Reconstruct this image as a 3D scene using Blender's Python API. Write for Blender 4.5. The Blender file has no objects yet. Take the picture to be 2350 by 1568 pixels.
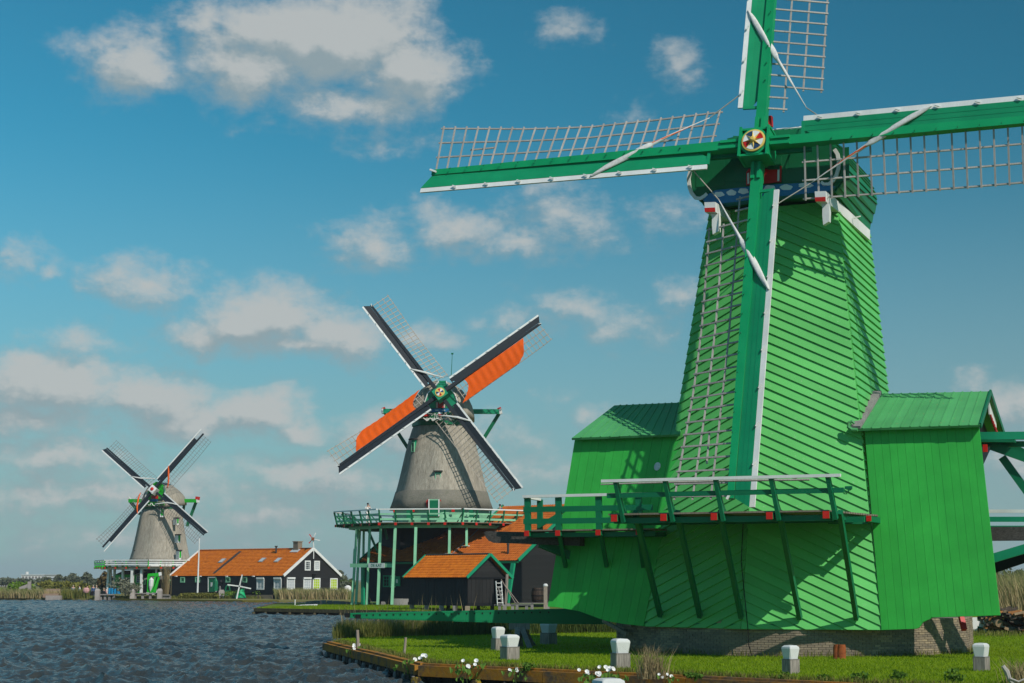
import bpy, bmesh, math, random
import numpy as np
from mathutils import Vector, Matrix
random.seed(7); rng = np.random.default_rng(7)
V3 = Vector
scene = bpy.context.scene
R_ = math.radians

# ------------------------------------------------------------------ camera, sky, sun, exposure
CAMZ, FPX, TH = 2.25, 3900.0, math.atan(546 / 3900)
cam_d = bpy.data.cameras.new('camera')
cam_d.sensor_width = 36.0
cam_d.lens = 36.0 * FPX / 2350
cam_d.clip_start = 0.5
cam_d.clip_end = 20000
cam = bpy.data.objects.new('camera', cam_d)
scene.collection.objects.link(cam)
cam.location = (0, 0, CAMZ)
cam.rotation_euler = (R_(90) + TH, 0, 0)
scene.camera = cam

SUN_AZ, SUN_EL = R_(36), R_(40)      # azimuth measured from -Y (behind the camera) towards +X
sun_dir = V3((math.sin(SUN_AZ) * math.cos(SUN_EL), -math.cos(SUN_AZ) * math.cos(SUN_EL), math.sin(SUN_EL)))
sun_d = bpy.data.lights.new('sun', 'SUN')
sun_d.energy = 5.0
sun_d.angle = R_(0.53)
sun_d.color = (1.0, 0.955, 0.88)
sun = bpy.data.objects.new('sun', sun_d)
scene.collection.objects.link(sun)
sun.rotation_euler = (-sun_dir).to_track_quat('-Z', 'Y').to_euler()
sun.location = (0, 0, 60)

vs = scene.view_settings
vs.view_transform = 'Standard'
vs.look = 'None'
vs.exposure = -0.45
vs.gamma = 1.0
vs.use_curve_mapping = False
scene.cycles.use_denoising = True
scene.cycles.max_bounces = 6
scene.cycles.transparent_max_bounces = 8
scene.cycles.volume_bounces = 0
scene.cycles.sample_clamp_indirect = 4.0

def at(u, v, Y):
    """point seen at (u, v) of a 2350 x 1568 view, Y metres ahead"""
    xc, yc = (u - 1175) / FPX, (784 - v) / FPX
    c, s = math.cos(TH), math.sin(TH)
    d = V3((xc, c - yc * s, s + yc * c))
    return d * (Y / d.y) + V3((0, 0, CAMZ))
def onz(u, v, z):
    d = at(u, v, 1.0) - V3((0, 0, CAMZ))
    return V3((0, 0, CAMZ)) + d * ((z - CAMZ) / d.z)
def onp(u, v, p0, n):
    o = V3((0, 0, CAMZ)); d = at(u, v, 1.0) - o
    return o + d * ((p0 - o).dot(n) / d.dot(n))

# ---- sky: Nishita daylight plus cumulus given by direction (azimuth, elevation)
def make_world():
    w = bpy.data.worlds.new('World'); scene.world = w; w.use_nodes = True
    nt = w.node_tree; N = nt.nodes; L = nt.links; N.clear()
    def nd(t, **k):
        x = N.new(t)
        for a, b in k.items(): setattr(x, a, b)
        return x
    out = nd('ShaderNodeOutputWorld'); bg = nd('ShaderNodeBackground')
    sky = nd('ShaderNodeTexSky'); sky.sky_type = 'NISHITA'; sky.sun_disc = False
    sky.sun_elevation = SUN_EL
    sky.sun_rotation = math.atan2(sun_dir.x, sun_dir.y)
    sky.altitude = 0; sky.air_density = 1.0; sky.dust_density = 0.15; sky.ozone_density = 2.2
    # cloud field group
    g = bpy.data.node_groups.new('CloudField', 'ShaderNodeTree')
    g.interface.new_socket('P', in_out='INPUT', socket_type='NodeSocketVector')
    g.interface.new_socket('D', in_out='OUTPUT', socket_type='NodeSocketFloat')
    gi = g.nodes.new('NodeGroupInput'); go = g.nodes.new('NodeGroupOutput')
    clouds = CLOUDS
    prev = None
    for (u, v, hw, hh, amp) in clouds:
        d = at(u, v, 1.0) - V3((0, 0, CAMZ)); d.normalize()
        az = math.degrees(math.atan2(d.x, d.y)); el = math.degrees(math.asin(d.z))
        wa, we = math.degrees(hw / FPX), math.degrees(hh / FPX)
        m = g.nodes.new('ShaderNodeVectorMath'); m.operation = 'MULTIPLY_ADD'
        g.links.new(gi.outputs[0], m.inputs[0])
        m.inputs[1].default_value = (1 / wa, 1 / we, 0); m.inputs[2].default_value = (-az / wa, -el / we, 0)
        ln = g.nodes.new('ShaderNodeVectorMath'); ln.operation = 'LENGTH'; g.links.new(m.outputs[0], ln.inputs[0])
        ma = g.nodes.new('ShaderNodeMath'); ma.operation = 'MULTIPLY_ADD'
        g.links.new(ln.outputs['Value'], ma.inputs[0]); ma.inputs[1].default_value = -amp; ma.inputs[2].default_value = amp
        if prev is None: prev = ma
        else:
            mx = g.nodes.new('ShaderNodeMath'); mx.operation = 'SMOOTH_MAX'; mx.inputs[2].default_value = 0.12
            g.links.new(prev.outputs[0], mx.inputs[0]); g.links.new(ma.outputs[0], mx.inputs[1]); prev = mx
    g.links.new(prev.outputs[0], go.inputs[0])
    tc = nd('ShaderNodeTexCoord')
    sep = nd('ShaderNodeSeparateXYZ'); L.new(tc.outputs['Generated'], sep.inputs[0])
    def math_(op, a, b=None, c=None, clamp=False):
        x = nd('ShaderNodeMath'); x.operation = op; x.use_clamp = clamp
        for i, q in enumerate((a, b, c)):
            if q is None: continue
            if isinstance(q, (int, float)): x.inputs[i].default_value = q
            else: L.new(q, x.inputs[i])
        return x.outputs[0]
    az = math_('MULTIPLY', math_('ARCTAN2', sep.outputs[0], sep.outputs[1]), 57.29578)
    el = math_('MULTIPLY', math_('ARCSINE', sep.outputs[2]), 57.29578)
    cmb = nd('ShaderNodeCombineXYZ'); L.new(az, cmb.inputs[0]); L.new(el, cmb.inputs[1])
    def noise(vec, scale, detail=8, rough=0.55, col=False):
        n = nd('ShaderNodeTexNoise'); n.inputs['Scale'].default_value = scale
        n.inputs['Detail'].default_value = detail; n.inputs['Roughness'].default_value = rough
        L.new(vec, n.inputs['Vector']); return n.outputs['Color' if col else 'Fac']
    wn = noise(cmb.outputs[0], 0.45, 5, 0.55, True)
    sub = nd('ShaderNodeVectorMath'); sub.operation = 'SUBTRACT'; L.new(wn, sub.inputs[0]); sub.inputs[1].default_value = (.5, .5, .5)
    sc = nd('ShaderNodeVectorMath'); sc.operation = 'MULTIPLY_ADD'; L.new(sub.outputs[0], sc.inputs[0])
    sc.inputs[1].default_value = (3.0, 1.7, 0); L.new(cmb.outputs[0], sc.inputs[2])
    ga = nd('ShaderNodeGroup'); ga.node_tree = g; L.new(sc.outputs[0], ga.inputs[0])
    up = nd('ShaderNodeVectorMath'); up.operation = 'ADD'; L.new(sc.outputs[0], up.inputs[0]); up.inputs[1].default_value = (0.35, 0.75, 0)
    gb = nd('ShaderNodeGroup'); gb.node_tree = g; L.new(up.outputs[0], gb.inputs[0])
    st = nd('ShaderNodeVectorMath'); st.operation = 'MULTIPLY'; L.new(cmb.outputs[0], st.inputs[0]); st.inputs[1].default_value = (0.8, 1.25, 1)
    fb = noise(st.outputs[0], 0.50, 10, 0.60)
    upn = nd('ShaderNodeVectorMath'); upn.operation = 'ADD'; L.new(st.outputs[0], upn.inputs[0]); upn.inputs[1].default_value = (0.25, 0.55, 0)
    fb2 = noise(upn.outputs[0], 0.50, 10, 0.60)
    fine = noise(st.outputs[0], 2.3, 8, 0.62)
    fb = math_('MULTIPLY_ADD', math_('SUBTRACT', fine, 0.5), 0.42, fb)
    # clouds beyond the frame: the same kind of sky goes on
    far = noise(cmb.outputs[0], 0.07, 3, 0.5)
    faz = math_('MULTIPLY_ADD', math_('ABSOLUTE', az), 0.2, -3.8, True)
    fel = math_('MULTIPLY_ADD', el, 0.2, -4.2, True)
    outm = math_('MAXIMUM', faz, fel)
    fard = math_('MULTIPLY', math_('MULTIPLY_ADD', far, 4.0, -2.15), outm)
    def dens(gr, f):
        fieldv = math_('MAXIMUM', gr.outputs[0], math_('MULTIPLY_ADD', outm, 1.0, -1.0))
        fieldv = math_('ADD', math_('MAXIMUM', fieldv, -0.9), math_('MAXIMUM', fard, math_('MULTIPLY', outm, -0.2)))
        return math_('MULTIPLY_ADD', math_('SUBTRACT', f, 0.5), 1.35, fieldv)
    D = dens(ga, fb); D2 = dens(gb, fb2)
    def smooth(x, lo, hi):
        m = nd('ShaderNodeMapRange'); m.interpolation_type = 'SMOOTHSTEP'
        m.inputs['From Min'].default_value = lo; m.inputs['From Max'].default_value = hi
        L.new(x, m.inputs['Value']); return m.outputs[0]
    alpha = math_('MULTIPLY', smooth(D, -0.08, 0.80), 0.92)
    lit = smooth(math_('SUBTRACT', D, math_('MULTIPLY', D2, 0.8)), -0.12, 0.42)
    ccol = nd('ShaderNodeMix'); ccol.data_type = 'RGBA'
    L.new(lit, ccol.inputs['Factor'])
    ccol.inputs['A'].default_value = CLOUD_LOW; ccol.inputs['B'].default_value = CLOUD_TOP
    # low haze band of the real air along the horizon
    hz = nd('ShaderNodeMapRange'); hz.interpolation_type = 'SMOOTHSTEP'
    hz.inputs['From Min'].default_value = 16.0; hz.inputs['From Max'].default_value = -1.0
    hz.inputs['To Max'].default_value = 0.84
    L.new(el, hz.inputs['Value'])
    tint = nd('ShaderNodeMix'); tint.data_type = 'RGBA'; tint.blend_type = 'MULTIPLY'; tint.inputs['Factor'].default_value = 1.0
    L.new(sky.outputs[0], tint.inputs['A']); tint.inputs['B'].default_value = SKY_TINT
    # the deep side of the sky lies to the right of the view, at a right angle to the sun
    dp = nd('ShaderNodeVectorMath'); dp.operation = 'DOT_PRODUCT'; L.new(tc.outputs['Generated'], dp.inputs[0]); dp.inputs[1].default_value = (0.74, 0.5, 0.45)
    deep = nd('ShaderNodeMapRange'); deep.inputs['From Min'].default_value = 0.15; deep.inputs['From Max'].default_value = 0.98
    deep.inputs['To Min'].default_value = 1.25; deep.inputs['To Max'].default_value = 0.62
    L.new(dp.outputs['Value'], deep.inputs['Value'])
    dcol = nd('ShaderNodeVectorMath'); dcol.operation = 'SCALE'; L.new(tint.outputs['Result'], dcol.inputs[0]); L.new(deep.outputs[0], dcol.inputs['Scale'])
    hmix = nd('ShaderNodeMix'); hmix.data_type = 'RGBA'
    L.new(hz.outputs[0], hmix.inputs['Factor']); L.new(dcol.outputs[0], hmix.inputs['A']); hmix.inputs['B'].default_value = HAZE_COL
    cm = nd('ShaderNodeMix'); cm.data_type = 'RGBA'
    L.new(alpha, cm.inputs['Factor']); L.new(hmix.outputs['Result'], cm.inputs['A']); L.new(ccol.outputs['Result'], cm.inputs['B'])
    L.new(cm.outputs['Result'], bg.inputs['Color']); bg.inputs['Strength'].default_value = 0.1
    L.new(bg.outputs[0], out.inputs[0])
SKY_TINT = (0.25, 1.03, 1.06, 1)
CLOUD_TOP = (6.7, 7.0, 6.9, 1)
CLOUD_LOW = (3.9, 4.9, 5.25, 1)
HAZE_COL = (3.95, 4.95, 5.3, 1)
# (u, v, half width, half height, amount) of the clouds in view
CLOUDS = [
 (760,90,330,135,1.35),(560,150,290,120,1.0),(930,160,190,115,1.1),(330,150,170,105,.85),(470,60,130,80,.75),(800,250,230,75,.75),(240,110,120,36,.5),(660,60,240,90,1.1),
 (1290,65,80,44,.42),(1560,150,90,58,.5),(1450,265,70,46,.35),(900,330,140,36,.35),(620,290,100,36,.35),
 (860,560,140,72,.7),(1040,525,170,75,.78),(1180,555,110,58,.7),(1330,520,180,85,.58),(1500,490,140,60,.45),(1230,440,140,46,.35),
 (340,655,150,70,.7),(30,610,100,60,.45),(110,620,60,36,.45),(180,780,140,60,.5),
 (600,720,215,95,1.2),(780,770,180,82,1.0),(480,760,145,72,.8),(980,770,100,48,.65),(700,790,250,50,.8),
 (1560,668,76,46,.6),(1180,745,110,56,.6),(1420,745,110,68,.55),(1330,700,160,56,.45),
 (120,890,250,105,1.15),(330,905,210,92,1.0),(590,940,160,78,1.1),(80,960,340,72,.8),(430,965,220,60,.85),(680,985,160,46,.75),
 (880,990,180,70,.75),(1010,1010,290,70,.6),(1350,945,80,46,.5),(1290,905,60,36,.35),
 (700,1080,320,60,.72),(140,1060,320,85,.75),(380,1130,600,70,.62),(120,1150,360,80,.6),(820,1110,290,50,.6),(560,1180,500,60,.55),(1200,1080,340,60,.45),(300,1230,600,60,.45),
 (2330,930,105,80,.8),(2250,890,70,46,.5),(2330,1060,140,70,.5)]
make_world()

# ------------------------------------------------------------------ helpers
col = scene.collection
BASE = {}
class MB:
    def __init__(s): s.v = []; s.f = []; s.m = []
    def add(s, vs, fs, mi=0):
        b = len(s.v); s.v.extend(V3(x) for x in vs)
        for f in fs: s.f.append(tuple(b + i for i in f)); s.m.append(mi)
        return s
    def box(s, c, ax, ay, az, mi=0):
        c = V3(c); vs = [c + ax * i + ay * j + az * k for k in (-1, 1) for j in (-1, 1) for i in (-1, 1)]
        return s.add(vs, [(0,2,3,1),(4,5,7,6),(0,1,5,4),(2,6,7,3),(0,4,6,2),(1,3,7,5)], mi)
    def abox(s, x0, x1, y0, y1, z0, z1, mi=0):
        return s.box(((x0+x1)/2,(y0+y1)/2,(z0+z1)/2), V3(((x1-x0)/2,0,0)), V3((0,(y1-y0)/2,0)), V3((0,0,(z1-z0)/2)), mi)
    def beam(s, a, b, w, h, up=(0,0,1), w2=None, h2=None, mi=0):
        a = V3(a); b = V3(b); d = (b - a).normalized(); up = V3(up)
        sd = d.cross(up)
        if sd.length < 1e-4: sd = d.cross(V3((0,1,0)))
        sd.normalize(); u2 = sd.cross(d).normalized()
        w2 = w if w2 is None else w2; h2 = h if h2 is None else h2
        vs = []
        for p, ww, hh in ((a, w, h), (b, w2, h2)):
            for i, j in ((-1,-1),(1,-1),(1,1),(-1,1)): vs.append(p + sd*(ww/2*i) + u2*(hh/2*j))
        return s.add(vs, [(0,1,2,3),(7,6,5,4),(0,4,5,1),(1,5,6,2),(2,6,7,3),(3,7,4,0)], mi)
    def prism(s, poly, ext, mi=0):
        n = len(poly); ext = V3(ext); vs = [V3(p) for p in poly] + [V3(p) + ext for p in poly]
        fs = [tuple(range(n))[::-1], tuple(range(n, 2*n))] + [(i, (i+1) % n, n + (i+1) % n, n + i) for i in range(n)]
        return s.add(vs, fs, mi)
    def tube(s, pts, rads, n=6, mi=0, cap=True):
        pts = [V3(p) for p in pts]
        if isinstance(rads, (int, float)): rads = [rads]*len(pts)
        rings = []; ref = None
        for i, p in enumerate(pts):
            d = (pts[min(i+1, len(pts)-1)] - pts[max(i-1, 0)]).normalized()
            if ref is None: ref = V3((0,0,1)) if abs(d.z) < .9 else V3((1,0,0))
            x = d.cross(ref).normalized(); y = x.cross(d).normalized(); ref = y
            rings.append([p + (x*math.cos(2*math.pi*k/n) + y*math.sin(2*math.pi*k/n))*rads[i] for k in range(n)])
        return s.loft(rings, mi, cap)
    def loft(s, rings, mi=0, cap=True, closed=True):
        n = len(rings[0]); vs = [p for r in rings for p in r]; fs = []
        for i in range(len(rings)-1):
            for k in range(n if closed else n-1):
                fs.append((i*n+k, i*n+(k+1) % n, (i+1)*n+(k+1) % n, (i+1)*n+k))
        if cap and closed: fs += [tuple(range(n))[::-1], tuple(range((len(rings)-1)*n, len(rings)*n))]
        return s.add(vs, fs, mi)
    def poly(s, pts, mi=0): return s.add(pts, [tuple(range(len(pts)))], mi)
def mesh_of(name, mb, mats, base, smooth=False, recalc=True):
    me = bpy.data.meshes.new(name)
    me.from_pydata([tuple(p - base) for p in mb.v], [], mb.f)
    for m in (mats if isinstance(mats, (list, tuple)) else [mats]): me.materials.append(m)
    if any(mb.m): me.polygons.foreach_set('material_index', mb.m)
    if recalc and len(mb.f) < 20000:
        bm = bmesh.new(); bm.from_mesh(me); bmesh.ops.recalc_face_normals(bm, faces=bm.faces); bm.to_mesh(me); bm.free()
    if smooth: me.polygons.foreach_set('use_smooth', [True]*len(me.polygons))
    return me
def meta(o, label=None, cat=None, group=None, kind=None):
    if label: o['label'] = label
    if cat: o['category'] = cat
    if group: o['group'] = group
    if kind: o['kind'] = kind
    return o
def obj(name, mb, mats, parent=None, label=None, cat=None, group=None, kind=None, smooth=False, recalc=True, base=None):
    if parent is not None: base = BASE[parent.name]
    elif base is None:
        xs = np.array([tuple(p) for p in mb.v]); lo, hi = xs.min(0), xs.max(0)
        base = V3(((lo[0]+hi[0])/2, (lo[1]+hi[1])/2, lo[2]))
    base = V3(base)
    o = bpy.data.objects.new(name, mesh_of(name, mb, mats, base, smooth, recalc)); col.objects.link(o)
    if parent is not None: o.parent = parent
    else: o.location = base
    BASE[o.name] = base
    return meta(o, label, cat, group, kind)
def thing(name, label, cat, loc, group=None):
    o = bpy.data.objects.new(name, None); col.objects.link(o); o.location = loc; o.empty_display_size = 0.3
    BASE[o.name] = V3(loc)
    return meta(o, label, cat, group)
def link_copy(o, name_from, parent):
    c = o.copy(); col.objects.link(c); c.parent = parent; return c
def copy_thing(root, loc, rotz=0, scale=1, label=None, group=None):
    r = root.copy(); col.objects.link(r); r.location = loc; r.rotation_euler = (0, 0, rotz); r.scale = (scale,)*3
    if label: r['label'] = label
    if group: r['group'] = group
    for ch in list(root.children):
        c = link_copy(ch, ch.name, r)
        for gch in list(ch.children): link_copy(gch, gch.name, c)
    return r
def clip(poly, a, b, c):
    """keep a*x+b*y<=c"""
    out = []
    for i in range(len(poly)):
        p, q = poly[i], poly[(i+1) % len(poly)]
        dp, dq = a*p[0]+b*p[1]-c, a*q[0]+b*q[1]-c
        if dp <= 0: out.append(p)
        if (dp < 0 < dq) or (dq < 0 < dp):
            t = dp/(dp-dq); out.append((p[0]+t*(q[0]-p[0]), p[1]+t*(q[1]-p[1])))
    return out
def clad(name, poly, normal, direction, pitch, mat, parent, t0=.012, t1=.04, gap=.0, joined=False, jit=.0, start=0.0, kind=None):
    """boards over a flat polygon: direction = along the boards; lower edge stands t1 proud, upper edge t0"""
    poly = [V3(p) for p in poly]; n = V3(normal).normalized(); o = poly[0]
    ex = V3(direction); ex = (ex - n*ex.dot(n)).normalized(); ey = n.cross(ex).normalized()
    if ey.z < -1e-6 or (abs(ey.z) < 1e-6 and ey.x < 0): ey = -ey
    p2 = [((p-o).dot(ex), (p-o).dot(ey)) for p in poly]
    lo, hi = min(p[1] for p in p2), max(p[1] for p in p2)
    k = 0; y = lo + start; out = []; J = MB()
    while y < hi - .01:
        y2 = min(y + pitch*(1 + random.uniform(-jit, jit)), hi)
        c = clip(clip(p2, 0, -1, -(y + gap/2)), 0, 1, y2 - gap/2)
        if len(c) >= 3 and max(q[1] for q in c) - min(q[1] for q in c) > .005:
            mb = J if joined else MB()
            dj = random.uniform(-.002, .003)
            top = []; bot = []
            for q in c:
                f = (q[1]-y)/max(pitch, 1e-6); t = t1 + (t0-t1)*f + dj
                b = o + ex*q[0] + ey*q[1]; top.append(b + n*t); bot.append(b - n*.004)
            m = len(c); mb.add(top + bot, [tuple(range(m))] + [(i, (i+1) % m, m+(i+1) % m, m+i) for i in range(m)])
            if not joined: out.append(obj(name, mb, mat, parent))
        y = y2
    if joined and J.v: out.append(obj(name, J, mat, parent, kind=kind))
    return out
def bilerp(q, s, t):
    a, b, c, d = q   # TL TR BR BL
    return (a*(1-s)+b*s)*(1-t) + (d*(1-s)+c*s)*t
# ------------------------------------------------------------------ materials
def new_mat(name):
    m = bpy.data.materials.new(name); m.use_nodes = True
    nt = m.node_tree; b = nt.nodes['Principled BSDF']; b.inputs['Specular IOR Level'].default_value = 0.16
    return m, nt, b
def N_(nt, t, **k):
    x = nt.nodes.new(t)
    for a, v in k.items(): setattr(x, a, v)
    return x
def tex_noise(nt, vec, scale, detail=4, rough=.55):
    n = N_(nt, 'ShaderNodeTexNoise'); n.inputs['Scale'].default_value = scale
    n.inputs['Detail'].default_value = detail; n.inputs['Roughness'].default_value = rough
    if vec is not None: nt.links.new(vec, n.inputs['Vector'])
    return n.outputs['Fac']
def mp(nt, x, a, b, c=0., d=1., smooth=False):
    m = N_(nt, 'ShaderNodeMapRange')
    if smooth: m.interpolation_type = 'SMOOTHSTEP'
    for i, v in enumerate((a, b, c, d)): m.inputs[i+1].default_value = v
    nt.links.new(x, m.inputs[0]); return m.outputs[0]
def mixc(nt, fac, a, b, mode='MIX'):
    m = N_(nt, 'ShaderNodeMix'); m.data_type = 'RGBA'; m.blend_type = mode
    for s, q in (('Factor', fac), ('A', a), ('B', b)):
        if isinstance(q, (int, float)): m.inputs[s].default_value = q
        elif isinstance(q, tuple): m.inputs[s].default_value = (*q, 1) if len(q) == 3 else q
        else: nt.links.new(q, m.inputs[s])
    return m.outputs['Result']
def objvec(nt, scale=(1,1,1)):
    tc = N_(nt, 'ShaderNodeTexCoord'); m = N_(nt, 'ShaderNodeMapping'); m.inputs['Scale'].default_value = scale
    nt.links.new(tc.outputs['Object'], m.inputs[0]); return m.outputs[0]
def bump(nt, b, h, dist=.01, strength=.4):
    n = N_(nt, 'ShaderNodeBump'); n.inputs['Distance'].default_value = dist; n.inputs['Strength'].default_value = strength
    nt.links.new(h, n.inputs['Height']); nt.links.new(n.outputs[0], b.inputs['Normal'])
def varied(nt, c, amt):
    """per-board random tone"""
    oi = N_(nt, 'ShaderNodeObjectInfo')
    hsv = N_(nt, 'ShaderNodeHueSaturation')
    nt.links.new(mp(nt, oi.outputs['Random'], 0, 1, 1-amt, 1+amt), hsv.inputs['Value'])
    nt.links.new(c, hsv.inputs['Color']); return hsv.outputs[0]
def paint(name, rgb, rough=.45, var=.06, worn_sheen=None, worn_sheen_amt=.0, stretch=(1,1,.25), grain=26, bmp=.25, scale=1.2):
    m, nt, b = new_mat(name)
    v = objvec(nt); vs_ = objvec(nt, stretch)
    big = tex_noise(nt, v, scale, 5); fine = tex_noise(nt, vs_, grain, 6, .65)
    c = mixc(nt, mp(nt, big, .3, .7, 0, 1), tuple(x*.88 for x in rgb), tuple(min(x*1.1, 1) for x in rgb))
    c = mixc(nt, mp(nt, fine, .35, .75, 0, .35), c, tuple(x*.72 for x in rgb))
    if worn_sheen:
        spots = tex_noise(nt, vs_, 9, 8, .7)
        c = mixc(nt, mp(nt, spots, .66-worn_sheen_amt*.2, .74-worn_sheen_amt*.2, 0, .9, True), c, worn_sheen)
    c = varied(nt, c, var)
    nt.links.new(c, b.inputs['Base Color']); b.inputs['Specular IOR Level'].default_value = 0.3
    nt.links.new(mp(nt, big, 0, 1, rough-.08, rough+.12), b.inputs['Roughness'])
    bump(nt, b, fine, .004, bmp)
    return m
def wood(name, dark, light, rough=.8, stretch=(8,8,.7), scale=4, var=.12):
    m, nt, b = new_mat(name)
    v = objvec(nt, stretch); f = tex_noise(nt, v, scale, 8, .65); big = tex_noise(nt, objvec(nt), 1.5, 4)
    c = mixc(nt, mp(nt, f, .3, .7), dark, light)
    c = mixc(nt, mp(nt, big, .4, .75, 0, .4), c, tuple(x*.6 for x in dark))
    nt.links.new(varied(nt, c, var), b.inputs['Base Color']); b.inputs['Roughness'].default_value = rough
    bump(nt, b, f, .01, .5); return m
def flat(name, rgb, rough=.6, var=.0, metallic=0.):
    m, nt, b = new_mat(name)
    f = tex_noise(nt, objvec(nt), 14, 4)
    c = mixc(nt, mp(nt, f, .3, .7), tuple(x*.85 for x in rgb), tuple(min(1, x*1.12) for x in rgb))
    if var: c = varied(nt, c, var)
    nt.links.new(c, b.inputs['Base Color']); b.inputs['Roughness'].default_value = rough; b.inputs['Metallic'].default_value = metallic
    return m
M = {}
M['lgreen'] = paint('light_green_boards', (.118, .50, .118), .36, .085, (.30, .52, .28), .22, (1,1,1), scale=.55)  # pale blotches: worn paint plus sky sheen put into the colour
M['wgreen'] = paint('wing_green_planks', (.040, .43, .058), .45, .06, (.13, .36, .12), .05)
M['rgreen'] = paint('roof_green_planks', (.085, .36, .12), .5, .07, (.33, .27, .10), .22)
M['tgreen'] = paint('sail_green', (.004, .30, .105), .4, .03, None, 0, (1,1,1))
M['tgreenl'] = paint('sail_board_green', (.006, .27, .11), .42, .04, None, 0, (1,1,1))
M['dgreen'] = paint('dark_green', (.006, .125, .045), .4, .05)
M['capgreen'] = paint('cap_green', (.010, .20, .075), .4, .06)
M['frame_green'] = paint('frame_green', (.004, .15, .062), .42, .05)
M['white'] = paint('white_paint', (.76, .75, .71), .45, .03, (.55, .54, .5), .1)
M['white2'] = paint('weathered_white_paint', (.72, .71, .68), .5, .05, (.42, .4, .36), .2)
M['red'] = paint('red_paint', (.55, .018, .010), .4, .04)
M['blue'] = paint('frieze_blue', (.02, .16, .34), .45, .02)
M['yellow'] = paint('yellow_paint', (.72, .50, .12), .45, .02)
M['navy'] = paint('navy_paint', (.02, .055, .12), .45, .02)
M['lattice'] = wood('lattice_wood', (.30, .27, .24), (.50, .46, .42), .75)
M['deck'] = wood('deck_wood', (.16, .13, .10), (.30, .25, .19), .85)
M['greywood'] = wood('grey_wood', (.15, .14, .135), (.34, .31, .29), .85, (10,10,.6))
M['darkwood'] = wood('dark_timber', (.030, .026, .024), (.12, .105, .095), .8, (.6,9,9))
M['stake'] = wood('stake_wood', (.22, .17, .13), (.42, .34, .28), .85)
M['canvas'] = flat('canvas', (.66, .64, .60), .85)
M['rope'] = flat('rope', (.42, .38, .32), .9)
M['orange_cloth'] = flat('orange_cloth', (.78, .105, .004), .75)
M['orange_stripe'] = flat('orange_stripe', (.75, .12, .02), .8)
M['sailnavy'] = paint('sail_dark', (.014, .019, .025), .55, .06, None, 0, (1,1,1))
M['teal'] = paint('teal_trim', (.010, .27, .13), .45, .05)
M['mint'] = paint('mint_paint', (.25, .55, .33), .45, .06)
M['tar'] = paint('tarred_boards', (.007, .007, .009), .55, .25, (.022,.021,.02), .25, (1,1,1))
M['tarlit'] = paint('tarred_boards_lit', (.019, .017, .0165), .55, .16, (.045,.042,.04), .2, (1,1,1))  # lighter copy of the tarred boards for sunlit gables, light put into the colour
M['brightgreen'] = paint('bright_green', (.015, .40, .02), .45, .06)
M['glass'] = flat('window_glass', (.03, .045, .05), .12)
M['limeglass'] = flat('lime_blind', (.42, .55, .03), .5)
M['curtain'] = flat('curtain', (.45, .47, .48), .8)
M['black'] = flat('black_iron', (.012, .012, .013), .5)
M['skin'] = flat('skin', (.52, .30, .21), .6)
M['hair'] = flat('dark_hair', (.015, .011, .009), .5)
M['rust'] = wood('rusty_clay', (.17, .045, .018), (.40, .11, .03), .85, (2, 2, 2), 4)
def mat_thatch():
    m, nt, b = new_mat('thatch'); v = objvec(nt, (3.2, 3.2, .45))
    f = tex_noise(nt, v, 1.5, 10, .78); big = tex_noise(nt, objvec(nt, (1,1,.35)), .55, 5); sp = tex_noise(nt, objvec(nt), 7, 6, .7)
    c = mixc(nt, mp(nt, f, .28, .72), (.17, .145, .11), (.56, .495, .395))
    c = mixc(nt, mp(nt, big, .42, .7, 0, .55), c, (.24, .215, .18))
    c = mixc(nt, mp(nt, sp, .62, .75, 0, .5), c, (.17, .16, .12))
    nt.links.new(c, b.inputs['Base Color']); b.inputs['Roughness'].default_value = .95
    bump(nt, b, f, .08, .8); return m
M['thatch'] = mat_thatch()
def mat_thatch_band():
    m, nt, b = new_mat('thatch_skirt'); v = objvec(nt, (6, 6, .8))
    f = tex_noise(nt, v, 5, 8, .7); sp = tex_noise(nt, objvec(nt), 2.5, 6, .7)
    c = mixc(nt, mp(nt, f, .28, .72), (.14, .13, .10), (.30, .27, .22))
    c = mixc(nt, mp(nt, sp, .5, .7, 0, .6), c, (.12, .13, .085))
    nt.links.new(c, b.inputs['Base Color']); b.inputs['Roughness'].default_value = .95
    bump(nt, b, f, .08, .8); return m
M['thatch_skirt'] = mat_thatch_band()
def mat_tiles(name, a, bb, moss):
    m, nt, b = new_mat(name)
    v = objvec(nt); n1 = tex_noise(nt, v, 1.1, 6, .65); n2 = tex_noise(nt, v, 6.5, 3, .6)
    vo = N_(nt, 'ShaderNodeTexVoronoi'); vo.inputs['Scale'].default_value = 3.2; nt.links.new(v, vo.inputs['Vector'])
    sepc = N_(nt, 'ShaderNodeSeparateColor'); nt.links.new(vo.outputs['Color'], sepc.inputs[0])
    c = mixc(nt, mp(nt, sepc.outputs[0], 0, 1), a, bb)
    c = mixc(nt, mp(nt, n1, .55, .75, 0, .6), c, tuple(x*.5 for x in a))
    c = mixc(nt, mp(nt, n2, .64, .72, 0, .75), c, moss)
    nt.links.new(c, b.inputs['Base Color']); b.inputs['Roughness'].default_value = .8
    bump(nt, b, n2, .01, .4); return m
M['tiles'] = mat_tiles('orange_clay_tiles', (.43, .105, .008), (.56, .155, .012), (.17, .075, .025))
M['oldtiles'] = mat_tiles('weathered_clay_tiles', (.38, .09, .014), (.50, .135, .02), (.12, .06, .03))
M['slate'] = flat('dark_flashing', (.05, .045, .042), .7)
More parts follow.
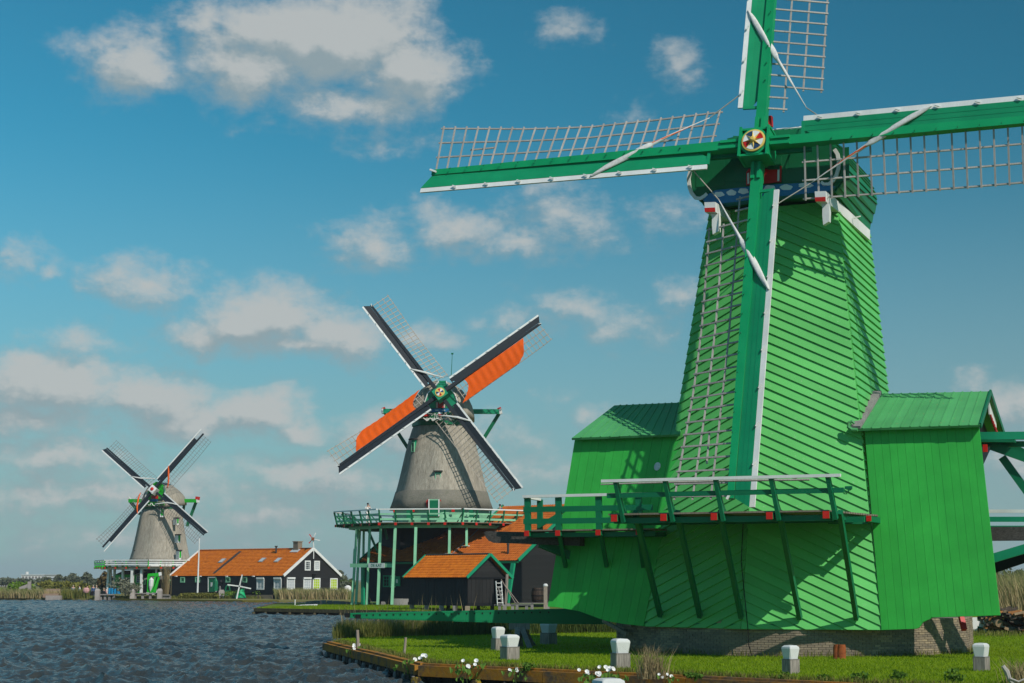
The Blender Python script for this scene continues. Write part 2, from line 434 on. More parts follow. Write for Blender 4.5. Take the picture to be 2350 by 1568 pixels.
def mat_brick():
    m, nt, b = new_mat('old_brick')
    v = objvec(nt); geo = N_(nt, 'ShaderNodeNewGeometry')
    ri = geo.outputs['Random Per Island']
    n1 = tex_noise(nt, v, 22, 5, .7); n2 = tex_noise(nt, v, 1.3, 4)
    c = mixc(nt, ri, (.20, .165, .125), (.40, .31, .20))
    oi = N_(nt, 'ShaderNodeObjectInfo')
    c = mixc(nt, mp(nt, oi.outputs['Random'], 0, 1, 0, .6), c, (.165, .13, .10))
    c = mixc(nt, mp(nt, n1, .5, .75, 0, .6), c, (.10, .09, .075))
    c = mixc(nt, mp(nt, n2, .5, .75, 0, .55), c, (.13, .115, .095))
    nt.links.new(c, b.inputs['Base Color']); b.inputs['Roughness'].default_value = .9
    bump(nt, b, n1, .008, .6); return m
M['brick'] = mat_brick()
M['mortar'] = flat('mortar', (.21, .19, .165), .95)
def mat_moss():
    m, nt, b = new_mat('mossy_timber')
    v = objvec(nt, (1,1,1)); vs_ = objvec(nt, (.7, .7, 5))
    n1 = tex_noise(nt, v, 1.6, 8, .7); n2 = tex_noise(nt, v, 12, 6, .7); g = tex_noise(nt, vs_, 7, 6, .6)
    c = mixc(nt, mp(nt, g, .3, .7), (.075, .052, .035), (.19, .13, .085))
    c = mixc(nt, mp(nt, n1, .36, .60, 0, .95, True), c, (.40, .17, .018))
    c = mixc(nt, mp(nt, n2, .55, .70, 0, .8), c, (.30, .22, .035))
    c = mixc(nt, mp(nt, n2, .28, .42, .7, 0), c, (.05, .035, .025))
    nt.links.new(c, b.inputs['Base Color']); b.inputs['Roughness'].default_value = .9
    bump(nt, b, n2, .02, .6); return m
M['moss'] = mat_moss()
def mat_yellowmoss():
    m, nt, b = new_mat('wet_mossy_post'); v = objvec(nt, (1,1,.5))
    n1 = tex_noise(nt, v, 4, 8, .7); n2 = tex_noise(nt, v, 18, 5, .7)
    c = mixc(nt, mp(nt, n1, .40, .58, 0, 1, True), (.035, .026, .014), (.33, .235, .02))
    c = mixc(nt, mp(nt, n2, .55, .7, 0, .7), c, (.06, .05, .02))
    nt.links.new(c, b.inputs['Base Color']); b.inputs['Roughness'].default_value = .8
    bump(nt, b, n1, .03, .7); return m
M['ymoss'] = mat_yellowmoss()
def mat_sheet():
    m, nt, b = new_mat('wet_sheeting'); v = objvec(nt, (3,3,.6))
    n1 = tex_noise(nt, v, 3, 8, .7)
    c = mixc(nt, mp(nt, n1, .5, .72, 0, .7), (.014, .012, .010), (.10, .075, .025))
    nt.links.new(c, b.inputs['Base Color']); b.inputs['Roughness'].default_value = .6
    bump(nt, b, n1, .03, .6); return m
M['sheet'] = mat_sheet()
def mat_ground(name, a, bb, cc, s=.35):
    m, nt, b = new_mat(name); v = objvec(nt)
    n1 = tex_noise(nt, v, s, 6, .6); n2 = tex_noise(nt, v, 9, 6, .7)
    c = mixc(nt, mp(nt, n1, .35, .65), a, bb); c = mixc(nt, mp(nt, n2, .45, .75, 0, .6), c, cc)
    nt.links.new(c, b.inputs['Base Color']); b.inputs['Roughness'].default_value = .95
    bump(nt, b, n2, .05, .6); return m
M['lawn'] = mat_ground('lawn_soil', (.14, .215, .006), (.18, .25, .008), (.11, .175, .005))
M['lawn2'] = mat_ground('island_lawn', (.11, .165, .02), (.15, .20, .03), (.08, .13, .015))
M['meadow'] = mat_ground('meadow', (.16, .16, .045), (.24, .20, .08), (.11, .12, .03), .05)
M['path'] = mat_ground('brick_path', (.27, .17, .11), (.33, .22, .15), (.2, .14, .1))
def mat_leaf(name, a, bb, trans=.25, sc=.6):
    m, nt, b = new_mat(name); v = objvec(nt)
    geo = N_(nt, 'ShaderNodeNewGeometry')
    n1 = tex_noise(nt, v, sc, 4, .6)
    c = mixc(nt, geo.outputs['Random Per Island'], a, bb)
    c = mixc(nt, mp(nt, n1, .4, .7, 0, .5), c, tuple((x+y)*.33 for x, y in zip(a, bb)))
    nt.links.new(c, b.inputs['Base Color']); b.inputs['Roughness'].default_value = .65
    tr = N_(nt, 'ShaderNodeBsdfTranslucent'); nt.links.new(c, tr.inputs[0])
    mx = N_(nt, 'ShaderNodeMixShader'); mx.inputs[0].default_value = trans
    out = [n for n in nt.nodes if n.type == 'OUTPUT_MATERIAL'][0]
    nt.links.new(b.outputs[0], mx.inputs[1]); nt.links.new(tr.outputs[0], mx.inputs[2]); nt.links.new(mx.outputs[0], out.inputs[0])
    return m
M['grass'] = mat_leaf('grass_blades', (.18, .29, .006), (.29, .40, .010), .45, .35)
M['wildgrass'] = mat_leaf('wild_grass', (.10, .14, .02), (.26, .23, .06), .3, .5)
M['drygrass'] = mat_leaf('dry_stems', (.27, .20, .10), (.42, .33, .17), .2)
M['reed'] = mat_leaf('reeds', (.15, .19, .05), (.40, .34, .15), .25, .25)
M['reeddry'] = mat_leaf('dry_reeds', (.34, .26, .12), (.46, .36, .19), .2, .25)
M['leafdark'] = mat_leaf('dark_leaves', (.022, .055, .012), (.06, .10, .02), .2)
M['leaf'] = mat_leaf('leaves', (.05, .085, .02), (.11, .14, .035), .2, .3)
M['leafgrey'] = mat_leaf('hazed_far_leaves', (.10, .12, .075), (.16, .17, .11), .15, .2)  # distance haze put into the leaf colour, paler and greyer
M['leafbrown'] = mat_leaf('brown_leaves', (.13, .085, .03), (.20, .14, .05), .2, .3)
M['leafolive'] = mat_leaf('olive_leaves', (.16, .165, .03), (.24, .22, .045), .2, .3)
M['leafbright'] = mat_leaf('bright_leaves', (.10, .20, .015), (.20, .30, .03), .25, .5)
M['leafsilver'] = mat_leaf('silver_leaves', (.16, .17, .11), (.27, .26, .18), .2, .5)
M['bark'] = flat('bark', (.09, .07, .05), .9)
M['petal'] = flat('petals', (.78, .77, .74), .7)
def mat_water():
    m, nt, b = new_mat('water'); v = objvec(nt, (1, 1, 1))
    n1 = tex_noise(nt, objvec(nt, (1.6, 3.2, 1)), 2.2, 4, .6); n2 = tex_noise(nt, v, 9, 4, .6)
    at_ = N_(nt, 'ShaderNodeAttribute'); at_.attribute_name = 'foam'
    f = N_(nt, 'ShaderNodeMath'); f.operation = 'MULTIPLY'; nt.links.new(at_.outputs['Fac'], f.inputs[0]); nt.links.new(mp(nt, n2, .38, .62), f.inputs[1])
    big = tex_noise(nt, v, .05, 3)
    c0 = mixc(nt, mp(nt, big, .35, .65), (.034, .040, .041), (.056, .057, .050))
    c = mixc(nt, f.outputs[0], c0, (.42, .43, .42))
    nt.links.new(c, b.inputs['Base Color'])
    nt.links.new(mp(nt, f.outputs[0], 0, 1, .10, .7), b.inputs['Roughness'])
    b.inputs['IOR'].default_value = 1.33; b.inputs['Specular IOR Level'].default_value = 0.30
    ad = N_(nt, 'ShaderNodeMath'); ad.operation = 'MULTIPLY_ADD'; nt.links.new(n2, ad.inputs[0]); ad.inputs[1].default_value = .3; nt.links.new(n1, ad.inputs[2])
    bump(nt, b, ad.outputs[0], .13, .7); return m
M['water'] = mat_water()
# ------------------------------------------------------------------ water and land
def make_water():
    ys = [37.0]
    while ys[-1] < 262: ys.append(ys[-1]*1.0027)
    ys = np.array(ys); s = np.linspace(-.37, .135, 470)
    Y, S = np.meshgrid(ys, s, indexing='ij'); X = S*Y
    H = np.zeros_like(X); DX = np.zeros_like(X); DY = np.zeros_like(X); J = np.zeros_like(X)
    fade = np.clip((S+.37)/.03, 0, 1)*np.clip((.135-S)/.03, 0, 1)*np.clip((Y-37)/2, 0, 1)*np.clip((262-Y)/20, 0, 1)
    r = np.random.default_rng(3)
    for i in range(72):
        lam = 0.32*(3.6/0.32)**(r.random()**1.2); k = 2*math.pi/lam
        ang = R_(205) + r.normal(0, .55); kx, ky = k*math.cos(ang), k*math.sin(ang)
        a = .0118*lam**.85*r.uniform(.5, 1.3); ph = r.uniform(0, 6.28)
        res = np.clip(lam/(Y*.0027*2.5), 0, 1)
        th = kx*X + ky*Y + ph; c, sn = np.cos(th)*a*res, np.sin(th)*a*res
        H += c; q = 1.0
        DX -= q*math.cos(ang)*sn; DY -= q*math.sin(ang)*sn; J += q*k*c
    foam = np.clip((J-1.25)/.5, 0, 1)*fade
    gust = .8+.25*np.sin(X*.07+1.3)*np.sin(Y*.045)
    H *= fade*gust; DX *= fade*gust; DY *= fade*gust
    vs = np.stack([X+DX, Y+DY, H-.45], -1).reshape(-1, 3)
    ny, nx = X.shape
    idx = np.arange(ny*nx).reshape(ny, nx)
    f = np.stack([idx[:-1, :-1], idx[:-1, 1:], idx[1:, 1:], idx[1:, :-1]], -1).reshape(-1, 4)
    # calm outer sheets joined to the edge of the rippled part
    n0 = len(vs)
    a, b_, c_, d = (-.37*37, 37), (.135*37, 37), (.135*ys[-1], ys[-1]), (-.37*ys[-1], ys[-1])
    ext = np.array([(*a, -.45), (*b_, -.45), (*c_, -.45), (*d, -.45), (-900, -60, -.45), (900, -60, -.45), (900, ys[-1], -.45), (-900, ys[-1], -.45)])
    vs = np.vstack([vs, ext])
    ef = np.array([(n0+4, n0+5, n0+1, n0), (n0+1, n0+5, n0+6, n0+2), (n0+4, n0, n0+3, n0+7)])
    f = np.vstack([f, ef])
    me = bpy.data.meshes.new('water')
    me.vertices.add(len(vs)); me.vertices.foreach_set('co', vs.ravel())
    me.loops.add(f.size); me.loops.foreach_set('vertex_index', f.ravel())
    me.polygons.add(len(f)); me.polygons.foreach_set('loop_start', np.arange(0, f.size, 4)); me.polygons.foreach_set('loop_total', np.full(len(f), 4))
    me.polygons.foreach_set('use_smooth', np.ones(len(f), bool))
    at_ = me.attributes.new('foam', 'FLOAT', 'POINT'); at_.data.foreach_set('value', np.concatenate([foam.ravel(), np.zeros(8)]).astype(np.float32))
    me.update(); me.validate(); me.materials.append(M['water'])
    o = bpy.data.objects.new('water', me); col.objects.link(o); o['kind'] = 'structure'
make_water()

def slab(name, pts, z, mat, depth=1.6, label=None):
    mb = MB(); mb.prism([V3((p[0], p[1], z)) for p in pts], (0, 0, -depth))
    o = obj(name, mb, mat, base=V3((0, 0, z))); o['kind'] = 'structure'; return o
def inpoly(x, y, pts):
    ins = np.zeros(len(x), bool); n = len(pts)
    for i in range(n):
        x0, y0 = pts[i]; x1, y1 = pts[(i+1) % n]
        c = ((y0 > y) != (y1 > y)) & (x < (x1-x0)*(y-y0)/((y1-y0) if y1 != y0 else 1e-9)+x0)
        ins ^= c
    return ins
xy = lambda p: (p.x, p.y)
# near islet with the green mill
ISL_C = onz(752, 1476, 0); ISL_K = onz(968, 1528, 0); ISL_E = onz(1850, 1570, 0)
dE = (ISL_E - ISL_K).normalized()
ISLET = [xy(ISL_C), xy(ISL_K), xy(ISL_K + dE*60), (70, 20), (95, 140), (40, 128), (14.5, 96), xy(onz(1430, 1446, 0)), xy(onz(1180, 1451, 0)), xy(onz(800, 1460, 0))]
slab('lawn', ISLET, 0, M['lawn'])
# middle island with the thatched mill
MID = [xy(onz(588, 1396, 0)), xy(onz(940, 1402, 0)), xy(onz(1180, 1405.5, 0)), xy(onz(1500, 1412, 0)), (40, 128), (60, 190), (0, 190), xy(onz(640, 1384, 0))]
slab('island_lawn', MID, 0, M['lawn2'])
# far bank with the third mill and the polder behind
FAR = [(-420, 229), xy(onz(0, 1373, -.25)), xy(onz(232, 1374, -.25)), xy(onz(560, 1378.5, -.25)), xy(onz(800, 1379, -.25)), (-14, 214), (8, 188), (70, 150), (95, 139), (140, 60), (900, 60), (2500, 400), (3500, 6000), (-3500, 6000), (-2500, 400)]
slab('polder', FAR, -.25, M['meadow'])

# ------------------------------------------------------------------ grass and reed builders (uncountable)
def blades(name, pts, h, w, mat, lean=.35, kind='stuff', hvar=.5, bend=True, label=None, cat=None, wind=(0, 0), group=None):
    """one mesh of upright blades at (x, y, z) points"""
    pts = np.asarray(pts, float); n = len(pts)
    hh = h*(1+rng.uniform(-hvar, hvar, n)) if np.isscalar(h) else h*(1+rng.uniform(-hvar, hvar, n))
    a = rng.uniform(0, 2*math.pi, n); ca, sa = np.cos(a), np.sin(a)
    la = rng.uniform(0, 2*math.pi, n); lr = hh*lean*rng.uniform(.1, 1, n)
    tx = np.cos(la)*lr + wind[0]*hh; ty = np.sin(la)*lr + wind[1]*hh
    w = np.broadcast_to(w, n)
    p0 = pts + np.stack([-ca*w/2, -sa*w/2, 0*w], 1); p1 = pts + np.stack([ca*w/2, sa*w/2, 0*w], 1)
    top = pts + np.stack([tx, ty, hh], 1)
    if bend:
        mid = pts + np.stack([tx*.35, ty*.35, hh*.6], 1)
        m0 = mid + np.stack([-ca*w*.4, -sa*w*.4, 0*w], 1); m1 = mid + np.stack([ca*w*.4, sa*w*.4, 0*w], 1)
        vs = np.stack([p0, p1, m1, m0, top], 1).reshape(-1, 3); b = np.arange(n)*5
        li = np.stack([b, b+1, b+2, b+3, b+3, b+2, b+4], 1).ravel()
        ls = np.stack([np.arange(n)*7, np.arange(n)*7+4], 1).ravel(); lt = np.tile([4, 3], n)
    else:
        vs = np.stack([p0, p1, top], 1).reshape(-1, 3); b = np.arange(n)*3
        li = np.stack([b, b+1, b+2], 1).ravel(); ls = np.arange(n)*3; lt = np.full(n, 3)
    base = pts.mean(0); base[2] = pts[:, 2].min()
    return raw_mesh(name, vs-base, li, ls, lt, mat, base, label, cat, kind, group)
def raw_mesh(name, vs, li, ls, lt, mat, base, label=None, cat=None, kind=None, group=None, parent=None):
    me = bpy.data.meshes.new(name)
    me.vertices.add(len(vs)); me.vertices.foreach_set('co', np.ascontiguousarray(vs).ravel())
    me.loops.add(len(li)); me.loops.foreach_set('vertex_index', li.astype(np.int32))
    me.polygons.add(len(ls)); me.polygons.foreach_set('loop_start', ls.astype(np.int32)); me.polygons.foreach_set('loop_total', lt.astype(np.int32))
    me.update(); me.materials.append(mat)
    o = bpy.data.objects.new(name, me); col.objects.link(o)
    if parent is not None: o.parent = parent
    else: o.location = base
    BASE[o.name] = V3(base)
    return meta(o, label, cat, group, kind)
def scatter(poly, n, zfun=lambda x, y: 0*x, dens=None):
    P_ = np.array(poly); lo, hi = P_.min(0), P_.max(0)
    out = []; tot = 0
    while tot < n:
        x = rng.uniform(lo[0], hi[0], n*3); y = rng.uniform(lo[1], hi[1], n*3)
        k = inpoly(x, y, poly)
        if dens is not None: k &= rng.random(len(x)) < dens(x, y)
        out.append(np.stack([x[k], y[k], zfun(x[k], y[k])], 1)); tot += k.sum()
    return np.vstack(out)[:n]
def leaf_cloud(n, cen, rad, size, seed=None, clumps=14, shell=.55):
    """random leaf quads gathered in clumps inside an uneven crown; returns verts (n,4,3)"""
    r = np.random.default_rng(seed if seed is not None else rng.integers(1e9))
    cen = np.array(cen); rad = np.array(rad)
    d = r.normal(size=(clumps, 3)); d /= np.linalg.norm(d, axis=1)[:, None]
    cc = d*(r.uniform(.25, 1, clumps)**.5)[:, None]*.72
    cr = r.uniform(.28, .5, clumps)
    ci = r.integers(0, clumps, n)
    e = r.normal(size=(n, 3)); e /= np.linalg.norm(e, axis=1)[:, None]
    p = cc[ci] + e*(cr[ci]*r.uniform(shell, 1.05, n))[:, None]
    p[:, 2] = np.maximum(p[:, 2], -.95 + .1*r.random(n))
    p = cen + p*rad
    u = r.normal(size=(n, 3)); u /= np.linalg.norm(u, axis=1)[:, None]
    w = r.normal(size=(n, 3)); w -= u*(u*w).sum(1)[:, None]; w /= np.linalg.norm(w, axis=1)[:, None]
    s = size*r.uniform(.6, 1.3, n)[:, None]
    return np.stack([p-u*s, p-w*s*.6, p+u*s, p+w*s*.6], 1)
def leaf_obj(name, q, mat, base, parent=None, **k):
    n = len(q); b = np.array(base)
    return raw_mesh(name, q.reshape(-1, 3)-b, np.arange(n*4), np.arange(n)*4, np.full(n, 4), mat, base, parent=parent, **k)
def tree(loc, h, w, mat, label, n=900, group=None, name='tree', leaf=.35, trunk=.3, cat='tree', seed=None):
    loc = V3(loc); t = thing(name, label, cat, loc, group)
    mb = MB(); r0 = h*.028
    mb.tube([loc-V3((0,0,.3)), loc+V3((.02*h,0,h*trunk)), loc+V3((-.01*h,0,h*.72))], [r0*1.3, r0, r0*.35], 7)
    for k in range(5):
        a = k*1.26+random.random(); z0 = h*(trunk+.06*k)
        mb.tube([loc+V3((0,0,z0)), loc+V3((math.cos(a)*w*.3, math.sin(a)*w*.3, z0+h*.2))], [r0*.5, r0*.15], 5)
    obj('trunk', mb, M['bark'], t)
    q = leaf_cloud(n, loc+V3((0,0,h*(trunk*.55+.5))), (w/2, w/2, h*(1-trunk*.9)/2), leaf, seed, clumps=max(10, int(n/70)))
    leaf_obj('crown', q, mat, loc, t)
    return t
def bush(loc, h, w, mat, label, n=350, name='bush', leaf=.12, group=None, cat='bush', d=None):
    loc = V3(loc)
    q = leaf_cloud(n, loc+V3((0,0,h*.5)), (w/2, (d or w)/2, h*.52), leaf, None, 12, .4)
    return leaf_obj(name, q, mat, loc, label=label, cat=cat, group=group)
# ------------------------------------------------------------------ the green sawmill (its own frame: R right, F front, U up)
A1 = R_(24.6)
RV = V3((math.cos(A1), -math.sin(A1), 0)); NV = V3((-math.sin(A1), -math.cos(A1), 0)); UV = V3((0, 0, 1))
HUB = at(1738.8, 338.4, 51.0)
def mf(r, f, u): return V3((HUB.x, HUB.y, 0)) + RV*r + NV*f + UV*u
def onF(u, v, F): return onp(u, v, HUB + NV*F, NV)
def ru(p): d = p - HUB; return d.dot(RV), d.dot(NV), p.z
def rot_dir(ang): return RV*math.cos(ang) + NV*math.sin(ang)      # horizontal direction, ang>0 turns towards the front

def make_sails(mill, hub, Rv, Nh, tau, phi, L, mats, lat_w=1.75, rung_n=25, rung_s=.40, r_in=1.5, short=(), size=1.0, cloths=None,
               stock_w=.32, stock_off=(.17, -.19), board=(.47, 10, 1.5), order=None, furl=None, rung=(.05, .035), cleats=True, part_label=None, bare_tips=()):
    """four sails; mats: stock, board, edge, lattice"""
    N = Nh*math.cos(tau) + UV*math.sin(tau); V = UV*math.cos(tau) - Nh*math.sin(tau)
    c, s = math.cos(phi), math.sin(phi)
    dirs = {'L': -Rv*c - V*s, 'U': V*c - Rv*s, 'R': Rv*c + V*s, 'D': -V*c + Rv*s}
    lat = {'L': 'U', 'U': 'R', 'R': 'D', 'D': 'L'}
    out = {}
    bw, bd, br = board
    for key in 'LURD':
        rd, td = dirs[key], dirs[lat[key]]
        off = stock_off[0] if key in 'LR' else stock_off[1]
        P = lambda r, t, n=0, rd=rd, td=td, off=off: hub + rd*(r*size) + td*(t*size) + N*((n+off)*size)
        beta = lambda r: R_(float(np.interp((L-r)/(L-r_in), [0, .15, .35, .55, .8, 1], [2, 10, 19, 23, 22, 20])))
        mb = MB(); mb.beam(P(.0, 0), P(L, 0), stock_w*size, stock_w*1.05*size, N, stock_w*.62*size, stock_w*.45*size)
        sail = obj('sail', mb, mats['stock'], mill, label=(part_label or {}).get(key))
        out[key] = (sail, P, rd, td, N, beta)
        # lattice: rungs and three longitudinal battens
        tl = [lat_w*.36, lat_w*.68, lat_w]
        for i in range(rung_n):
            r = r_in + i*rung_s
            if r > L - .02: break
            b = beta(r); m = MB()
            tmax = tl[0]+.12 if (key in short and i < 2) else lat_w + .07
            m.beam(P(r, -stock_w*.2, -.02), P(r, tmax*math.cos(b), -.02 - tmax*math.sin(b)), rung[0]*size, rung[1]*size, N)
            obj('rung', m, mats['lattice'], sail)
        for j, t in enumerate(tl):
            i0 = 2 if (key in short and j > 0) else 0
            rs = [r_in - .09 + (i0*rung_s)] + [r_in + i*rung_s for i in range(i0+2, rung_n, 3)] + [min(r_in + (rung_n-1)*rung_s + .12, L)]
            m = MB(); rings = []
            for r in rs:
                b = beta(r); q = V3(P(r, t*math.cos(b), -.055 - t*math.sin(b)))
                e1 = td*(rung[0]*.5*size); e2 = N*(rung[1]*.55*size)
                rings.append([q-e1-e2, q+e1-e2, q+e1+e2, q-e1+e2])
            m.loft(rings); obj('batten', m, mats['lattice'], sail)
        if key in ('L', 'D') and size == 1.0 and mats.get('extra'):
            m = MB(); r = L - 2.1; b = beta(r)
            m.beam(P(r, lat_w*.52, -.07-lat_w*.52*math.sin(b)), P(r+.95, lat_w*.52, -.07-lat_w*.52*math.sin(b)), .05, .035, N); obj('short_batten', m, mats['lattice'], sail)
        # wind boards in front of the stock, white board along the leading edge
        de = R_(bd); e0 = -stock_w*.45
        W = lambda x: (e0 - x*math.cos(de), x*math.sin(de) + .03)
        nb = 3
        wid = bw/nb
        tip_cut = .28
        ends = [L]*4
        for k in range(nb):
            x0, x1 = k*wid - .012, (k+1)*wid + .002
            m = MB(); q = []
            t0, n0 = W(x0); t1, n1 = W(x1)
            rin0 = br + (.3 if k == 0 else 0.0); rin1 = br if k > 0 else br + .06
            ra, rb = L + tip_cut*(x0/bw), L + tip_cut*(x1/bw)
            if key in bare_tips: ra, rb = L - 1.3, L - 1.3
            poly = [P(rin0, t0, n0), P(rin1, t1, n1), P(rb, t1, n1), P(ra, t0, n0)]
            nn = (poly[1]-poly[0]).cross(poly[3]-poly[0]).normalized()
            if nn.dot(N) < 0: nn = -nn
            m.prism(poly, nn*(.022 + .007*k)*size); obj('wind_board', m, mats['board'], sail)
        t0, n0 = W(bw+.004); m = MB(); t1, n1 = W(bw+.004)
        ew = .16
        a_, b_ = P(br-.02, t0-ew*.5*math.cos(de*.6), n0+ew*.5*math.sin(de*.6)), P(L+tip_cut, t0-ew*.5*math.cos(de*.6), n0+ew*.5*math.sin(de*.6))
        upv = (N*math.cos(de*.6) + td*math.sin(de*.6))
        m.beam(a_, b_, ew*size, .055*size, upv); obj('edge_board', m, mats['edge'], sail)
        m = MB(); m.beam(P(br-.03, -stock_w*.3, .06), P(br-.03, W(bw)[0], W(bw)[1]), .09*size, .06*size, N); obj('board_bracket', m, mats['board'], sail)
        if cleats:
            for i in range(8):
                r = br + .5 + i*1.17
                if r > L: break
                m = MB(); q = P(r, t0-.05, n0+.09); m.beam(q - rd*.07*size - td*.03*size, q + rd*.07*size + td*.03*size, .035*size, .05*size, N); obj('cleat', m, mats['edge'], sail)
            m = MB(); q = P(L-.05, -.02, .12); m.beam(q - rd*.14*size, q + rd*.1*size + td*.1*size, .06*size, .06*size, N); obj('cleat', m, mats['edge'], sail)
            for i in range(14):      # small iron hooks along the stock
                r = 2.4 + i*.62
                if r > L-.3: break
                m = MB(); q = P(r, .06, stock_w*.5); m.beam(q, q + N*.05 - V*.06, .025, .025, rd); obj('hook', m, mats['hook'], sail)
        if furl:                     # rolled canvas from the leading edge across the stock
            pts, rads, rope_end, ropemat = furl(key, W)
            if pts:
                fine = []; fr = []
                for i in range(len(pts)-1):
                    for k in range(4):
                        f = k/4; fine.append(P(*[a*(1-f)+b*f for a, b in zip(pts[i], pts[i+1])])); fr.append((rads[i]*(1-f)+rads[i+1]*f)*size)
                fine.append(P(*pts[-1])); fr.append(rads[-1]*size)
                m = MB(); n_ = 12; rings = []; 
                for i, q in enumerate(fine):
                    d = (fine[min(i+1, len(fine)-1)] - fine[max(i-1, 0)]).normalized()
                    x = d.cross(N).normalized(); y = x.cross(d)
                    rings.append([q + (x*math.cos(2*math.pi*k/n_) + y*.7*math.sin(2*math.pi*k/n_))*fr[i]*(1+.16*math.cos(3*(2*math.pi*k/n_)+i*.55)) for k in range(n_)])
                m.loft(rings)
                if key in ('L', 'R') and mats.get('stripe'):
                    nf = len(m.f)
                    for fi in range(nf-2):
                        ring = fi // n_
                        if ring >= len(rings)*.62 and (fi + ring//2) % n_ in (3, 4): m.m[fi] = 1
                obj('furled_canvas', m, [mats['canvas'], mats.get('stripe', mats['canvas'])], sail, smooth=True)
    # ropes from the rolled canvas to the next sail
    if furl:
        nxt = {'L': 'U', 'U': 'R', 'R': 'D', 'D': 'L'}
        for key in 'LURD':
            sail, P, rd, td, N, beta = out[key]
            pts, rads, rope_end, rm = furl(key, lambda x: (-stock_w*.45 - x*math.cos(R_(bd)), x*math.sin(R_(bd))+.03))
            if rope_end is None or not pts: continue
            P2 = out[nxt[key]][1]
            m = MB(); m.tube([P(*pts[-1]), P2(*rope_end)], .02*size, 5); obj('rope', m, rm, sail)
    return out, N, V

def furl_green(key, W):
    te, ne = W(.55)
    sh = {'L': 0, 'R': 0, 'U': -.35, 'D': -.55}[key]
    pts, rads = [], []
    for f, r in ((0, .025), (.05, .06), (.14, .085), (.28, .095), (.42, .10), (.50, .085), (.53, .055), (.68, .04), (.85, .022), (1, .012)):
        t = (te-.02)*(1-f) + 1.30*f
        n = (ne+.05)*(1-f) + (-.33)*f + .10*math.sin(math.pi*f)
        pts.append((5.35 + sh - (3.65 + sh*.5)*f, t, n)); rads.append(r)
    return pts, rads, (2.0, te, ne), M['rope']

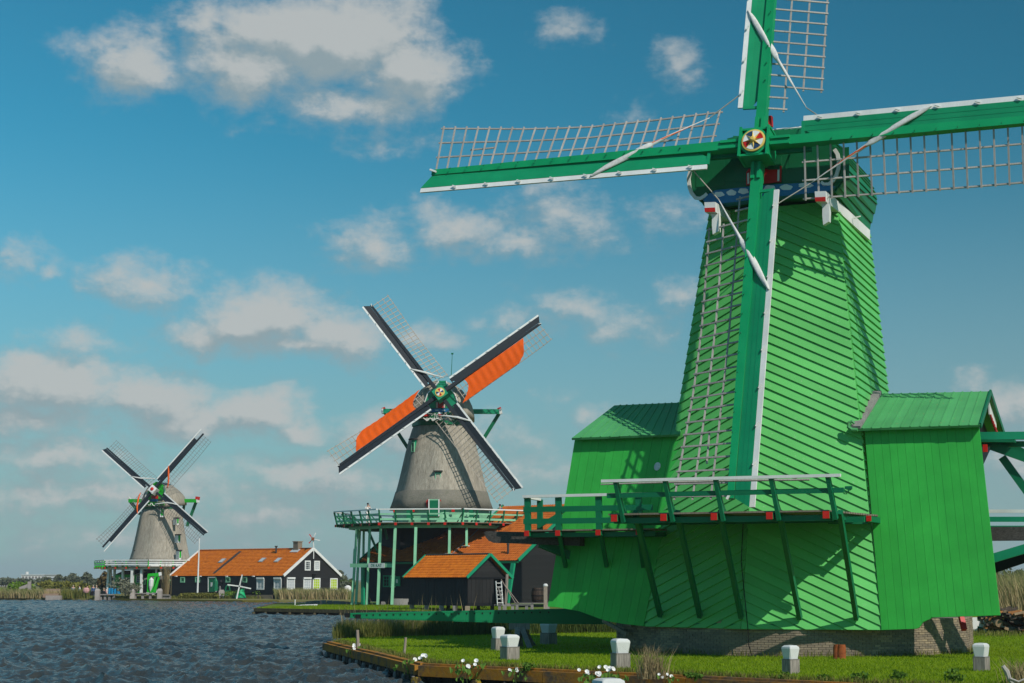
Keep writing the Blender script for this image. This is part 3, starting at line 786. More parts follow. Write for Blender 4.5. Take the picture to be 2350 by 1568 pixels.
def green_mill():
    mill = thing('windmill', 'big bright green boarded sawmill with green sails on a brick base', 'windmill', mf(0, -4.8, .8))
    # --- facets of the breast
    b0 = onF(1701, 1444, .4); t0 = onF(1766, 476, -1.2)
    ridge = t0 - b0
    dr, dl = rot_dir(-R_(0)) , None
    wr, wl = R_(11.6), R_(37.6)                                  # yaw of the right and left facet
    er = V3((math.cos(wr), -math.sin(wr), 0)); el = V3((-math.cos(wl), math.sin(wl), 0))
    nr = ridge.cross(er).normalized(); nl = ridge.cross(el).normalized()
    if nr.dot(NV) < 0: nr = -nr
    if nl.dot(NV) < 0: nl = -nl
    cr_b, cr_t = onp(2023, 1446, b0, nr), onp(1920, 462, b0, nr)
    cl_b, cl_t = onp(1480, 1438, b0, nl), onp(1629, 486, b0, nl)
    # side walls run straight back from the corners
    side_n = (cr_t - cr_b).cross(NV).normalized()
    if side_n.dot(RV) < 0: side_n = -side_n
    br_t = onp(1995, 536, cr_t, side_n); br_m = onp(2038, 905, cr_t, side_n)
    br_b = br_t + (br_m - br_t)*((cr_b.z - br_t.z)/(br_m.z - br_t.z))
    dep_t = (cr_t - br_t).dot(NV); dep_b = (cr_b-br_b).dot(NV)
    sl_n = (cl_t - cl_b).cross(NV).normalized()
    if sl_n.dot(RV) > 0: sl_n = -sl_n
    bl_t, bl_b = cl_t - NV*dep_t + UV*(br_t.z-cr_t.z), cl_b - NV*dep_b
    G = lambda p: tuple(round(x, 2) for x in ru(p))
    print('MILL', G(b0), G(t0), 'cr', G(cr_b), G(cr_t), 'cl', G(cl_b), G(cl_t), 'br', G(br_t), G(br_b))
    ins = .02
    def wall(name, quad, n, ddir, label=None, boards=True, pitch=.268):
        m = MB(); m.prism([p - n*ins for p in quad], -n*.1); w = obj(name, m, M['lgreen'], mill, label=label)
        if boards: clad('board', quad, n, ddir, pitch, M['lgreen'], w, .008, .060, 0, jit=.05)
        return w
    sl = math.tan(R_(25.5))
    wall('front_wall', [b0, t0, cr_t, cr_b], nr, er - UV*sl, 'breast wall right of the ridge, boards falling to the right')
    wall('front_wall', [b0, t0, cl_t, cl_b], nl, el - UV*sl, 'breast wall left of the ridge, boards falling to the left')
    wall('side_wall', [cr_b, cr_t, br_t, br_b], side_n, -NV - UV*.06, None, True, .262)
    wall('side_wall', [cl_b, cl_t, bl_t, bl_b], sl_n, -NV, None, False)
    m = MB(); m.prism([br_b, br_t, bl_t, bl_b], NV*.1); obj('back_wall', m, M['lgreen'], mill)
    m = MB(); m.poly([b0, cr_b, br_b, bl_b, cl_b]); 
    m.prism([b0+UV*.03, cr_b+UV*.03, br_b+UV*.03, bl_b+UV*.03, cl_b+UV*.03], UV*.12); m.f.pop(0); m.m.pop(0); obj('floor_frame', m, M['frame_green'], mill)

    # --- cap: shield, frieze, lofted roof, white border
    FS = -.72
    S = lambda u, v, f=FS: onF(u, v, f)
    K = lambda x, y: ((2000 + x*.25532)/1.2766, (330 + y*.25532)/1.2766)   # the enlarged crop used to read the cap
    SK = lambda x, y, f=FS: S(*K(x, y), f)
    shield = [SK(*q) for q in [(95,640),(85,700),(72,760),(80,850),(105,925),(150,985),(200,992),(250,965),(300,920),(380,890),(760,850),(1100,822),(1560,800),(1640,838),(1700,818),(1750,765),(1790,680),(1806,590),(1800,500),(1775,430),(1700,360),(1560,330),(300,385),(160,450),(115,540)]]
    m = MB(); m.prism(shield, -NV*.08); sh = obj('cap_shield', m, M['dgreen'], mill)
    # vertical board joints of the shield: narrow proud planks
    for x in np.arange(150, 1740, 118):
        top = SK(x, 420, FS+.004); bot = SK(x+2, 800 if x > 330 else 860, FS+.004)
        w = RV*.62
        m = MB(); m.prism([top+RV*.01, top+w*.98, bot+w*.98, bot+RV*.01], NV*random.uniform(.006, .016)); obj('plank', m, M['dgreen'], sh)
    bl = [(118,560),(98,640),(72,760),(82,860),(105,925),(150,982),(205,990),(255,962),(285,935)]
    brd = [(1745,425),(1780,480),(1795,560),(1790,650),(1765,730),(1725,790),(1680,825),(1630,830),(1590,805)]
    for pts in (bl, brd):
        m = MB(); pp = [SK(*q, FS+.04) for q in pts]
        rings = []
        for i, q in enumerate(pp):
            d = (pp[min(i+1, len(pp)-1)] - pp[max(i-1, 0)]).normalized(); sd = d.cross(NV).normalized()*.055
            rings.append([q-sd, q+sd, q+sd+NV*.06, q-sd+NV*.06])
        m.loft(rings); obj('shield_border', m, M['white'], mill)
    # frieze with painted clouds
    fz = [SK(*q, FS+.10) for q in [(232,1005),(300,930),(380,892),(760,850),(1100,822),(1570,800),(1600,830),(1745,845),(1690,900),(1000,975),(430,1045),(262,1030)]]
    m = MB(); m.prism(fz, -NV*.30); fr = obj('frieze', m, M['blue'], mill)
    rr = random.Random(4)
    for (x, y, w_, h_) in [(418,942,62,32),(560,924,56,36),(697,906,62,36),(1000,876,70,42),(1188,862,74,36),(1412,838,88,32)]:
        pts = []
        for k in range(22):
            a = 2*math.pi*k/22; q = .86 + .2*abs(math.sin(2.5*a+x*.01)) + rr.uniform(-.03, .03)
            pts.append(SK(x + w_*q*math.cos(a), y + h_*q*math.sin(a)*(1.05 if math.sin(a) < 0 else .8), FS+.104))
        m = MB(); m.prism(pts, NV*.004); obj('painted_cloud', m, M['white2'], fr)
    # underside of the frieze
    m = MB(); q = [SK(*p, FS+.10) for p in [(262,1032),(430,1047),(1000,977),(1690,902)]]; 
    m.loft([[p, p - NV*.3 - UV*.03, p - NV*.62 + UV*.02, p - NV*.3 + UV*.1] for p in q]); obj('frieze_soffit', m, M['blue'], mill)
    # red hatch behind the shaft
    m = MB(); q = [SK(*p, FS+.03) for p in [(735,690),(760,650),(1130,655),(1132,800),(735,838)]]; m.prism(q, NV*.05); ht = obj('hatch', m, M['red'], mill)
    m = MB(); q = [SK(*p, FS+.085) for p in [(1090,658),(1113,656),(1110,785),(1088,788)]]; m.prism(q, NV*.02); obj('hatch_post', m, M['white2'], ht)
    m = MB(); q = [SK(*p, FS+.085) for p in [(742,700),(765,690),(765,815),(745,820)]]; m.prism(q, NV*.02); obj('hatch_post', m, M['white2'], ht)
    m = MB(); q = [SK(*p, FS+.03) for p in [(1122,620),(1138,616),(1132,800),(1118,800)]]; m.prism(q, NV*.07); obj('hatch_jamb', m, M['red'], ht)
    m = MB(); q = [SK(*p, FS+.04) for p in [(980,520),(1135,505),(1132,655),(985,660)]]; m.prism(q, NV*.05); obj('hatch_cover', m, M['dgreen'], mill)
    # cap body lofted backwards; sections as (r, u)
    f0, f1 = -.80, -5.75
    B1 = [ru(onF(u, v, f1)) for u, v in [(1992,533),(2011,470),(2010,448),(1992,408),(1960,372)]]
    rc = .08
    sec0 = [(2.08,13.98),(2.46,14.42),(2.50,14.85),(2.30,15.35),(1.85,15.80),(1.1,16.05),(0,16.12)]
    sec1 = [(p[0]-rc, p[2]) for p in B1]; sec1 = sec1 + [(sec1[-1][0]*.5, sec1[-1][1]+.34), (0, sec1[-1][1]+.45)]
    print('cap rear', [(round(a, 2), round(b, 2)) for a, b in sec1])
    def sec(t): return [(a[0]*(1-t)+b[0]*t, a[1]*(1-t)+b[1]*t) for a, b in zip(sec0, sec1)]
    m = MB(); rings = []
    for t in (0, .5, 1):
        h = sec(t); f = f0*(1-t)+f1*t
        rings.append([mf(rc+r*.985, f, u) for r, u in h] + [mf(rc-r*.985, f, u) for r, u in h[-2::-1]])
    m.loft(rings); capb = obj('cap_roof', m, M['capgreen'], mill)
    # roof boards along the cap
    per = []
    for i in range(len(sec0)-1):
        nb = max(1, round(math.dist(sec0[i], sec0[i+1])/.20))
        for k in range(nb): per.append((i, k/nb, (k+1)/nb))
    for side in (1, -1):
        for (i, a, b) in per:
            m = MB(); vs = []
            for t in (0, 1):
                h = sec(t); f = f0*(1-t) + f1*t
                lo = [h[i][j]*(1-a)+h[i+1][j]*a for j in (0, 1)]; hi = [h[i][j]*(1-b)+h[i+1][j]*b for j in (0, 1)]
                nx, ny = hi[1]-lo[1], -(hi[0]-lo[0]); l = math.hypot(nx, ny) or 1; nx, ny = nx/l, ny/l
                for (pt, off) in ((lo, .0), (hi, .0), (hi, .010), (lo, .05)):
                    vs.append(mf(rc+side*(pt[0]+nx*off), f, pt[1]+ny*off))
            m.add(vs, [(0,1,2,3),(7,6,5,4),(0,4,5,1),(1,5,6,2),(2,6,7,3),(3,7,4,0)])
            obj('roof_board', m, M['capgreen'], capb)
    # sloping front of the cap above the shield
    Q = [mf(-1.75, FS-.02, 15.62), mf(2.0, FS-.02, 15.45), mf(1.35, FS-1.2, 16.35), mf(-.55, FS-1.2, 16.38)]
    nq = (Q[1]-Q[0]).cross(Q[3]-Q[0]).normalized(); nq = nq if nq.z > 0 else -nq
    m = MB(); m.prism(Q, -nq*.25); fhip = obj('cap_front_roof', m, M['capgreen'], mill)
    clad('roof_board', Q, nq, RV, .16, M['capgreen'], fhip, .008, .045)
    m = MB(); m.beam(Q[3]+nq*.05, Q[2]+nq*.05, .10, .10, nq); m.beam(Q[2]+nq*.05, Q[1]+nq*.06, .10, .08, nq); obj('roof_trim', m, M['white'], mill)
    m = MB(); p = SK(1000, 95, -1.5); m.beam(p-UV*.2, p+UV*.14, .16, .2, NV); obj('ridge_ornament', m, M['red'], mill)
    for k in range(5):
        m = MB(); p = SK(1452+k*14, 178+k*5, -.75); m.beam(p-UV*.06, p+UV*.05, .035, .03, NV); obj('comb_tooth', m, M['white'], mill)
    # white sill under the right side of the cap
    a_, b_ = S(1903, 462, -.9), onp(1990, 541, cr_t+side_n*.06, side_n)
    m = MB(); m.beam(a_ + side_n*.05, b_ + side_n*.05, .10, .34, UV); obj('cap_sill', m, M['white'], mill)
    m = MB(); mid = (a_+b_)/2 + side_n*.13; m.beam(mid, mid + side_n*.25 + UV*.02, .04, .04); obj('sill_pin', m, M['white'], mill)
    # two white bracket beams with red ends
    for (x, y, w_, h_) in [(248,1030,125,110),(1515,905,125,115)]:
        f = .12
        q = [SK(*p, f) for p in [(x,y),(x+w_,y-4),(x+w_+6,y+h_*1.02),(x+8,y+h_*1.02)]]
        m = MB(); m.prism(q, -NV*1.6); bb = obj('bracket_beam', m, M['white'], mill)
        q = [SK(*p, f+.01) for p in [(x+2,y+h_*.6),(x+w_-2,y+h_*.55),(x+w_+2,y+h_*1.0),(x+10,y+h_*1.02)]]
        m = MB(); m.prism(q, NV*.02); obj('red_end', m, M['red'], bb)
        q = [SK(*p, f-.2) for p in [(x+65,y+h_*1.05),(x+w_+35,y+h_*1.05),(x+w_+42,y+h_*1.9),(x+w_+38,y+h_*3.0),(x+w_-28,y+h_*3.35),(x+w_-38,y+h_*2.4),(x+88,y+h_*1.6)]]
        m = MB(); m.prism(q, -NV*.22); obj('corbel', m, M['white'], bb)
    # --- wind shaft, poll end and rosette
    tau, phi = R_(14.3), R_(-1.3)
    N = NV*math.cos(tau) + UV*math.sin(tau); V = UV*math.cos(tau) - NV*math.sin(tau)
    m = MB(); m.tube([HUB - N*2.5, HUB + N*.3], [.3, .34], 12); obj('wind_shaft', m, M['frame_green'], mill)
    X = RV*math.cos(phi) + V*math.sin(phi); Yv = V*math.cos(phi) - RV*math.sin(phi)
    m = MB(); pts = []
    for k in range(8):
        a = math.pi/8 + k*math.pi/4; r = .475
        pts.append(HUB + (X*math.cos(a) + Yv*math.sin(a))*r + N*.42)
    m.prism(pts, -N*.95); poll = obj('poll_end', m, M['tgreen'], mill)
    for sx in (-1, 1):
        m = MB(); c_ = HUB + X*(.44*sx) + N*.08; m.box(c_, X*.035, Yv*.5, N*.40); obj('poll_flange', m, M['tgreen'], poll)
        m = MB(); c_ = HUB + Yv*(.44*sx) + N*.02; m.box(c_, X*.5, Yv*.035, N*.38); obj('poll_flange', m, M['tgreen'], poll)
        m = MB(); c_ = HUB + X*(.80*sx) + N*.17; m.box(c_+Yv*.1, X*.30, Yv*.045, N*.22); m.box(c_-Yv*.1, X*.30, Yv*.045, N*.22); obj('wedge', m, M['tgreen'], poll)
        m = MB(); c_ = HUB + Yv*(.78*sx) - N*.18; m.box(c_+X*.1, X*.05, Yv*.28, N*.22); m.box(c_-X*.1, X*.05, Yv*.28, N*.22); obj('wedge', m, M['tgreen'], poll)
        m = MB(); c_ = HUB + X*(1.15*sx) - Yv*.22 - N*.03; m.beam(c_-X*.55, c_+X*.55, .12, .10, N); obj('clamp_bar', m, M['frame_green'], poll)
    C_ = HUB + N*.43
    ring = lambda r, n, z: [C_ + (X*math.cos(2*math.pi*k/n) + Yv*math.sin(2*math.pi*k/n))*r + N*z for k in range(n)]
    m = MB(); m.loft([ring(.37, 40, 0), ring(.37, 40, .05), ring(.325, 40, .06)]); ros = obj('rosette', m, M['yellow'], poll)
    for k in range(8):
        a0, a1 = (k)*math.pi/4 + .12, (k+1)*math.pi/4 + .12
        pts = [C_ + N*.062] + [C_ + (X*math.cos(a0+(a1-a0)*j/6) + Yv*math.sin(a0+(a1-a0)*j/6))*.315 + N*.062 for j in range(7)]
        m = MB(); m.prism(pts, N*.006); obj('rosette_sector', m, M[('red', 'white', 'navy', 'white')[k % 4]], poll)
    m = MB(); st = []
    for k in range(16):
        a = k*math.pi/8 + .12; r = .30 if k % 2 == 0 else .085
        st.append(C_ + (X*math.cos(a) + Yv*math.sin(a))*r + N*.07)
    for k in range(16): m.add([st[k], st[(k+1) % 16], C_ + N*.15], [(0, 1, 2)])
    obj('star', m, M['yellow'], poll)
    m = MB(); m.loft([[C_ + (X*math.cos(2*math.pi*k/14) + Yv*math.sin(2*math.pi*k/14))*r + N*z for k in range(14)] for r, z in ((.085, .1), (.08, .17), (.05, .2))]); obj('boss', m, M['yellow'], poll)

    # --- sails
    mats = dict(stock=M['tgreen'], board=M['tgreenl'], edge=M['white'], lattice=M['lattice'], canvas=M['canvas'], stripe=M['orange_stripe'], hook=M['frame_green'], extra=True)
    make_sails(mill, HUB, RV, NV, tau, phi, 11.2, mats, short=('U', 'D'), furl=furl_green,
               part_label={'L': 'sail pointing left, canvas rolled with an orange stripe', 'U': 'upright sail running out of the top of the picture',
                           'R': 'sail pointing right, out of the picture', 'D': 'sail pointing down in front of the boarded breast'})

    # --- wings
    def wing(side, TL, TR, BR, bottom, BL, p0, eave, ridge_pts, nplank, lab):
        e0 = V3(p0[0]); e1 = V3(p0[1])
        wn = RV.cross(e1 - e0).normalized(); wn = wn if wn.dot(NV) > 0 else -wn
        e0 = e0 + wn*.06
        q = [onp(*x, e0, wn) for x in (TL, TR, BR, BL)]
        bot = [onp(*x, e0, wn) for x in bottom]
        m = MB(); m.prism([p - wn*.03 for p in [q[0], q[1], q[2]] + bot + [q[3]]], -wn*.06); w = obj('wing_wall', m, M['wgreen'], mill, label=lab)
        # planks: each runs from the eave to the cut lower edge
        poly_b = [q[3]] + bot[::-1] + [q[2]]
        ex = (q[1]-q[0]).normalized()
        def lower(s):
            xs = [(b - q[3]).dot(ex) for b in poly_b]; tot = xs[-1]
            x = s*tot
            for i in range(len(xs)-1):
                if xs[i] <= x <= xs[i+1] + 1e-9:
                    t = (x - xs[i])/max(xs[i+1]-xs[i], 1e-6); return poly_b[i]*(1-t) + poly_b[i+1]*t
            return poly_b[-1]
        cuts = [0]
        for k in range(nplank): cuts.append(cuts[-1] + random.uniform(.88, 1.12))
        cuts = [c/cuts[-1] for c in cuts]
        for k in range(nplank):
            s0, s1 = cuts[k] + .0008, cuts[k+1] - .0008
            top = [q[0]*(1-s)+q[1]*s for s in (s0, s1)]
            lows = [lower(s1)] + [b for b in poly_b[::-1] if s0 < (b-q[3]).dot(ex)/(q[2]-q[3]).dot(ex) < s1] + [lower(s0)]
            th = random.uniform(.012, .018)
            pts = [top[0], top[1]] + lows
            m = MB(); m.prism([p - wn*.008 for p in pts], wn*(th)); obj('plank', m, M['wgreen'], w)
        # roof: front slope to the ridge, rear slope mirrored
        a, b = [onp(*x, (q[0]+q[1])*.5 + NV*.30, NV) for x in eave]
        depth = 2.7
        c_, d = [onp(*x, a - NV*depth, NV) for x in ridge_pts]      # ridge left, ridge right
        nf = (b-a).cross(c_-a).normalized(); nf = nf if nf.z > 0 else -nf
        m = MB(); m.prism([a - nf*.0, b, d, c_], -nf*.05); rf = obj('wing_roof', m, M['rgreen'], mill)
        nr_ = 13 if side > 0 else 11
        for k in range(nr_):
            s0, s1 = k/nr_, (k+1)/nr_
            quad = [a*(1-s0)+b*s0, a*(1-s1)+b*s1, c_*(1-s1)+d*s1, c_*(1-s0)+d*s0]
            ov = (quad[0]-quad[3]).normalized()*random.uniform(-.01, .03)
            quad[0] = quad[0] + ov; quad[1] = quad[1] + ov
            g = (b-a).normalized()*.006
            m = MB(); m.prism([quad[0]+g+nf*.002, quad[1]-g+nf*.002, quad[2]-g+nf*.002, quad[3]+g+nf*.002], nf*.022); obj('roof_plank', m, M['rgreen'], rf)
            m = MB(); p, r_ = quad[1], quad[2]; m.beam(p+nf*.025, r_+nf*.025, .045, .035, nf); obj('roof_batten', m, M['rgreen'], rf)
        a2, b2 = c_ - NV*depth*.9 + UV*(a.z-c_.z)*.9, d - NV*depth*.9 + UV*(b.z-d.z)*.9
        nb_ = (d-c_).cross(a2-c_).normalized(); nb_ = nb_ if nb_.z > 0 else -nb_
        m = MB(); m.prism([c_, d, b2, a2], -nb_*.05); obj('wing_roof', m, M['rgreen'], mill)
        # rear wall closes the wing
        m = MB(); inn = 1.2 if side > 0 else .3
        zb = q[3].z if side > 0 else q[2].z
        rr_ = RV*inn
        m.prism([a2 + NV*.35, b2 + NV*.35 - RV*(inn*(1 if side > 0 else 0)), V3((b2+NV*.35).xy.to_3d()) - RV*(inn*(1 if side > 0 else 0)) + UV*(zb+1), V3((a2+NV*.35).xy.to_3d()) + UV*(zb+1)], NV*.05)
        obj('rear_wall', m, M['wgreen'], mill)
        return q, (a, b, c_, d, b2, nf, nb_), wn, w
    ogee = [(2138,1417),(2134,1421),(2126,1424),(2118,1428),(2113,1435),(2109,1440),(2103,1443)]
    qR, roofR, wn, wR = wing(1, (1984,985), (2246,975), (2295,1412), ogee, (2023,1446), (cr_b, cr_t), [(1957,986),(2248,977)], [(2010,906),(2271,900)], 14, 'right wing wall with an ogee cut in its lower edge')
    qL, roofL, wnl, wL = wing(-1, (1320,1004), (1566,996), (1477,1437), [(1430,1432),(1390,1425),(1330,1403),(1281,1394)], (1257,1392), (cl_b, cl_t), [(1312,1007),(1560,998)], [(1410,932),(1572,925)], 12, 'left wing wall standing over the water side')
    # flashing and scroll where the right wing roof meets the body
    a, b, c_, d, b2, nf, nb_ = roofR
    m = MB(); m.beam(a+nf*.06+RV*.1, c_+nf*.08+RV*.05, .28, .10, nf); obj('lead_flashing', m, M['greywood'], mill)
    m = MB(); 
    pts = [a+nf*.05+RV*x+UV*z for x, z in ((.15,-.06),(-.02,-.05),(-.12,.03),(-.1,.16),(0,.2),(.06,.12))]
    m.tube(pts, [.05,.06,.06,.06,.05,.03], 8); obj('gutter_scroll', m, M['rgreen'], mill)
    # open gable of the right wing: barge boards, white valance with red teeth
    m = MB(); m.beam(b+nf*.0+RV*.03, d+RV*.03, .05, .16, nf); m.beam(d+RV*.03, b2+RV*.03, .05, .16, nb_); obj('barge_board', m, M['frame_green'], mill)
    fr_ = d + RV*.0; down = (b2 - d)
    vq = [d + down*.10 - UV*.06, d + down*.62 - UV*.05, d + down*.60 - UV*.42, d + down*.12 - UV*.52]
    m = MB(); m.prism([p - RV*.1 for p in vq], RV*.04); va = obj('valance', m, M['white'], mill)
    for k in range(6):
        p = vq[3]*(1-k/5.5) + vq[2]*(k/5.5)
        m = MB(); m.prism([p - RV*.05, p + (vq[2]-vq[3])*.09 - RV*.05, p + (vq[2]-vq[3])*.17 - RV*.05 - UV*.2, p - RV*.05 - UV*.06, ], RV*.03); obj('valance_tooth', m, M['red'], va)
    m = MB(); dk = [b - RV*.4 - NV*.3, d - RV*.4 - UV*.5, b2 - RV*.4 - UV*.3, b - RV*.4 - NV*2.5 - UV*1.0, b - RV*.4 - NV*.3 - UV*1.0]; m.prism(dk, RV*.05); obj('gable_shade_panel', m, M['tar'], mill)  # dark sheet stands in for the shade inside the open wing
    # round window of the left wing
    cw = onp(1509, 1071, qL[0], wnl) + wnl*.012
    m = MB(); m.loft([[cw + RV*math.cos(k*math.pi/12)*r + (qL[0]-qL[3]).normalized()*math.sin(k*math.pi/12)*r*1.25 + wnl*z for k in range(24)] for r, z in ((.105, 0), (.105, .02), (.085, .022))]); obj('round_window', m, M['canvas'], mill)

    # --- main gallery
    zf = 4.15; Ff = 3.45
    gl, gr = onp(1396, 1181, mf(0, Ff, 0), NV), onp(1897, 1170, mf(0, Ff, 0), NV)
    rl, rr2 = ru(gl)[0], ru(gr)[0]
    backR = ru(cr_b)[1] + .6
    deck = thing_part = MB()
    # deck frame carries loose planks laid side by side along the breast
    m = MB(); m.beam(mf(rl+.1, Ff-.25, zf-.22), mf(rr2+.1, Ff-.25, zf-.22), .16, .16); m.beam(mf(rl+.1, Ff-1.9, zf-.22), mf(rr2+.6, Ff-1.9, zf-.22), .16, .16)
    gal = obj('gallery', m, M['frame_green'], mill, label='wide gallery round the front with white handrail')
    npk = 22
    for k in range(npk):
        f = Ff - .02 - k*.205
        if f < -.95: break
        ra, rb = rl + random.uniform(-.03, .03) + k*.02, rr2 + .02 + (Ff-f)*.11
        m = MB(); m.beam(mf(ra, f-.1, zf-.035+random.uniform(-.006, .006)), mf(rb, f-.1, zf-.035), .178, .05, UV); obj('deck_plank', m, M['deck'], gal)
    # joists with red ends
    posts_px = [1406.5, 1519.8, 1635.5, 1762.8, 1892.8]
    for i, px in enumerate(posts_px):
        p = onp(px+3, 1176, mf(0, Ff+.10, 0), NV); r = ru(p)[0]
        m = MB(); m.beam(mf(r, Ff+.10, zf-.15), mf(r, .0, zf-.15), .17, .19); jo = obj('joist', m, M['frame_green'], gal)
        m = MB(); m.beam(mf(r, Ff+.10, zf-.15), mf(r, Ff+.125, zf-.15), .18, .20); obj('red_end', m, M['red'], gal)
        # leaning post and its prop
        r2 = r + .22
        m = MB(); m.beam(mf(r2, Ff-.10, zf-.26), mf(r2-.12, Ff+.22, zf+.92), .11, .19, NV); obj('rail_post', m, M['frame_green'], gal)
        m = MB(); m.beam(mf(r2-.10, Ff-.55, zf-.02), mf(r2-.1, Ff+.12, zf+.60), .07, .08); obj('post_prop', m, M['frame_green'], gal)
    Fr = Ff + .20
    m = MB(); p0_, p1_ = onp(1381, 1104.5, mf(0, Fr+.06, 0), NV), onp(1929, 1091, mf(0, Fr+.06, 0), NV)
    m.beam(p0_, p1_, .13, .085); obj('handrail', m, M['white'], gal)
    m = MB(); p0_, p1_ = onp(1393, 1138, mf(0, Fr-.08, 0), NV), onp(1936, 1125, mf(0, Fr-.08, 0), NV)
    m.beam(p0_, p1_, .05, .14); obj('mid_rail', m, M['frame_green'], gal)
    m = MB(); pb = [onp(u, v, mf(0, Fr-.25, 0), NV) for u, v in ((1379,1112),(1500,1108),(1700,1103),(1858,1101))]; m.tube(pb, [.02, .028, .03, .03], 8); obj('boat_hook_pole', m, M['lattice'], gal)
    # struts from the gallery down to the breast
    zs = zf - .26
    for (u0, u1, v1) in [(1459.7,1515.6,1413),(1555.8,1606.4,1415),(1653.7,1700.9,1417),(1790,1835.6,1419),(1928.7,1965.5,1420)]:
        nn, b_ = (nl, b0) if u1 < 1702 else (nr, b0)
        foot = onp(u1, v1, b_ + nn*.10, nn)
        top = onz(u0, 1183.5, zs)
        if (top-HUB).dot(NV) > Ff: top = onp(u0, 1183.5, mf(0, Ff-.35, 0), NV)
        m = MB(); m.beam(foot, top + (top-foot).normalized()*.15, .13, .15, NV); obj('strut', m, M['frame_green'], gal)
    # right side: beam end with red face close to the wing
    p = onF(1990, 1191, backR+.55); m = MB(); m.beam(p, p - NV*1.5, .16, .16); obj('side_beam', m, M['frame_green'], gal)
    m = MB(); q = onp(1994, 1190, p + NV*.02, NV); m.beam(q, q+NV*.02, .14, .16); obj('red_end', m, M['red'], gal)
    m = MB(); p1 = onF(1900, 1197, .8); m.beam(p1, onF(1992, 1197, .5), .12, .14); obj('side_beam', m, M['frame_green'], gal)

    # --- side gallery along the left wing
    Fw = ru(qL[0])[1]*.0 + ru((qL[0]+qL[3])*.5)[1]
    F2 = Fw + 1.35
    g0, g1 = onp(1207, 1222, mf(0, F2, 0), NV), onp(1500, 1219, mf(0, F2, 0), NV)
    z2 = (g0.z+g1.z)/2 + .09
    r0_, r1_ = ru(g0)[0], ru(g1)[0]
    m = MB(); m.beam(mf(r0_, F2-.2, z2-.17), mf(r1_, F2-.2, z2-.17), .12, .14); m.beam(mf(r0_, F2-1.1, z2-.17), mf(r1_, F2-1.1, z2-.17), .12, .14)
    sg = obj('side_gallery', m, M['frame_green'], mill, label='narrow gallery on the left wing')
    for k in range(6):
        m = MB(); m.beam(mf(r0_, F2-.1-k*.21, z2-.03), mf(r1_, F2-.1-k*.21, z2-.03), .19, .045, UV); obj('deck_plank', m, M['deck'], sg)
    for px in (1206.8, 1278, 1370.5, 1463):
        r = ru(onp(px+2, 1217, mf(0, F2+.08, 0), NV))[0]
        m = MB(); m.beam(mf(r, F2+.08, z2-.12), mf(r, F2-1.2, z2-.12), .15, .16); obj('joist', m, M['frame_green'], sg)
        m = MB(); m.beam(mf(r, F2+.08, z2-.12), mf(r, F2+.10, z2-.12), .16, .17); obj('red_end', m, M['red'], sg)
        m = MB(); m.beam(mf(r+.02, F2+.02, z2-.05), mf(r+.0, F2+.02, z2+.98), .19, .10, NV); obj('rail_post', m, M['frame_green'], sg)
    for (dz, w_, h_, mt, nm, e) in ((1.03, .14, .085, M['white'], 'handrail', .02), (.62, .05, .17, M['frame_green'], 'mid_rail', 0), (.25, .05, .17, M['frame_green'], 'mid_rail', 0)):
        m = MB(); m.beam(mf(r0_-.06, F2+.05+e, z2+dz), mf(r1_-(.1 if dz > 1 else 0), F2+.05+e, z2+dz-.0), w_, h_); obj(nm, m, mt, sg)
    m = MB(); m.beam(mf(r0_+.02, F2-1.05, z2-.05), mf(r0_+.02, F2-1.05, z2+.98), .17, .10, NV); obj('rail_post', m, M['frame_green'], sg)
    m = MB(); m.beam(mf(r0_+.02, F2-1.0, z2+.98), mf(r0_+.02, F2+.1, z2+1.01), .12, .08); obj('handrail', m, M['white'], sg)
    m = MB(); m.beam(mf(r0_+.02, F2-.9, z2+.1), mf(r0_+.9, F2-1.0, z2+.62), .08, .1); obj('rail_brace', m, M['frame_green'], sg)
    for (u0, u1, v1) in ((1284,1298,1300),(1379,1392,1299),(1466,1476,1300)):
        foot = onp(u1, v1, qL[0]+wnl*.06, wnl); r = ru(onp(u0, 1222, mf(0, F2-.1, 0), NV))[0]
        m = MB(); m.beam(foot, mf(r, F2-.1, z2-.15), .12, .13); obj('strut', m, M['frame_green'], sg)
    # dark log beam poking out under the side gallery
    Fb = F2 - .55
    bl_ = [onp(u, v, mf(0, Fb, 0), NV) for u, v in ((1111,1221),(1118,1219),(1330,1225),(1330,1253),(1160,1247),(1133,1246),(1121,1241),(1113,1231))]
    m = MB(); m.prism(bl_, -NV*.42); obj('sill_beam', m, M['darkwood'], mill)
    m = MB(); p, q = onp(1240, 1247, mf(0, Fb-.1, 0), NV), onp(1330, 1285, mf(0, Fw-.2, 0), NV); m.beam(p, q, .2, .26); obj('knee_brace', m, M['frame_green'], mill)

    # --- timber frame and gallery sticking out of the open end of the right wing
    Fg = Fw - .2
    def rb(u0, v0, u1, v1, w_, h_, mt, nm, F=None, parent=mill):
        F = Fg if F is None else F
        p, q = onp(u0, v0, mf(0, F, 0), NV), onp(u1, v1, mf(0, F, 0), NV); m = MB(); m.beam(p, q, w_, h_); return obj(nm, m, mt, parent)
    fr2 = rb(2225, 1001, 2480, 999, .22, .22, M['teal'], 'crane_frame', Fg-1.0)
    rb(2225, 1019, 2480, 1020, .2, .16, M['frame_green'], 'crane_rail', Fg-1.2, fr2)
    rb(2240, 1012, 2330, 1013, .3, .08, M['frame_green'], 'crane_rail', Fg-.8, fr2)
    rb(2275, 1023, 2430, 1078, .22, .26, M['frame_green'], 'crane_brace', Fg-1.1, fr2)
    rb(2300, 1050, 2420, 1215, .2, .22, M['frame_green'], 'crane_brace', Fg-1.3, fr2)
    rb(2312, 1018, 2420, 1075, .16, .18, M['frame_green'], 'crane_brace', Fg-1.6, fr2)
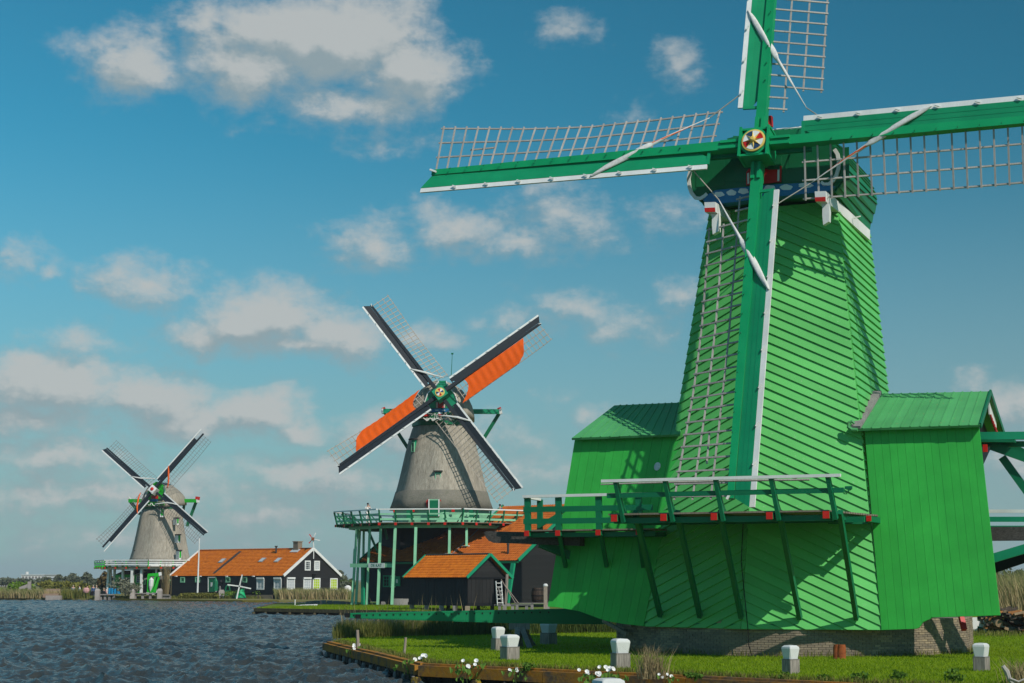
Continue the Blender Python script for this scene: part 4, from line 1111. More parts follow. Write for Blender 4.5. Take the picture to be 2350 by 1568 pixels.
    p = onp(2261, 1029, mf(0, Fg-.6, 0), NV); m = MB(); m.box(p, RV*.06, NV*.05, UV*.11); obj('red_end', m, M['red'], fr2)
    rb(2230, 1173.5, 2480, 1173.5, .10, .10, M['white'], 'handrail', Fg-1.2, fr2)
    rb(2230, 1192, 2480, 1192, .06, .15, M['teal'], 'mid_rail', Fg-1.2, fr2)
    rb(2230, 1208, 2480, 1208, .2, .03, M['teal'], 'deck_edge', Fg-1.2, fr2)
    rb(2230, 1226, 2480, 1224, .4, .40, M['darkwood'], 'sill_beam', Fg-1.2, fr2)
    rb(2250, 1290, 2480, 1222, .2, .26, M['teal'], 'knee_brace', Fg-.7, fr2)
    rb(2260, 1310, 2480, 1235, .2, .32, M['tar'], 'knee_brace', Fg-1.9, fr2)
    m = MB(); p = onp(1948, 1119, b0+nr*.05, nr); m.tube([p, p+nr*.06-UV*.12, p+nr*.05-UV*.16-RV*.12, p+nr*.05-UV*.03-RV*.14], .014, 6); m.box(p, RV*.1, NV*.04, UV*.04); obj('iron_ring', m, M['frame_green'], mill)
    # black cable down the ridge
    m = MB(); pts = [onp(1706, 1190, b0+nl*.12, nl), onp(1701, 1290, b0+nl*.10, nl), onp(1712, 1400, b0+nr*.12, nr), onF(1717, 1450, .55), onF(1718, 1480, .5), onF(1726, 1507, .6), onF(1740, 1511, .7)]
    m.tube(pts, .014, 6); obj('power_cable', m, M['black'], mill)
    return mill
green_mill()

# ------------------------------------------------------------------ brick base under the mill
def brick_base():
    c0 = V3((9.15, 56.3, 0)); rad = 5.75
    base = thing('brick_foundation', 'low polygonal brick foundation ring under the green mill', 'foundation', V3((c0.x, c0.y, -.05)))
    nside = 16; a_off = R_(37)      # azimuth of a corner, measured from -Y towards +X
    H = 1.08; cr = .068; corners = []
    for k in range(nside):
        a = a_off + k*2*math.pi/nside; corners.append(V3((c0.x + rad*math.sin(a), c0.y - rad*math.cos(a), 0)))
    ins = []
    for k in range(nside):
        a = a_off + k*2*math.pi/nside; ins.append(V3((c0.x + (rad-.03)*math.sin(a), c0.y - (rad-.03)*math.cos(a), -.1)))
    m = MB(); m.prism(ins, (0, 0, H+.1)); obj('core_wall', m, M['mortar'], base)
    cand = []
    for k in range(nside):
        p, q = corners[k], corners[(k+1) % nside]; d = (q-p); Lf = d.length; d.normalize(); n = V3((-d.y, d.x, 0))
        mid = (p+q)/2
        if n.dot(mid - c0) < 0: n = -n
        vis = n.dot(V3((0, 0, 0)) - mid.normalized()) 
        if n.y > .25: continue
        z = -.06; row = 0
        while z < H - .02:
            x = -.11 if row % 2 else 0.0
            while x < Lf:
                x0, x1 = max(x, 0), min(x+.205, Lf)
                if x1-x0 > .04: cand.append((p + d*x0, p + d*x1, n, z, z+cr-.012, random.uniform(-.006, .012)))
                x += .218
            z += cr; row += 1
    def vis_rank(c):
        mid = (c[0]+c[1])/2; to = V3((0, 0, CAMZ)) - mid
        return -(c[2].dot(to.normalized())/to.length) + (1.0 if c[3] < -.03 else 0) + (.01 if c[3] > .68 and c[0].x < 12 else 0)
    order = sorted(range(len(cand)), key=lambda i: vis_rank(cand[i]))
    singles = set(order[:295]); J = MB()
    for i, (a, b, n, z0, z1, pr) in enumerate(cand):
        m = MB() if i in singles else J
        vs = []
        for z in (z0, z1):
            vs += [a+UV*z-n*.03, b+UV*z-n*.03, b+UV*z+n*pr, a+UV*z+n*pr]
        m.add(vs, [(4,5,6,7),(2,3,7,6),(3,0,4,7),(1,2,6,5),(0,1,2,3)])
        if m is not J: obj('brick', m, M['brick'], base, recalc=False)
    obj('brickwork', J, M['brick'], base, kind='stuff')
    # down pipes / iron straps
    for u in (1830, 2166-100):
        p = onz(u, 1507, 0.0)
    return base
brick_base()
# ------------------------------------------------------------------ shared builders for the thatched mills, barns and people
def tile_roof(A, B, C, D, name, mat, parent, tw=.24, th=.30, amp=.075, step=.028, kind='stuff'):
    """pantiles: A low-left, B low-right, C high-right, D high-left; real waves and overlapping rows in one part"""
    n = (B-A).cross(D-A).normalized(); n = n if n.z > 0 else -n
    W = max((B-A).length, (C-D).length); Hh = max((D-A).length, (C-B).length)
    nc = max(2, int(W/tw)); nr = max(2, int(Hh/th)); seg = 4
    vs = []; fs = []
    for r in range(nr):
        t0, t1 = r/nr, min(1, (r+1.02)/nr)
        ju = random.uniform(-.1, .1)
        for (t, lift) in ((t0, step), (t1, .004)):
            L_, R2 = A*(1-t)+D*t, B*(1-t)+C*t
            for i in range(nc*seg+1):
                f = i/(nc*seg); ph = (i % seg)/seg*2*math.pi
                w = math.sin(ph)*.75 + .25*math.sin(2*ph+.6)
                vs.append(L_*(1-f)+R2*f + n*(lift + amp*(w*.5+.5)))
    m = nc*seg+1
    for r in range(nr):
        a, b = 2*r*m, (2*r+1)*m
        for i in range(m-1): fs.append((a+i, a+i+1, b+i+1, b+i))
        if r:                                         # front edge of the row
            lo = (2*r-1)*m
            for i in range(m-1): fs.append((a+i+1, a+i, lo+i, lo+i+1))
    mb = MB(); mb.v = vs; mb.f = fs; mb.m = [0]*len(fs)
    return obj(name, mb, mat, parent, kind=kind, recalc=False)
def window(parent, c, ex, ey, n, w, h, frame, pane, bars=(2, 3), fw=.07, panename='pane', depth=.05, label=None):
    """c centre on the wall; frame stands proud, pane recessed, glazing bars"""
    m = MB()
    for s in (-1, 1):
        m.box(c + ex*(s*(w/2)) + n*.02, ex*(fw/2), n*depth, ey*(h/2+fw/2)); 
        m.box(c + ey*(s*(h/2)) + n*.022, ex*(w/2-fw/2), n*depth*.98, ey*(fw/2))
    for i in range(1, bars[0]): m.box(c + ex*(w*(i/bars[0]-.5)) + n*.015, ex*.016, n*.02, ey*(h/2-.01))
    for i in range(1, bars[1]): m.box(c + ey*(h*(i/bars[1]-.5)) + n*.014, ex*(w/2-.01), n*.02, ey*.016)
    f = obj('window', m, frame, parent, label=label)
    m = MB(); m.box(c + n*.005, ex*(w/2-.01), n*.008, ey*(h/2-.01)); obj(panename, m, pane, f)
    return f
def skin_body(name, pts, edges, rad, mat, parent, sub=1):
    me = bpy.data.meshes.new(name); me.from_pydata([tuple(p) for p in pts], edges, []); 
    o = bpy.data.objects.new(name, me); col.objects.link(o); o.parent = parent; me.materials.append(mat)
    mo = o.modifiers.new('skin', 'SKIN'); mo.use_smooth_shade = True
    for v, r in zip(me.skin_vertices[0].data, rad): v.radius = (r, r) if not isinstance(r, tuple) else r
    me.skin_vertices[0].data[0].use_root = True
    s = o.modifiers.new('sub', 'SUBSURF'); s.levels = sub; s.render_levels = sub
    return o
def person(loc, label, top, legs, hair=None, h=1.72, rot=0, pose='stand', group='visitors', bag=None, seed=0):
    """standing figure about 7.5 heads tall; pose: stand, photo (camera to the face), walk, sit"""
    p = thing('person', label, 'person', V3(loc), group); p.rotation_euler = (0, 0, rot)   # faces -Y locally
    k = h/1.75; st = .16 if pose == 'walk' else .02
    drop = .42 if pose == 'sit' else 0
    P = lambda x, y, z: V3((x*k, y*k, (z-drop)*k))
    if pose == 'sit': kneeL, footL, kneeR, footR = P(-.11,-.42,.88), P(-.11,-.44,.47), P(.12,-.42,.88), P(.13,-.40,.47)
    else: kneeL, footL, kneeR, footR = P(-.10,-st*.5,.50), P(-.10,st*.9,.09), P(.10,-.03-st*.6,.50), P(.10,-st*1.4,.09)
    if pose == 'photo': eL, hL, eR, hR = P(-.27,-.10,1.18), P(-.10,-.27,1.50), P(.27,-.12,1.20), P(.10,-.27,1.50)
    elif pose == 'sit': eL, hL, eR, hR = P(-.25,-.08,1.15), P(-.14,-.35,1.02), P(.25,-.08,1.15), P(.14,-.35,1.02)
    else: eL, hL, eR, hR = P(-.25,.05+st*.3,1.13), P(-.26,-.10-st*.4,.90), P(.25,.03,1.13), P(.25,-.06+st*.5,.88)
    pts = [P(0,0,.93), P(0,.01,1.12), P(0,.0,1.38), P(0,.0,1.50), P(0,-.02,1.60), P(0,-.015,1.70),
           P(-.18,0,1.40), eL, hL, P(.18,0,1.40), eR, hR, P(-.10,0,.90), kneeL, footL, footL+P(0,-.15,drop-.03), P(.10,0,.90), kneeR, footR, footR+P(0,-.15,drop-.03),
           hL+(hL-eL)*.33, hR+(hR-eR)*.33]
    ed = [(0,1),(1,2),(2,3),(3,4),(4,5),(2,6),(6,7),(7,8),(2,9),(9,10),(10,11),(0,12),(12,13),(13,14),(14,15),(0,16),(16,17),(17,18),(18,19),(8,20),(11,21)]
    r = [.13,.12,.14,.055,.082,.075,.062,.045,.033,.062,.045,.033,.085,.058,.04,.032,.085,.058,.04,.032,.028,.028]
    skin_body('body', pts, ed, [x*k for x in r], M['skin'], p)
    jp = [0,1,2,6,7,8,9,10,11]; mp_ = {a: i for i, a in enumerate(jp)}
    je = [(a, b) for a, b in ed if a in mp_ and b in mp_]
    rr = [.155,.145,.165,.082,.062,.045,.082,.062,.045]
    jpts = [V3(pts[a]) for a in jp]; jpts[5] = jpts[4]*.12 + jpts[5]*.88; jpts[8] = jpts[7]*.12 + jpts[8]*.88
    skin_body('jacket', jpts, [(mp_[a], mp_[b]) for a, b in je], [x*k for x in rr], top, p)
    tp = [0,12,13,14,16,17,18]; mp2 = {a: i for i, a in enumerate(tp)}
    te = [(a, b) for a, b in ed if a in mp2 and b in mp2]
    skin_body('trousers', [pts[a] for a in tp], [(mp2[a], mp2[b]) for a, b in te], [x*k for x in (.145,.105,.075,.06,.105,.075,.06)], legs, p)
    m = MB(); c = P(0,.012,1.665); rings = []
    for i in range(5):
        a = i/4*math.pi*.55; rings.append([c + V3((math.sin(a+.05)*.105*k*math.cos(t), math.sin(a+.05)*.115*k*math.sin(t)+.01, math.cos(a)*.115*k)) for t in np.linspace(0, 2*math.pi, 10, endpoint=False)])
    m.loft(rings, cap=False)
    me = mesh_of('hair', m, hair or M['hair'], V3((0, 0, 0)), True); o = bpy.data.objects.new('hair', me); col.objects.link(o); o.parent = p
    m = MB()
    for s in (-1, 1): m.box(P(.035*s, -.098, 1.645), V3((.014*k, 0, 0)), V3((0, .006, 0)), V3((0, 0, .008*k)))
    me = mesh_of('eyes', m, M['black'], V3((0,0,0))); o = bpy.data.objects.new('eyes', me); col.objects.link(o); o.parent = p
    if bag:
        m = MB(); m.box(P(0, .2, 1.22), V3((.14*k, 0, 0)), V3((0, .07*k, 0)), V3((0, 0, .2*k)))
        me = mesh_of('backpack', m, bag, V3((0, 0, 0))); o = bpy.data.objects.new('backpack', me); col.objects.link(o)
        o.location = p.location; o.rotation_euler = (0, 0, rot); meta(o, 'dark backpack on the back of a visitor by the water', 'backpack')
    return p
M['jacket_white'] = flat('white_cotton', (.74, .72, .68), .8)
M['jacket_dark'] = flat('dark_jacket', (.03, .035, .05), .8)
M['jacket_blue'] = flat('blue_jacket', (.05, .10, .22), .8)
M['jacket_grey'] = flat('grey_jacket', (.25, .26, .28), .8)
M['jeans'] = flat('jeans', (.05, .08, .15), .85)
M['hairbrown'] = flat('brown_hair', (.09, .05, .03), .6)
M['hairblond'] = flat('fair_hair', (.4, .33, .24), .6)
M['pink'] = flat('pink_cloth', (.6, .32, .3), .8)

def lettering(s, size, loc, rotz, mat, parent):
    cu = bpy.data.curves.new('lettering', 'FONT'); cu.body = s; cu.size = size; cu.extrude = .008; cu.align_x = 'CENTER'; cu.align_y = 'CENTER'; cu.resolution_u = 3
    tmp = bpy.data.objects.new('lettering_curve', cu); col.objects.link(tmp)
    me = bpy.data.meshes.new_from_object(tmp.evaluated_get(bpy.context.evaluated_depsgraph_get())); bpy.data.objects.remove(tmp); bpy.data.curves.remove(cu)
    me.name = 'lettering'; me.materials.clear(); me.materials.append(mat)
    o = bpy.data.objects.new('lettering', me); col.objects.link(o); o.parent = parent; o.location = loc; o.rotation_euler = (R_(90), 0, rotz); return o
class Frame:
    def __init__(s, o, a): s.o = V3(o); s.r = V3((math.cos(a), -math.sin(a), 0)); s.n = V3((-math.sin(a), -math.cos(a), 0))
    def p(s, r, f, u): return V3((s.o.x, s.o.y, 0)) + s.r*r + s.n*f + UV*u
    def onF(s, u, v, F): return onp(u, v, s.p(0, F, 0), s.n)
def oct_r(th, corner, mixr):
    x = ((th - corner) % (math.pi/4)) - math.pi/8
    return (1-mixr)*(math.cos(math.pi/8)/math.cos(x)) + mixr*.965
def oct_ring(fr, R0, z, corner, mixr=.3, n=48, cx=0):
    """azimuth th measured from the front towards the right"""
    return [fr.p(cx + math.sin(t)*R0*oct_r(t, corner, mixr), math.cos(t)*R0*oct_r(t, corner, mixr), z) for t in [2*math.pi*k/n for k in range(n)]]
def thatch_tower(mill, fr, prof, corner, skirt_z):
    m = MB(); rings = [oct_ring(fr, r, z, corner, .1) for z, r in prof]; m.loft(rings, cap=True); obj('tower', m, M['thatch'], mill, smooth=True)
    # thicker cut skirt of the thatch
    zs = [(z, r) for z, r in prof if z <= skirt_z]; 
    m = MB(); m.loft([oct_ring(fr, zs[0][1]-.25, zs[0][0]-.12, corner, .1)] + [oct_ring(fr, r+.05, z-(.1 if i == 0 else 0), corner, .1) for i, (z, r) in enumerate(zs)] + [oct_ring(fr, zs[-1][1]-.02, zs[-1][0]+.05, corner, .1)], cap=False); obj('thatch_skirt', m, M['thatch_skirt'], mill, smooth=True)
def thatch_cap(mill, fr, secs, mat):
    m = MB(); rings = []
    for F, w, z0, h in secs:
        pr = [(1,0),(1.0,.14),(.95,.32),(.83,.54),(.63,.76),(.36,.92),(.12,.99)]
        rings.append([fr.p(w*a, F, z0+h*b) for a, b in pr] + [fr.p(-w*a, F, z0+h*b) for a, b in pr[::-1]])
    m.loft(rings); obj('thatched_cap', m, mat, mill, smooth=True)

def furl_mid(keys):
    def f(key, W):
        te, ne = W(.55)
        if key not in keys: return None, None, None, None
        return [(3.6, te, ne+.05), (3.2, te*.6, ne+.05), (2.6, .05, .25), (1.9, .65, .0), (1.3, 1.2, -.2)], [.05, .09, .09, .07, .03], (2.0, te, ne), M['rope']
    return f
# ------------------------------------------------------------------ middle mill: thatched tower on a black boarded barn
def middle_mill():
    YC = 151.2
    fr = Frame(at(1013, 1200, YC), R_(4))
    mill = thing('windmill', 'middle thatched windmill with orange sailcloth set on two sails', 'windmill', fr.p(0, 0, .1))
    zy = lambda v, Y=YC: at(1013, v, Y).z
    px = YC/FPX
    # profile from the outline of the tower
    prof = [(zy(1169), 121*px), (zy(1150), 113*px), (zy(1130), 107*px), (zy(1105), 100.5*px), (zy(1075), 93.5*px), (zy(1040), 85.5*px), (zy(1010), 78*px), (zy(985), 70*px), (zy(972), 63*px)]
    corner = R_(-41)
    thatch_tower(mill, fr, prof, corner, zy(1128))
    for (u, v, w, h, azim) in ((1006, 1097, .42, .95, None), (955, 1029, .36, 1.3, None)):
        p = at(u, v, 151.2 - (3.35 if u > 1000 else 1.9)); n = (V3((p.x-fr.o.x, p.y-fr.o.y, 0))).normalized(); ex = V3((-n.y, n.x, 0)); ex = ex if ex.x > 0 else -ex
        n = (n - UV*.0).normalized()
        m = MB(); m.box(p - n*.3, ex*w*.62, n*.62, UV*h*.56); nb = obj('dormer', m, M['teal'], mill)
        window(nb, p + n*.33 + UV*.08, ex, UV, n, w, h*.6, M['mint'], M['glass'], (2, 2), .07)
        m = MB(); m.box(p + UV*(h*.6) + n*.1, ex*w*.95, n*.5, UV*.05); obj('dormer_lintel', m, M['slate'], nb)
    # mint wall ring with door, hatches and red blocks
    zdeck = 7.0
    m = MB(); m.loft([oct_ring(fr, 4.35, z, corner, 0, 48) for z in (zdeck, prof[0][0]+.15)]); obj('ring_wall', m, M['mint'], mill)
    Fd = 4.62
    m = MB(); q = [fr.onF(u, v, Fd) for u, v in ((983,1146),(1008.5,1146),(1008.5,1185),(983,1185))]; m.prism(q, -fr.n*.9); dr = obj('door_case', m, M['mint'], mill)
    m = MB(); q = [fr.onF(u, v, Fd+.01) for u, v in ((986,1148.5),(1005.5,1148.5),(1005.5,1185),(986,1185))]; m.prism(q, fr.n*.03); obj('door', m, M['frame_green'], dr)
    for u in (983.2, 1006):
        m = MB(); q = [fr.onF(a, v, Fd+.02) for a, v in ((u,1146),(u+2.4,1146),(u+2.4,1185),(u,1185))]; m.prism(q, fr.n*.05); obj('door_post', m, M['white'], dr)
    for sx in (0, 1):
        pts = ((978,1150),(982.5,1146),(982.5,1168),(980,1166),(977.5,1157)) if sx == 0 else ((1009,1146),(1013,1150),(1013.5,1157),(1011.5,1166),(1009,1168))
        m = MB(); m.prism([fr.onF(a, v, Fd-.25) for a, v in pts], -fr.n*.4); obj('door_wing', m, M['red'], dr)
    for (u, v, w, h, mt) in ((938,1182,10,20,'glass'),(948,1172,7,6,'red'),(1040,1172,7,6,'red'),(1082,1178,10,18,'glass'),(905,1173,5,5,'red')):
        f_ = 4.35*math.cos(R_((u-1013)*.38))
        p = fr.onF(u, v, f_*.985); m = MB(); m.box(p, fr.r*w*px/2, fr.n*.06, UV*h*px/2); obj('hatch' if mt == 'red' else 'shutter', m, M['red'] if mt == 'red' else M['frame_green'], mill)
    # --- cap
    thatch_cap(mill, fr, [(2.9, 2.25, 16.55, 2.7), (2.3, 2.55, 16.45, 3.15), (.4, 2.9, 16.4, 3.4), (-1.8, 2.75, 16.3, 3.05), (-3.4, 2.1, 16.2, 2.2), (-4.1, 1.1, 16.2, 1.2)], M['thatch'])
    FS = 3.15
    K = lambda x, y: ((1200 + x*.11481)/1.2766, (1080 + y*.11481)/1.2766)
    Q = lambda pts, f: [fr.onF(*K(*p), f) for p in pts]
    m = MB(); m.prism(Q([(740,310),(930,310),(985,440),(1060,540),(1140,640),(1190,760),(1240,960),(1010,1015),(480,1010),(380,850),(420,700),(470,610),(560,530),(650,440),(720,340)], FS), -fr.n*.35); sh = obj('cap_shield', m, M['teal'], mill)
    for pts in ([(725,320),(735,345),(650,440)], [(930,320),(945,370),(985,450)], [(1060,545),(1150,650),(1195,770),(1235,950)], [(560,530),(460,640),(385,850)]):
        m = MB(); m.tube(Q(pts, FS+.03), .06, 5); obj('shield_border', m, M['white'], mill)
    for y in range(340, 560, 55):
        w_ = 90 if y < 420 else 140
        m = MB(); a, b = Q([(835-w_, y), (835+w_, y)], FS+.02); m.beam(a, b, .03, .06); obj('shield_board', m, M['teal'], sh)
    m = MB(); m.prism(Q([(675,860),(905,860),(905,1005),(675,1005)], FS+.02), fr.n*.05); ht = obj('hatch', m, M['red'], mill)
    for x in (690, 875):
        m = MB(); m.prism(Q([(x,865),(x+22,865),(x+22,1000),(x,1000)], FS+.075), fr.n*.03); obj('hatch_post', m, M['white'], ht)
    m = MB(); m.prism(Q([(430,1030),(1010,1020),(1000,1112),(420,1112)], FS+.12), -fr.n*.3); fz = obj('frieze', m, M['blue'], mill)
    for (x, y) in ((520,1075),(690,1062),(860,1068)):
        m = MB(); m.prism(Q([(x-45,y+14),(x-20,y-14),(x+12,y-4),(x+36,y-16),(x+52,y+12)], FS+.125), fr.n*.01); obj('painted_cloud', m, M['white2'], fz)
    m = MB(); m.prism(Q([(360,1120),(1070,1120),(1090,1260),(1040,1320),(430,1320),(350,1230)], FS+.25), -fr.n*.12); bd = obj('name_board', m, M['dgreen'], mill)
    for (x0, x1) in ((345,495),(735,835)):
        m = MB(); m.prism(Q([(x0,1112),(x1,1112),(x1,1160),(x0,1160)], FS+.38), -fr.n*.4); obj('beam_end', m, M['white'], bd)
        m = MB(); m.prism(Q([(x0,1160),(x1,1160),(x1-4,1215),(x0+6,1215)], FS+.38), -fr.n*.4); obj('red_end', m, M['red'], bd)
    sc_ = []
    for k in range(60):
        t = k/59; x = 350 + t*780; sc_.append((x, 1285 + 45*abs(math.sin(t*math.pi*4.5)) - 20))
    m = MB(); m.tube(Q(sc_, FS+.29), .05, 5); obj('scroll_edge', m, M['white'], bd)
    for cx_ in (440, 590, 1010):
        pts = [(cx_ + (14+k*3.0)*math.cos(k*.55), 1295 + (12+k*2.4)*math.sin(k*.55)*.8) for k in range(16)]
        m = MB(); m.tube(Q(pts, FS+.30), .035, 5); obj('scroll', m, M['white'], bd)
    def text(s, x, y, size, f, mat, parent): return lettering(s, size, f - BASE[parent.name], -R_(4), mat, parent)
    for s, x, y, z in (('DE KAT', 640, 1175, .34), ('1781', 712, 1258, .34), ('1960', 890, 1258, .34)):
        text(s, 0, 0, z, fr.onF(*K(x, y), FS+.27), M['white'], bd)
    m = MB(); m.loft([oct_ring(fr, r, z, corner, .3) for r, z in ((2.65, 15.7), (2.75, 15.75), (2.75, 16.15), (2.5, 16.2))]); obj('cap_ring', m, M['frame_green'], mill)
    m = MB(); m.tube(oct_ring(fr, 2.72, 16.35, corner, .6, 24)+[oct_ring(fr, 2.72, 16.35, corner, .6, 24)[0]], .09, 5); obj('curb_ring', m, M['white2'], mill)
    # lightning rod, cross beams and braces of the tail
    p = at(1035, 870, 151); m = MB(); m.tube([p, at(1038, 812, 151)], [.035, .02], 5); m.box(at(1038, 812, 151), V3((.1,0,0)), V3((0,.1,0)), V3((0,0,.06))); obj('rod', m, M['frame_green'], mill)
    yb = -2.0
    def bar(a, b, w, h, mt, nm, f, up=(0,0,1)):
        m = MB(); m.beam(fr.onF(*a, f), fr.onF(*b, f), w, h, up); return obj(nm, m, mt, mill)
    cb = bar((880, 944), (1146, 945), .35, .42, M['teal'], 'cross_beam', yb)
    for a, b in (((1146,945),(1152,944)), ((880,944),(876,944))):
        bar(a, b, .40, .46, M['white'], 'beam_end', yb)
        bar((a[0]+1, 941), (a[0]-1, 936), .34, .34, M['red'], 'beam_knob', yb)
    bar((1145, 950), (1105, 1015), .3, .3, M['frame_green'], 'tail_brace', yb-.6); bar((884, 948), (937, 1030), .3, .3, M['frame_green'], 'tail_brace', yb-.6)
    # --- sails
    hub = at(1011.2, 906.3, 147.2)
    mats = dict(stock=M['sailnavy'], board=M['sailnavy'], edge=M['white'], lattice=M['lattice2'], canvas=M['canvas'], hook=M['black'], extra=False)
    N2 = fr.n*math.cos(R_(14.1)) + UV*math.sin(R_(14.1))
    m = MB(); m.tube([hub - N2*3, hub + N2*.3], [.32, .34], 10); obj('wind_shaft', m, M['teal'], mill)
    out, N, V = make_sails(mill, hub, fr.r, fr.n, R_(14.1), R_(37.2), 10.85, mats, furl=furl_mid(('U', 'D')), cleats=True, rung=(.055, .04),
               part_label={'L': 'lower left sail spread with orange cloth', 'R': 'upper right sail spread with orange cloth', 'U': 'upper left sail with rolled canvas', 'D': 'lower right sail with rolled canvas'})
    X = fr.r*math.cos(R_(37.2)) + V*math.sin(R_(37.2)); Yv = V*math.cos(R_(37.2)) - fr.r*math.sin(R_(37.2))
    m = MB(); m.box(hub + N*.12, X*.52, Yv*.52, N*.5); pe = obj('poll_end', m, M['teal'], mill)
    C_ = hub + N*.63
    m = MB(); m.loft([[C_ + (X*math.cos(2*math.pi*k/24)+Yv*math.sin(2*math.pi*k/24))*r + N*z for k in range(24)] for r, z in ((.42,0),(.42,.05),(.34,.06))]); obj('rosette', m, M['yellow'], pe)
    for k in range(8):
        a0, a1 = k*math.pi/4, (k+1)*math.pi/4
        m = MB(); m.prism([C_+N*.061]+[C_+N*.061+(X*math.cos(a0+(a1-a0)*j/4)+Yv*math.sin(a0+(a1-a0)*j/4))*.33 for j in range(5)], N*.01); obj('rosette_sector', m, M[('white', 'red', 'yellow', 'navy')[k % 4]], pe)
    # orange cloth on two sails
    for key in 'LR':
        sail, P, rd, td, N_2, beta = out[key]
        nt_, nr_ = 9, 60; vs = []
        for i in range(nr_+1):
            for j in range(nt_+1):
                ft = j/nt_; t = .17 + 1.60*ft
                ra = (2.45 - 1.35*ft + .55*math.sin(ft*math.pi)); rb = (8.85 - 1.05*ft - (.55*(ft-.75)/.25 if ft > .75 else 0))
                r = ra + (rb-ra)*i/nr_; b = beta(r)
                wv = .03*math.sin(r*9.2 + 1.7*ft)*(.4+ft) + .05*math.sin(math.pi*ft)
                vs.append(P(r, t*math.cos(b), .03 - t*math.sin(b) + wv))
        m = MB(); m.add(vs, [(i*(nt_+1)+j, i*(nt_+1)+j+1, (i+1)*(nt_+1)+j+1, (i+1)*(nt_+1)+j) for i in range(nr_) for j in range(nt_)])
        o = obj('sail_cloth', m, M['orange_cloth'], sail, smooth=True, recalc=False)
        pts = [P(1.05, 1.75*math.cos(beta(1.5)), -.7), P(1.6, 1.1, -.35)]
    # --- gallery: octagonal deck on posts
    R8 = 9.2; cr = R_(-27); corners = [cr + k*math.pi/4 for k in range(8)]
    gp = lambda a, rr, z: fr.p(math.sin(a)*rr - .15, math.cos(a)*rr, z)
    gal = thing_gal = None
    m = MB(); m.loft([[gp(a, rr, z) for a in corners] for rr, z in ((8.1, zdeck-.45), (8.1, zdeck-.15), (7.85, zdeck-.15), (7.85, zdeck-.45), (8.1, zdeck-.45))], cap=False)
    gal = obj('gallery', m, M['mint'], mill)
    for k in range(8):
        a0, a1 = corners[k], corners[(k+1) % 8] if k < 7 else corners[0] + 2*math.pi
        nstrip = 12
        for i in range(5):                                          # deck boards run round each side
            r0, r1 = R8 - i*1.0, R8 - (i+1)*1.0 + .03
            m = MB(); m.prism([gp(a0, r0, zdeck-.06), gp(a1, r0, zdeck-.06), gp(a1, r1, zdeck-.06), gp(a0, r1, zdeck-.06)], (0, 0, .06)); obj('deck_board', m, M['deck'], gal)
        n_post = 5
        P0, P1 = gp(a0, R8-.05, 0), gp(a1, R8-.05, 0)
        out_ = ((P0+P1)/2 - fr.p(0, 0, 0)); out_.z = 0; out_.normalize()
        for i in range(n_post):
            q = P0*(1-i/n_post) + P1*(i/n_post)
            m = MB(); m.beam(q + UV*(zdeck-.25) - out_*.1, q + UV*(zdeck+1.05) + out_*.28, .11, .13, out_); obj('rail_post', m, M['frame_green'], gal)
            if k in (0, 7, 6, 1):
                m = MB(); m.beam(q + UV*(zdeck-.02) - out_*.7, q + UV*(zdeck+.7) + out_*.05, .07, .07); obj('post_prop', m, M['frame_green'], gal)
            m = MB(); m.beam(q + UV*(zdeck-.14) + out_*.12, q + UV*(zdeck-.14) - out_*3.2, .15, .16); jj = obj('joist', m, M['frame_green'], gal)
            m = MB(); m.beam(q + UV*(zdeck-.14) + out_*.12, q + UV*(zdeck-.14) + out_*.16, .22, .22); obj('red_end', m, M['red'], gal)
        for (dz, do, w, h, mt, nm) in ((1.08, .28, .16, .10, 'white', 'handrail'), (.68, .16, .05, .13, 'mint', 'mid_rail'), (.25, .04, .05, .17, 'mint', 'mid_rail')):
            m = MB(); m.beam(P0 + out_*do + UV*(zdeck+dz), P1 + out_*do + UV*(zdeck+dz), w, h); obj(nm, m, M[mt], gal)
    # posts under the gallery, each at its own place
    for (u0, u1, v1, rr, wd) in ((819,808,1388,148.2,.24),(826,817,1388,150.5,.24),(835,834,1276,152.5,.22),(849,842,1388,146.2,.24),(874,867,1388,144.9,.26),(907.5,899.5,1388,143.6,.27),(954.6,951,1331,143.0,.26),(1032,1031,1272,143.1,.24),(1071,1071,1254,143.6,.22)):
        p, q = at(u0, 1204, rr), at(u1, v1, rr-.4)
        m = MB(); m.beam(q, V3((p.x, p.y, zdeck-.42)), wd*.85, wd*.85, fr.n); po = obj('gallery_post', m, M['mint'], mill)
    for (a, b, rr, mt) in (((843,1212),(868,1270),147.5,'frame_green'), ((883,1212),(889,1238),150,'frame_green'), ((826,1212),(817,1240),149.5,'mint'), ((814,1260),(812,1300),148.2,'mint')):
        m = MB(); m.beam(at(*a, rr), at(*b, rr), .2, .2); obj('gallery_brace', m, M[mt], mill)
    m = MB(); m.beam(at(805, 1298, 146.6), at(902, 1298, 143.8), .2, .32); tb = obj('tie_beam', m, M['mint'], mill)
    c0, c1 = at(848, 1298, 145.3), at(885, 1298, 144.2)
    ex = (c1-c0).normalized(); nn = V3((ex.y, -ex.x, 0)); 
    m = MB(); m.prism([c0 - UV*.2 + nn*.12, c1 - UV*.2 + nn*.12, c1 + UV*.2 + nn*.12, c0 + UV*.2 + nn*.12], nn*.03); sg = obj('name_sign', m, M['white'], mill)
    lettering('DE KAT', .36, (c0+c1)/2 + nn*.155 - BASE[mill.name], math.atan2(ex.y, ex.x), M['frame_green'], sg)
    # boarded octagonal base of the tower rising through the barn roof
    fb = Frame(fr.p(-1.25, -2.0, 0), R_(4))
    m = MB(); m.loft([oct_ring(fb, r, z, R_(-27), 0, 48) for r, z in ((4.8, .1), (4.6, zdeck-.1))]); bs = obj('base_wall', m, M['tar'], mill)
    for k in (7, 0):
        pass
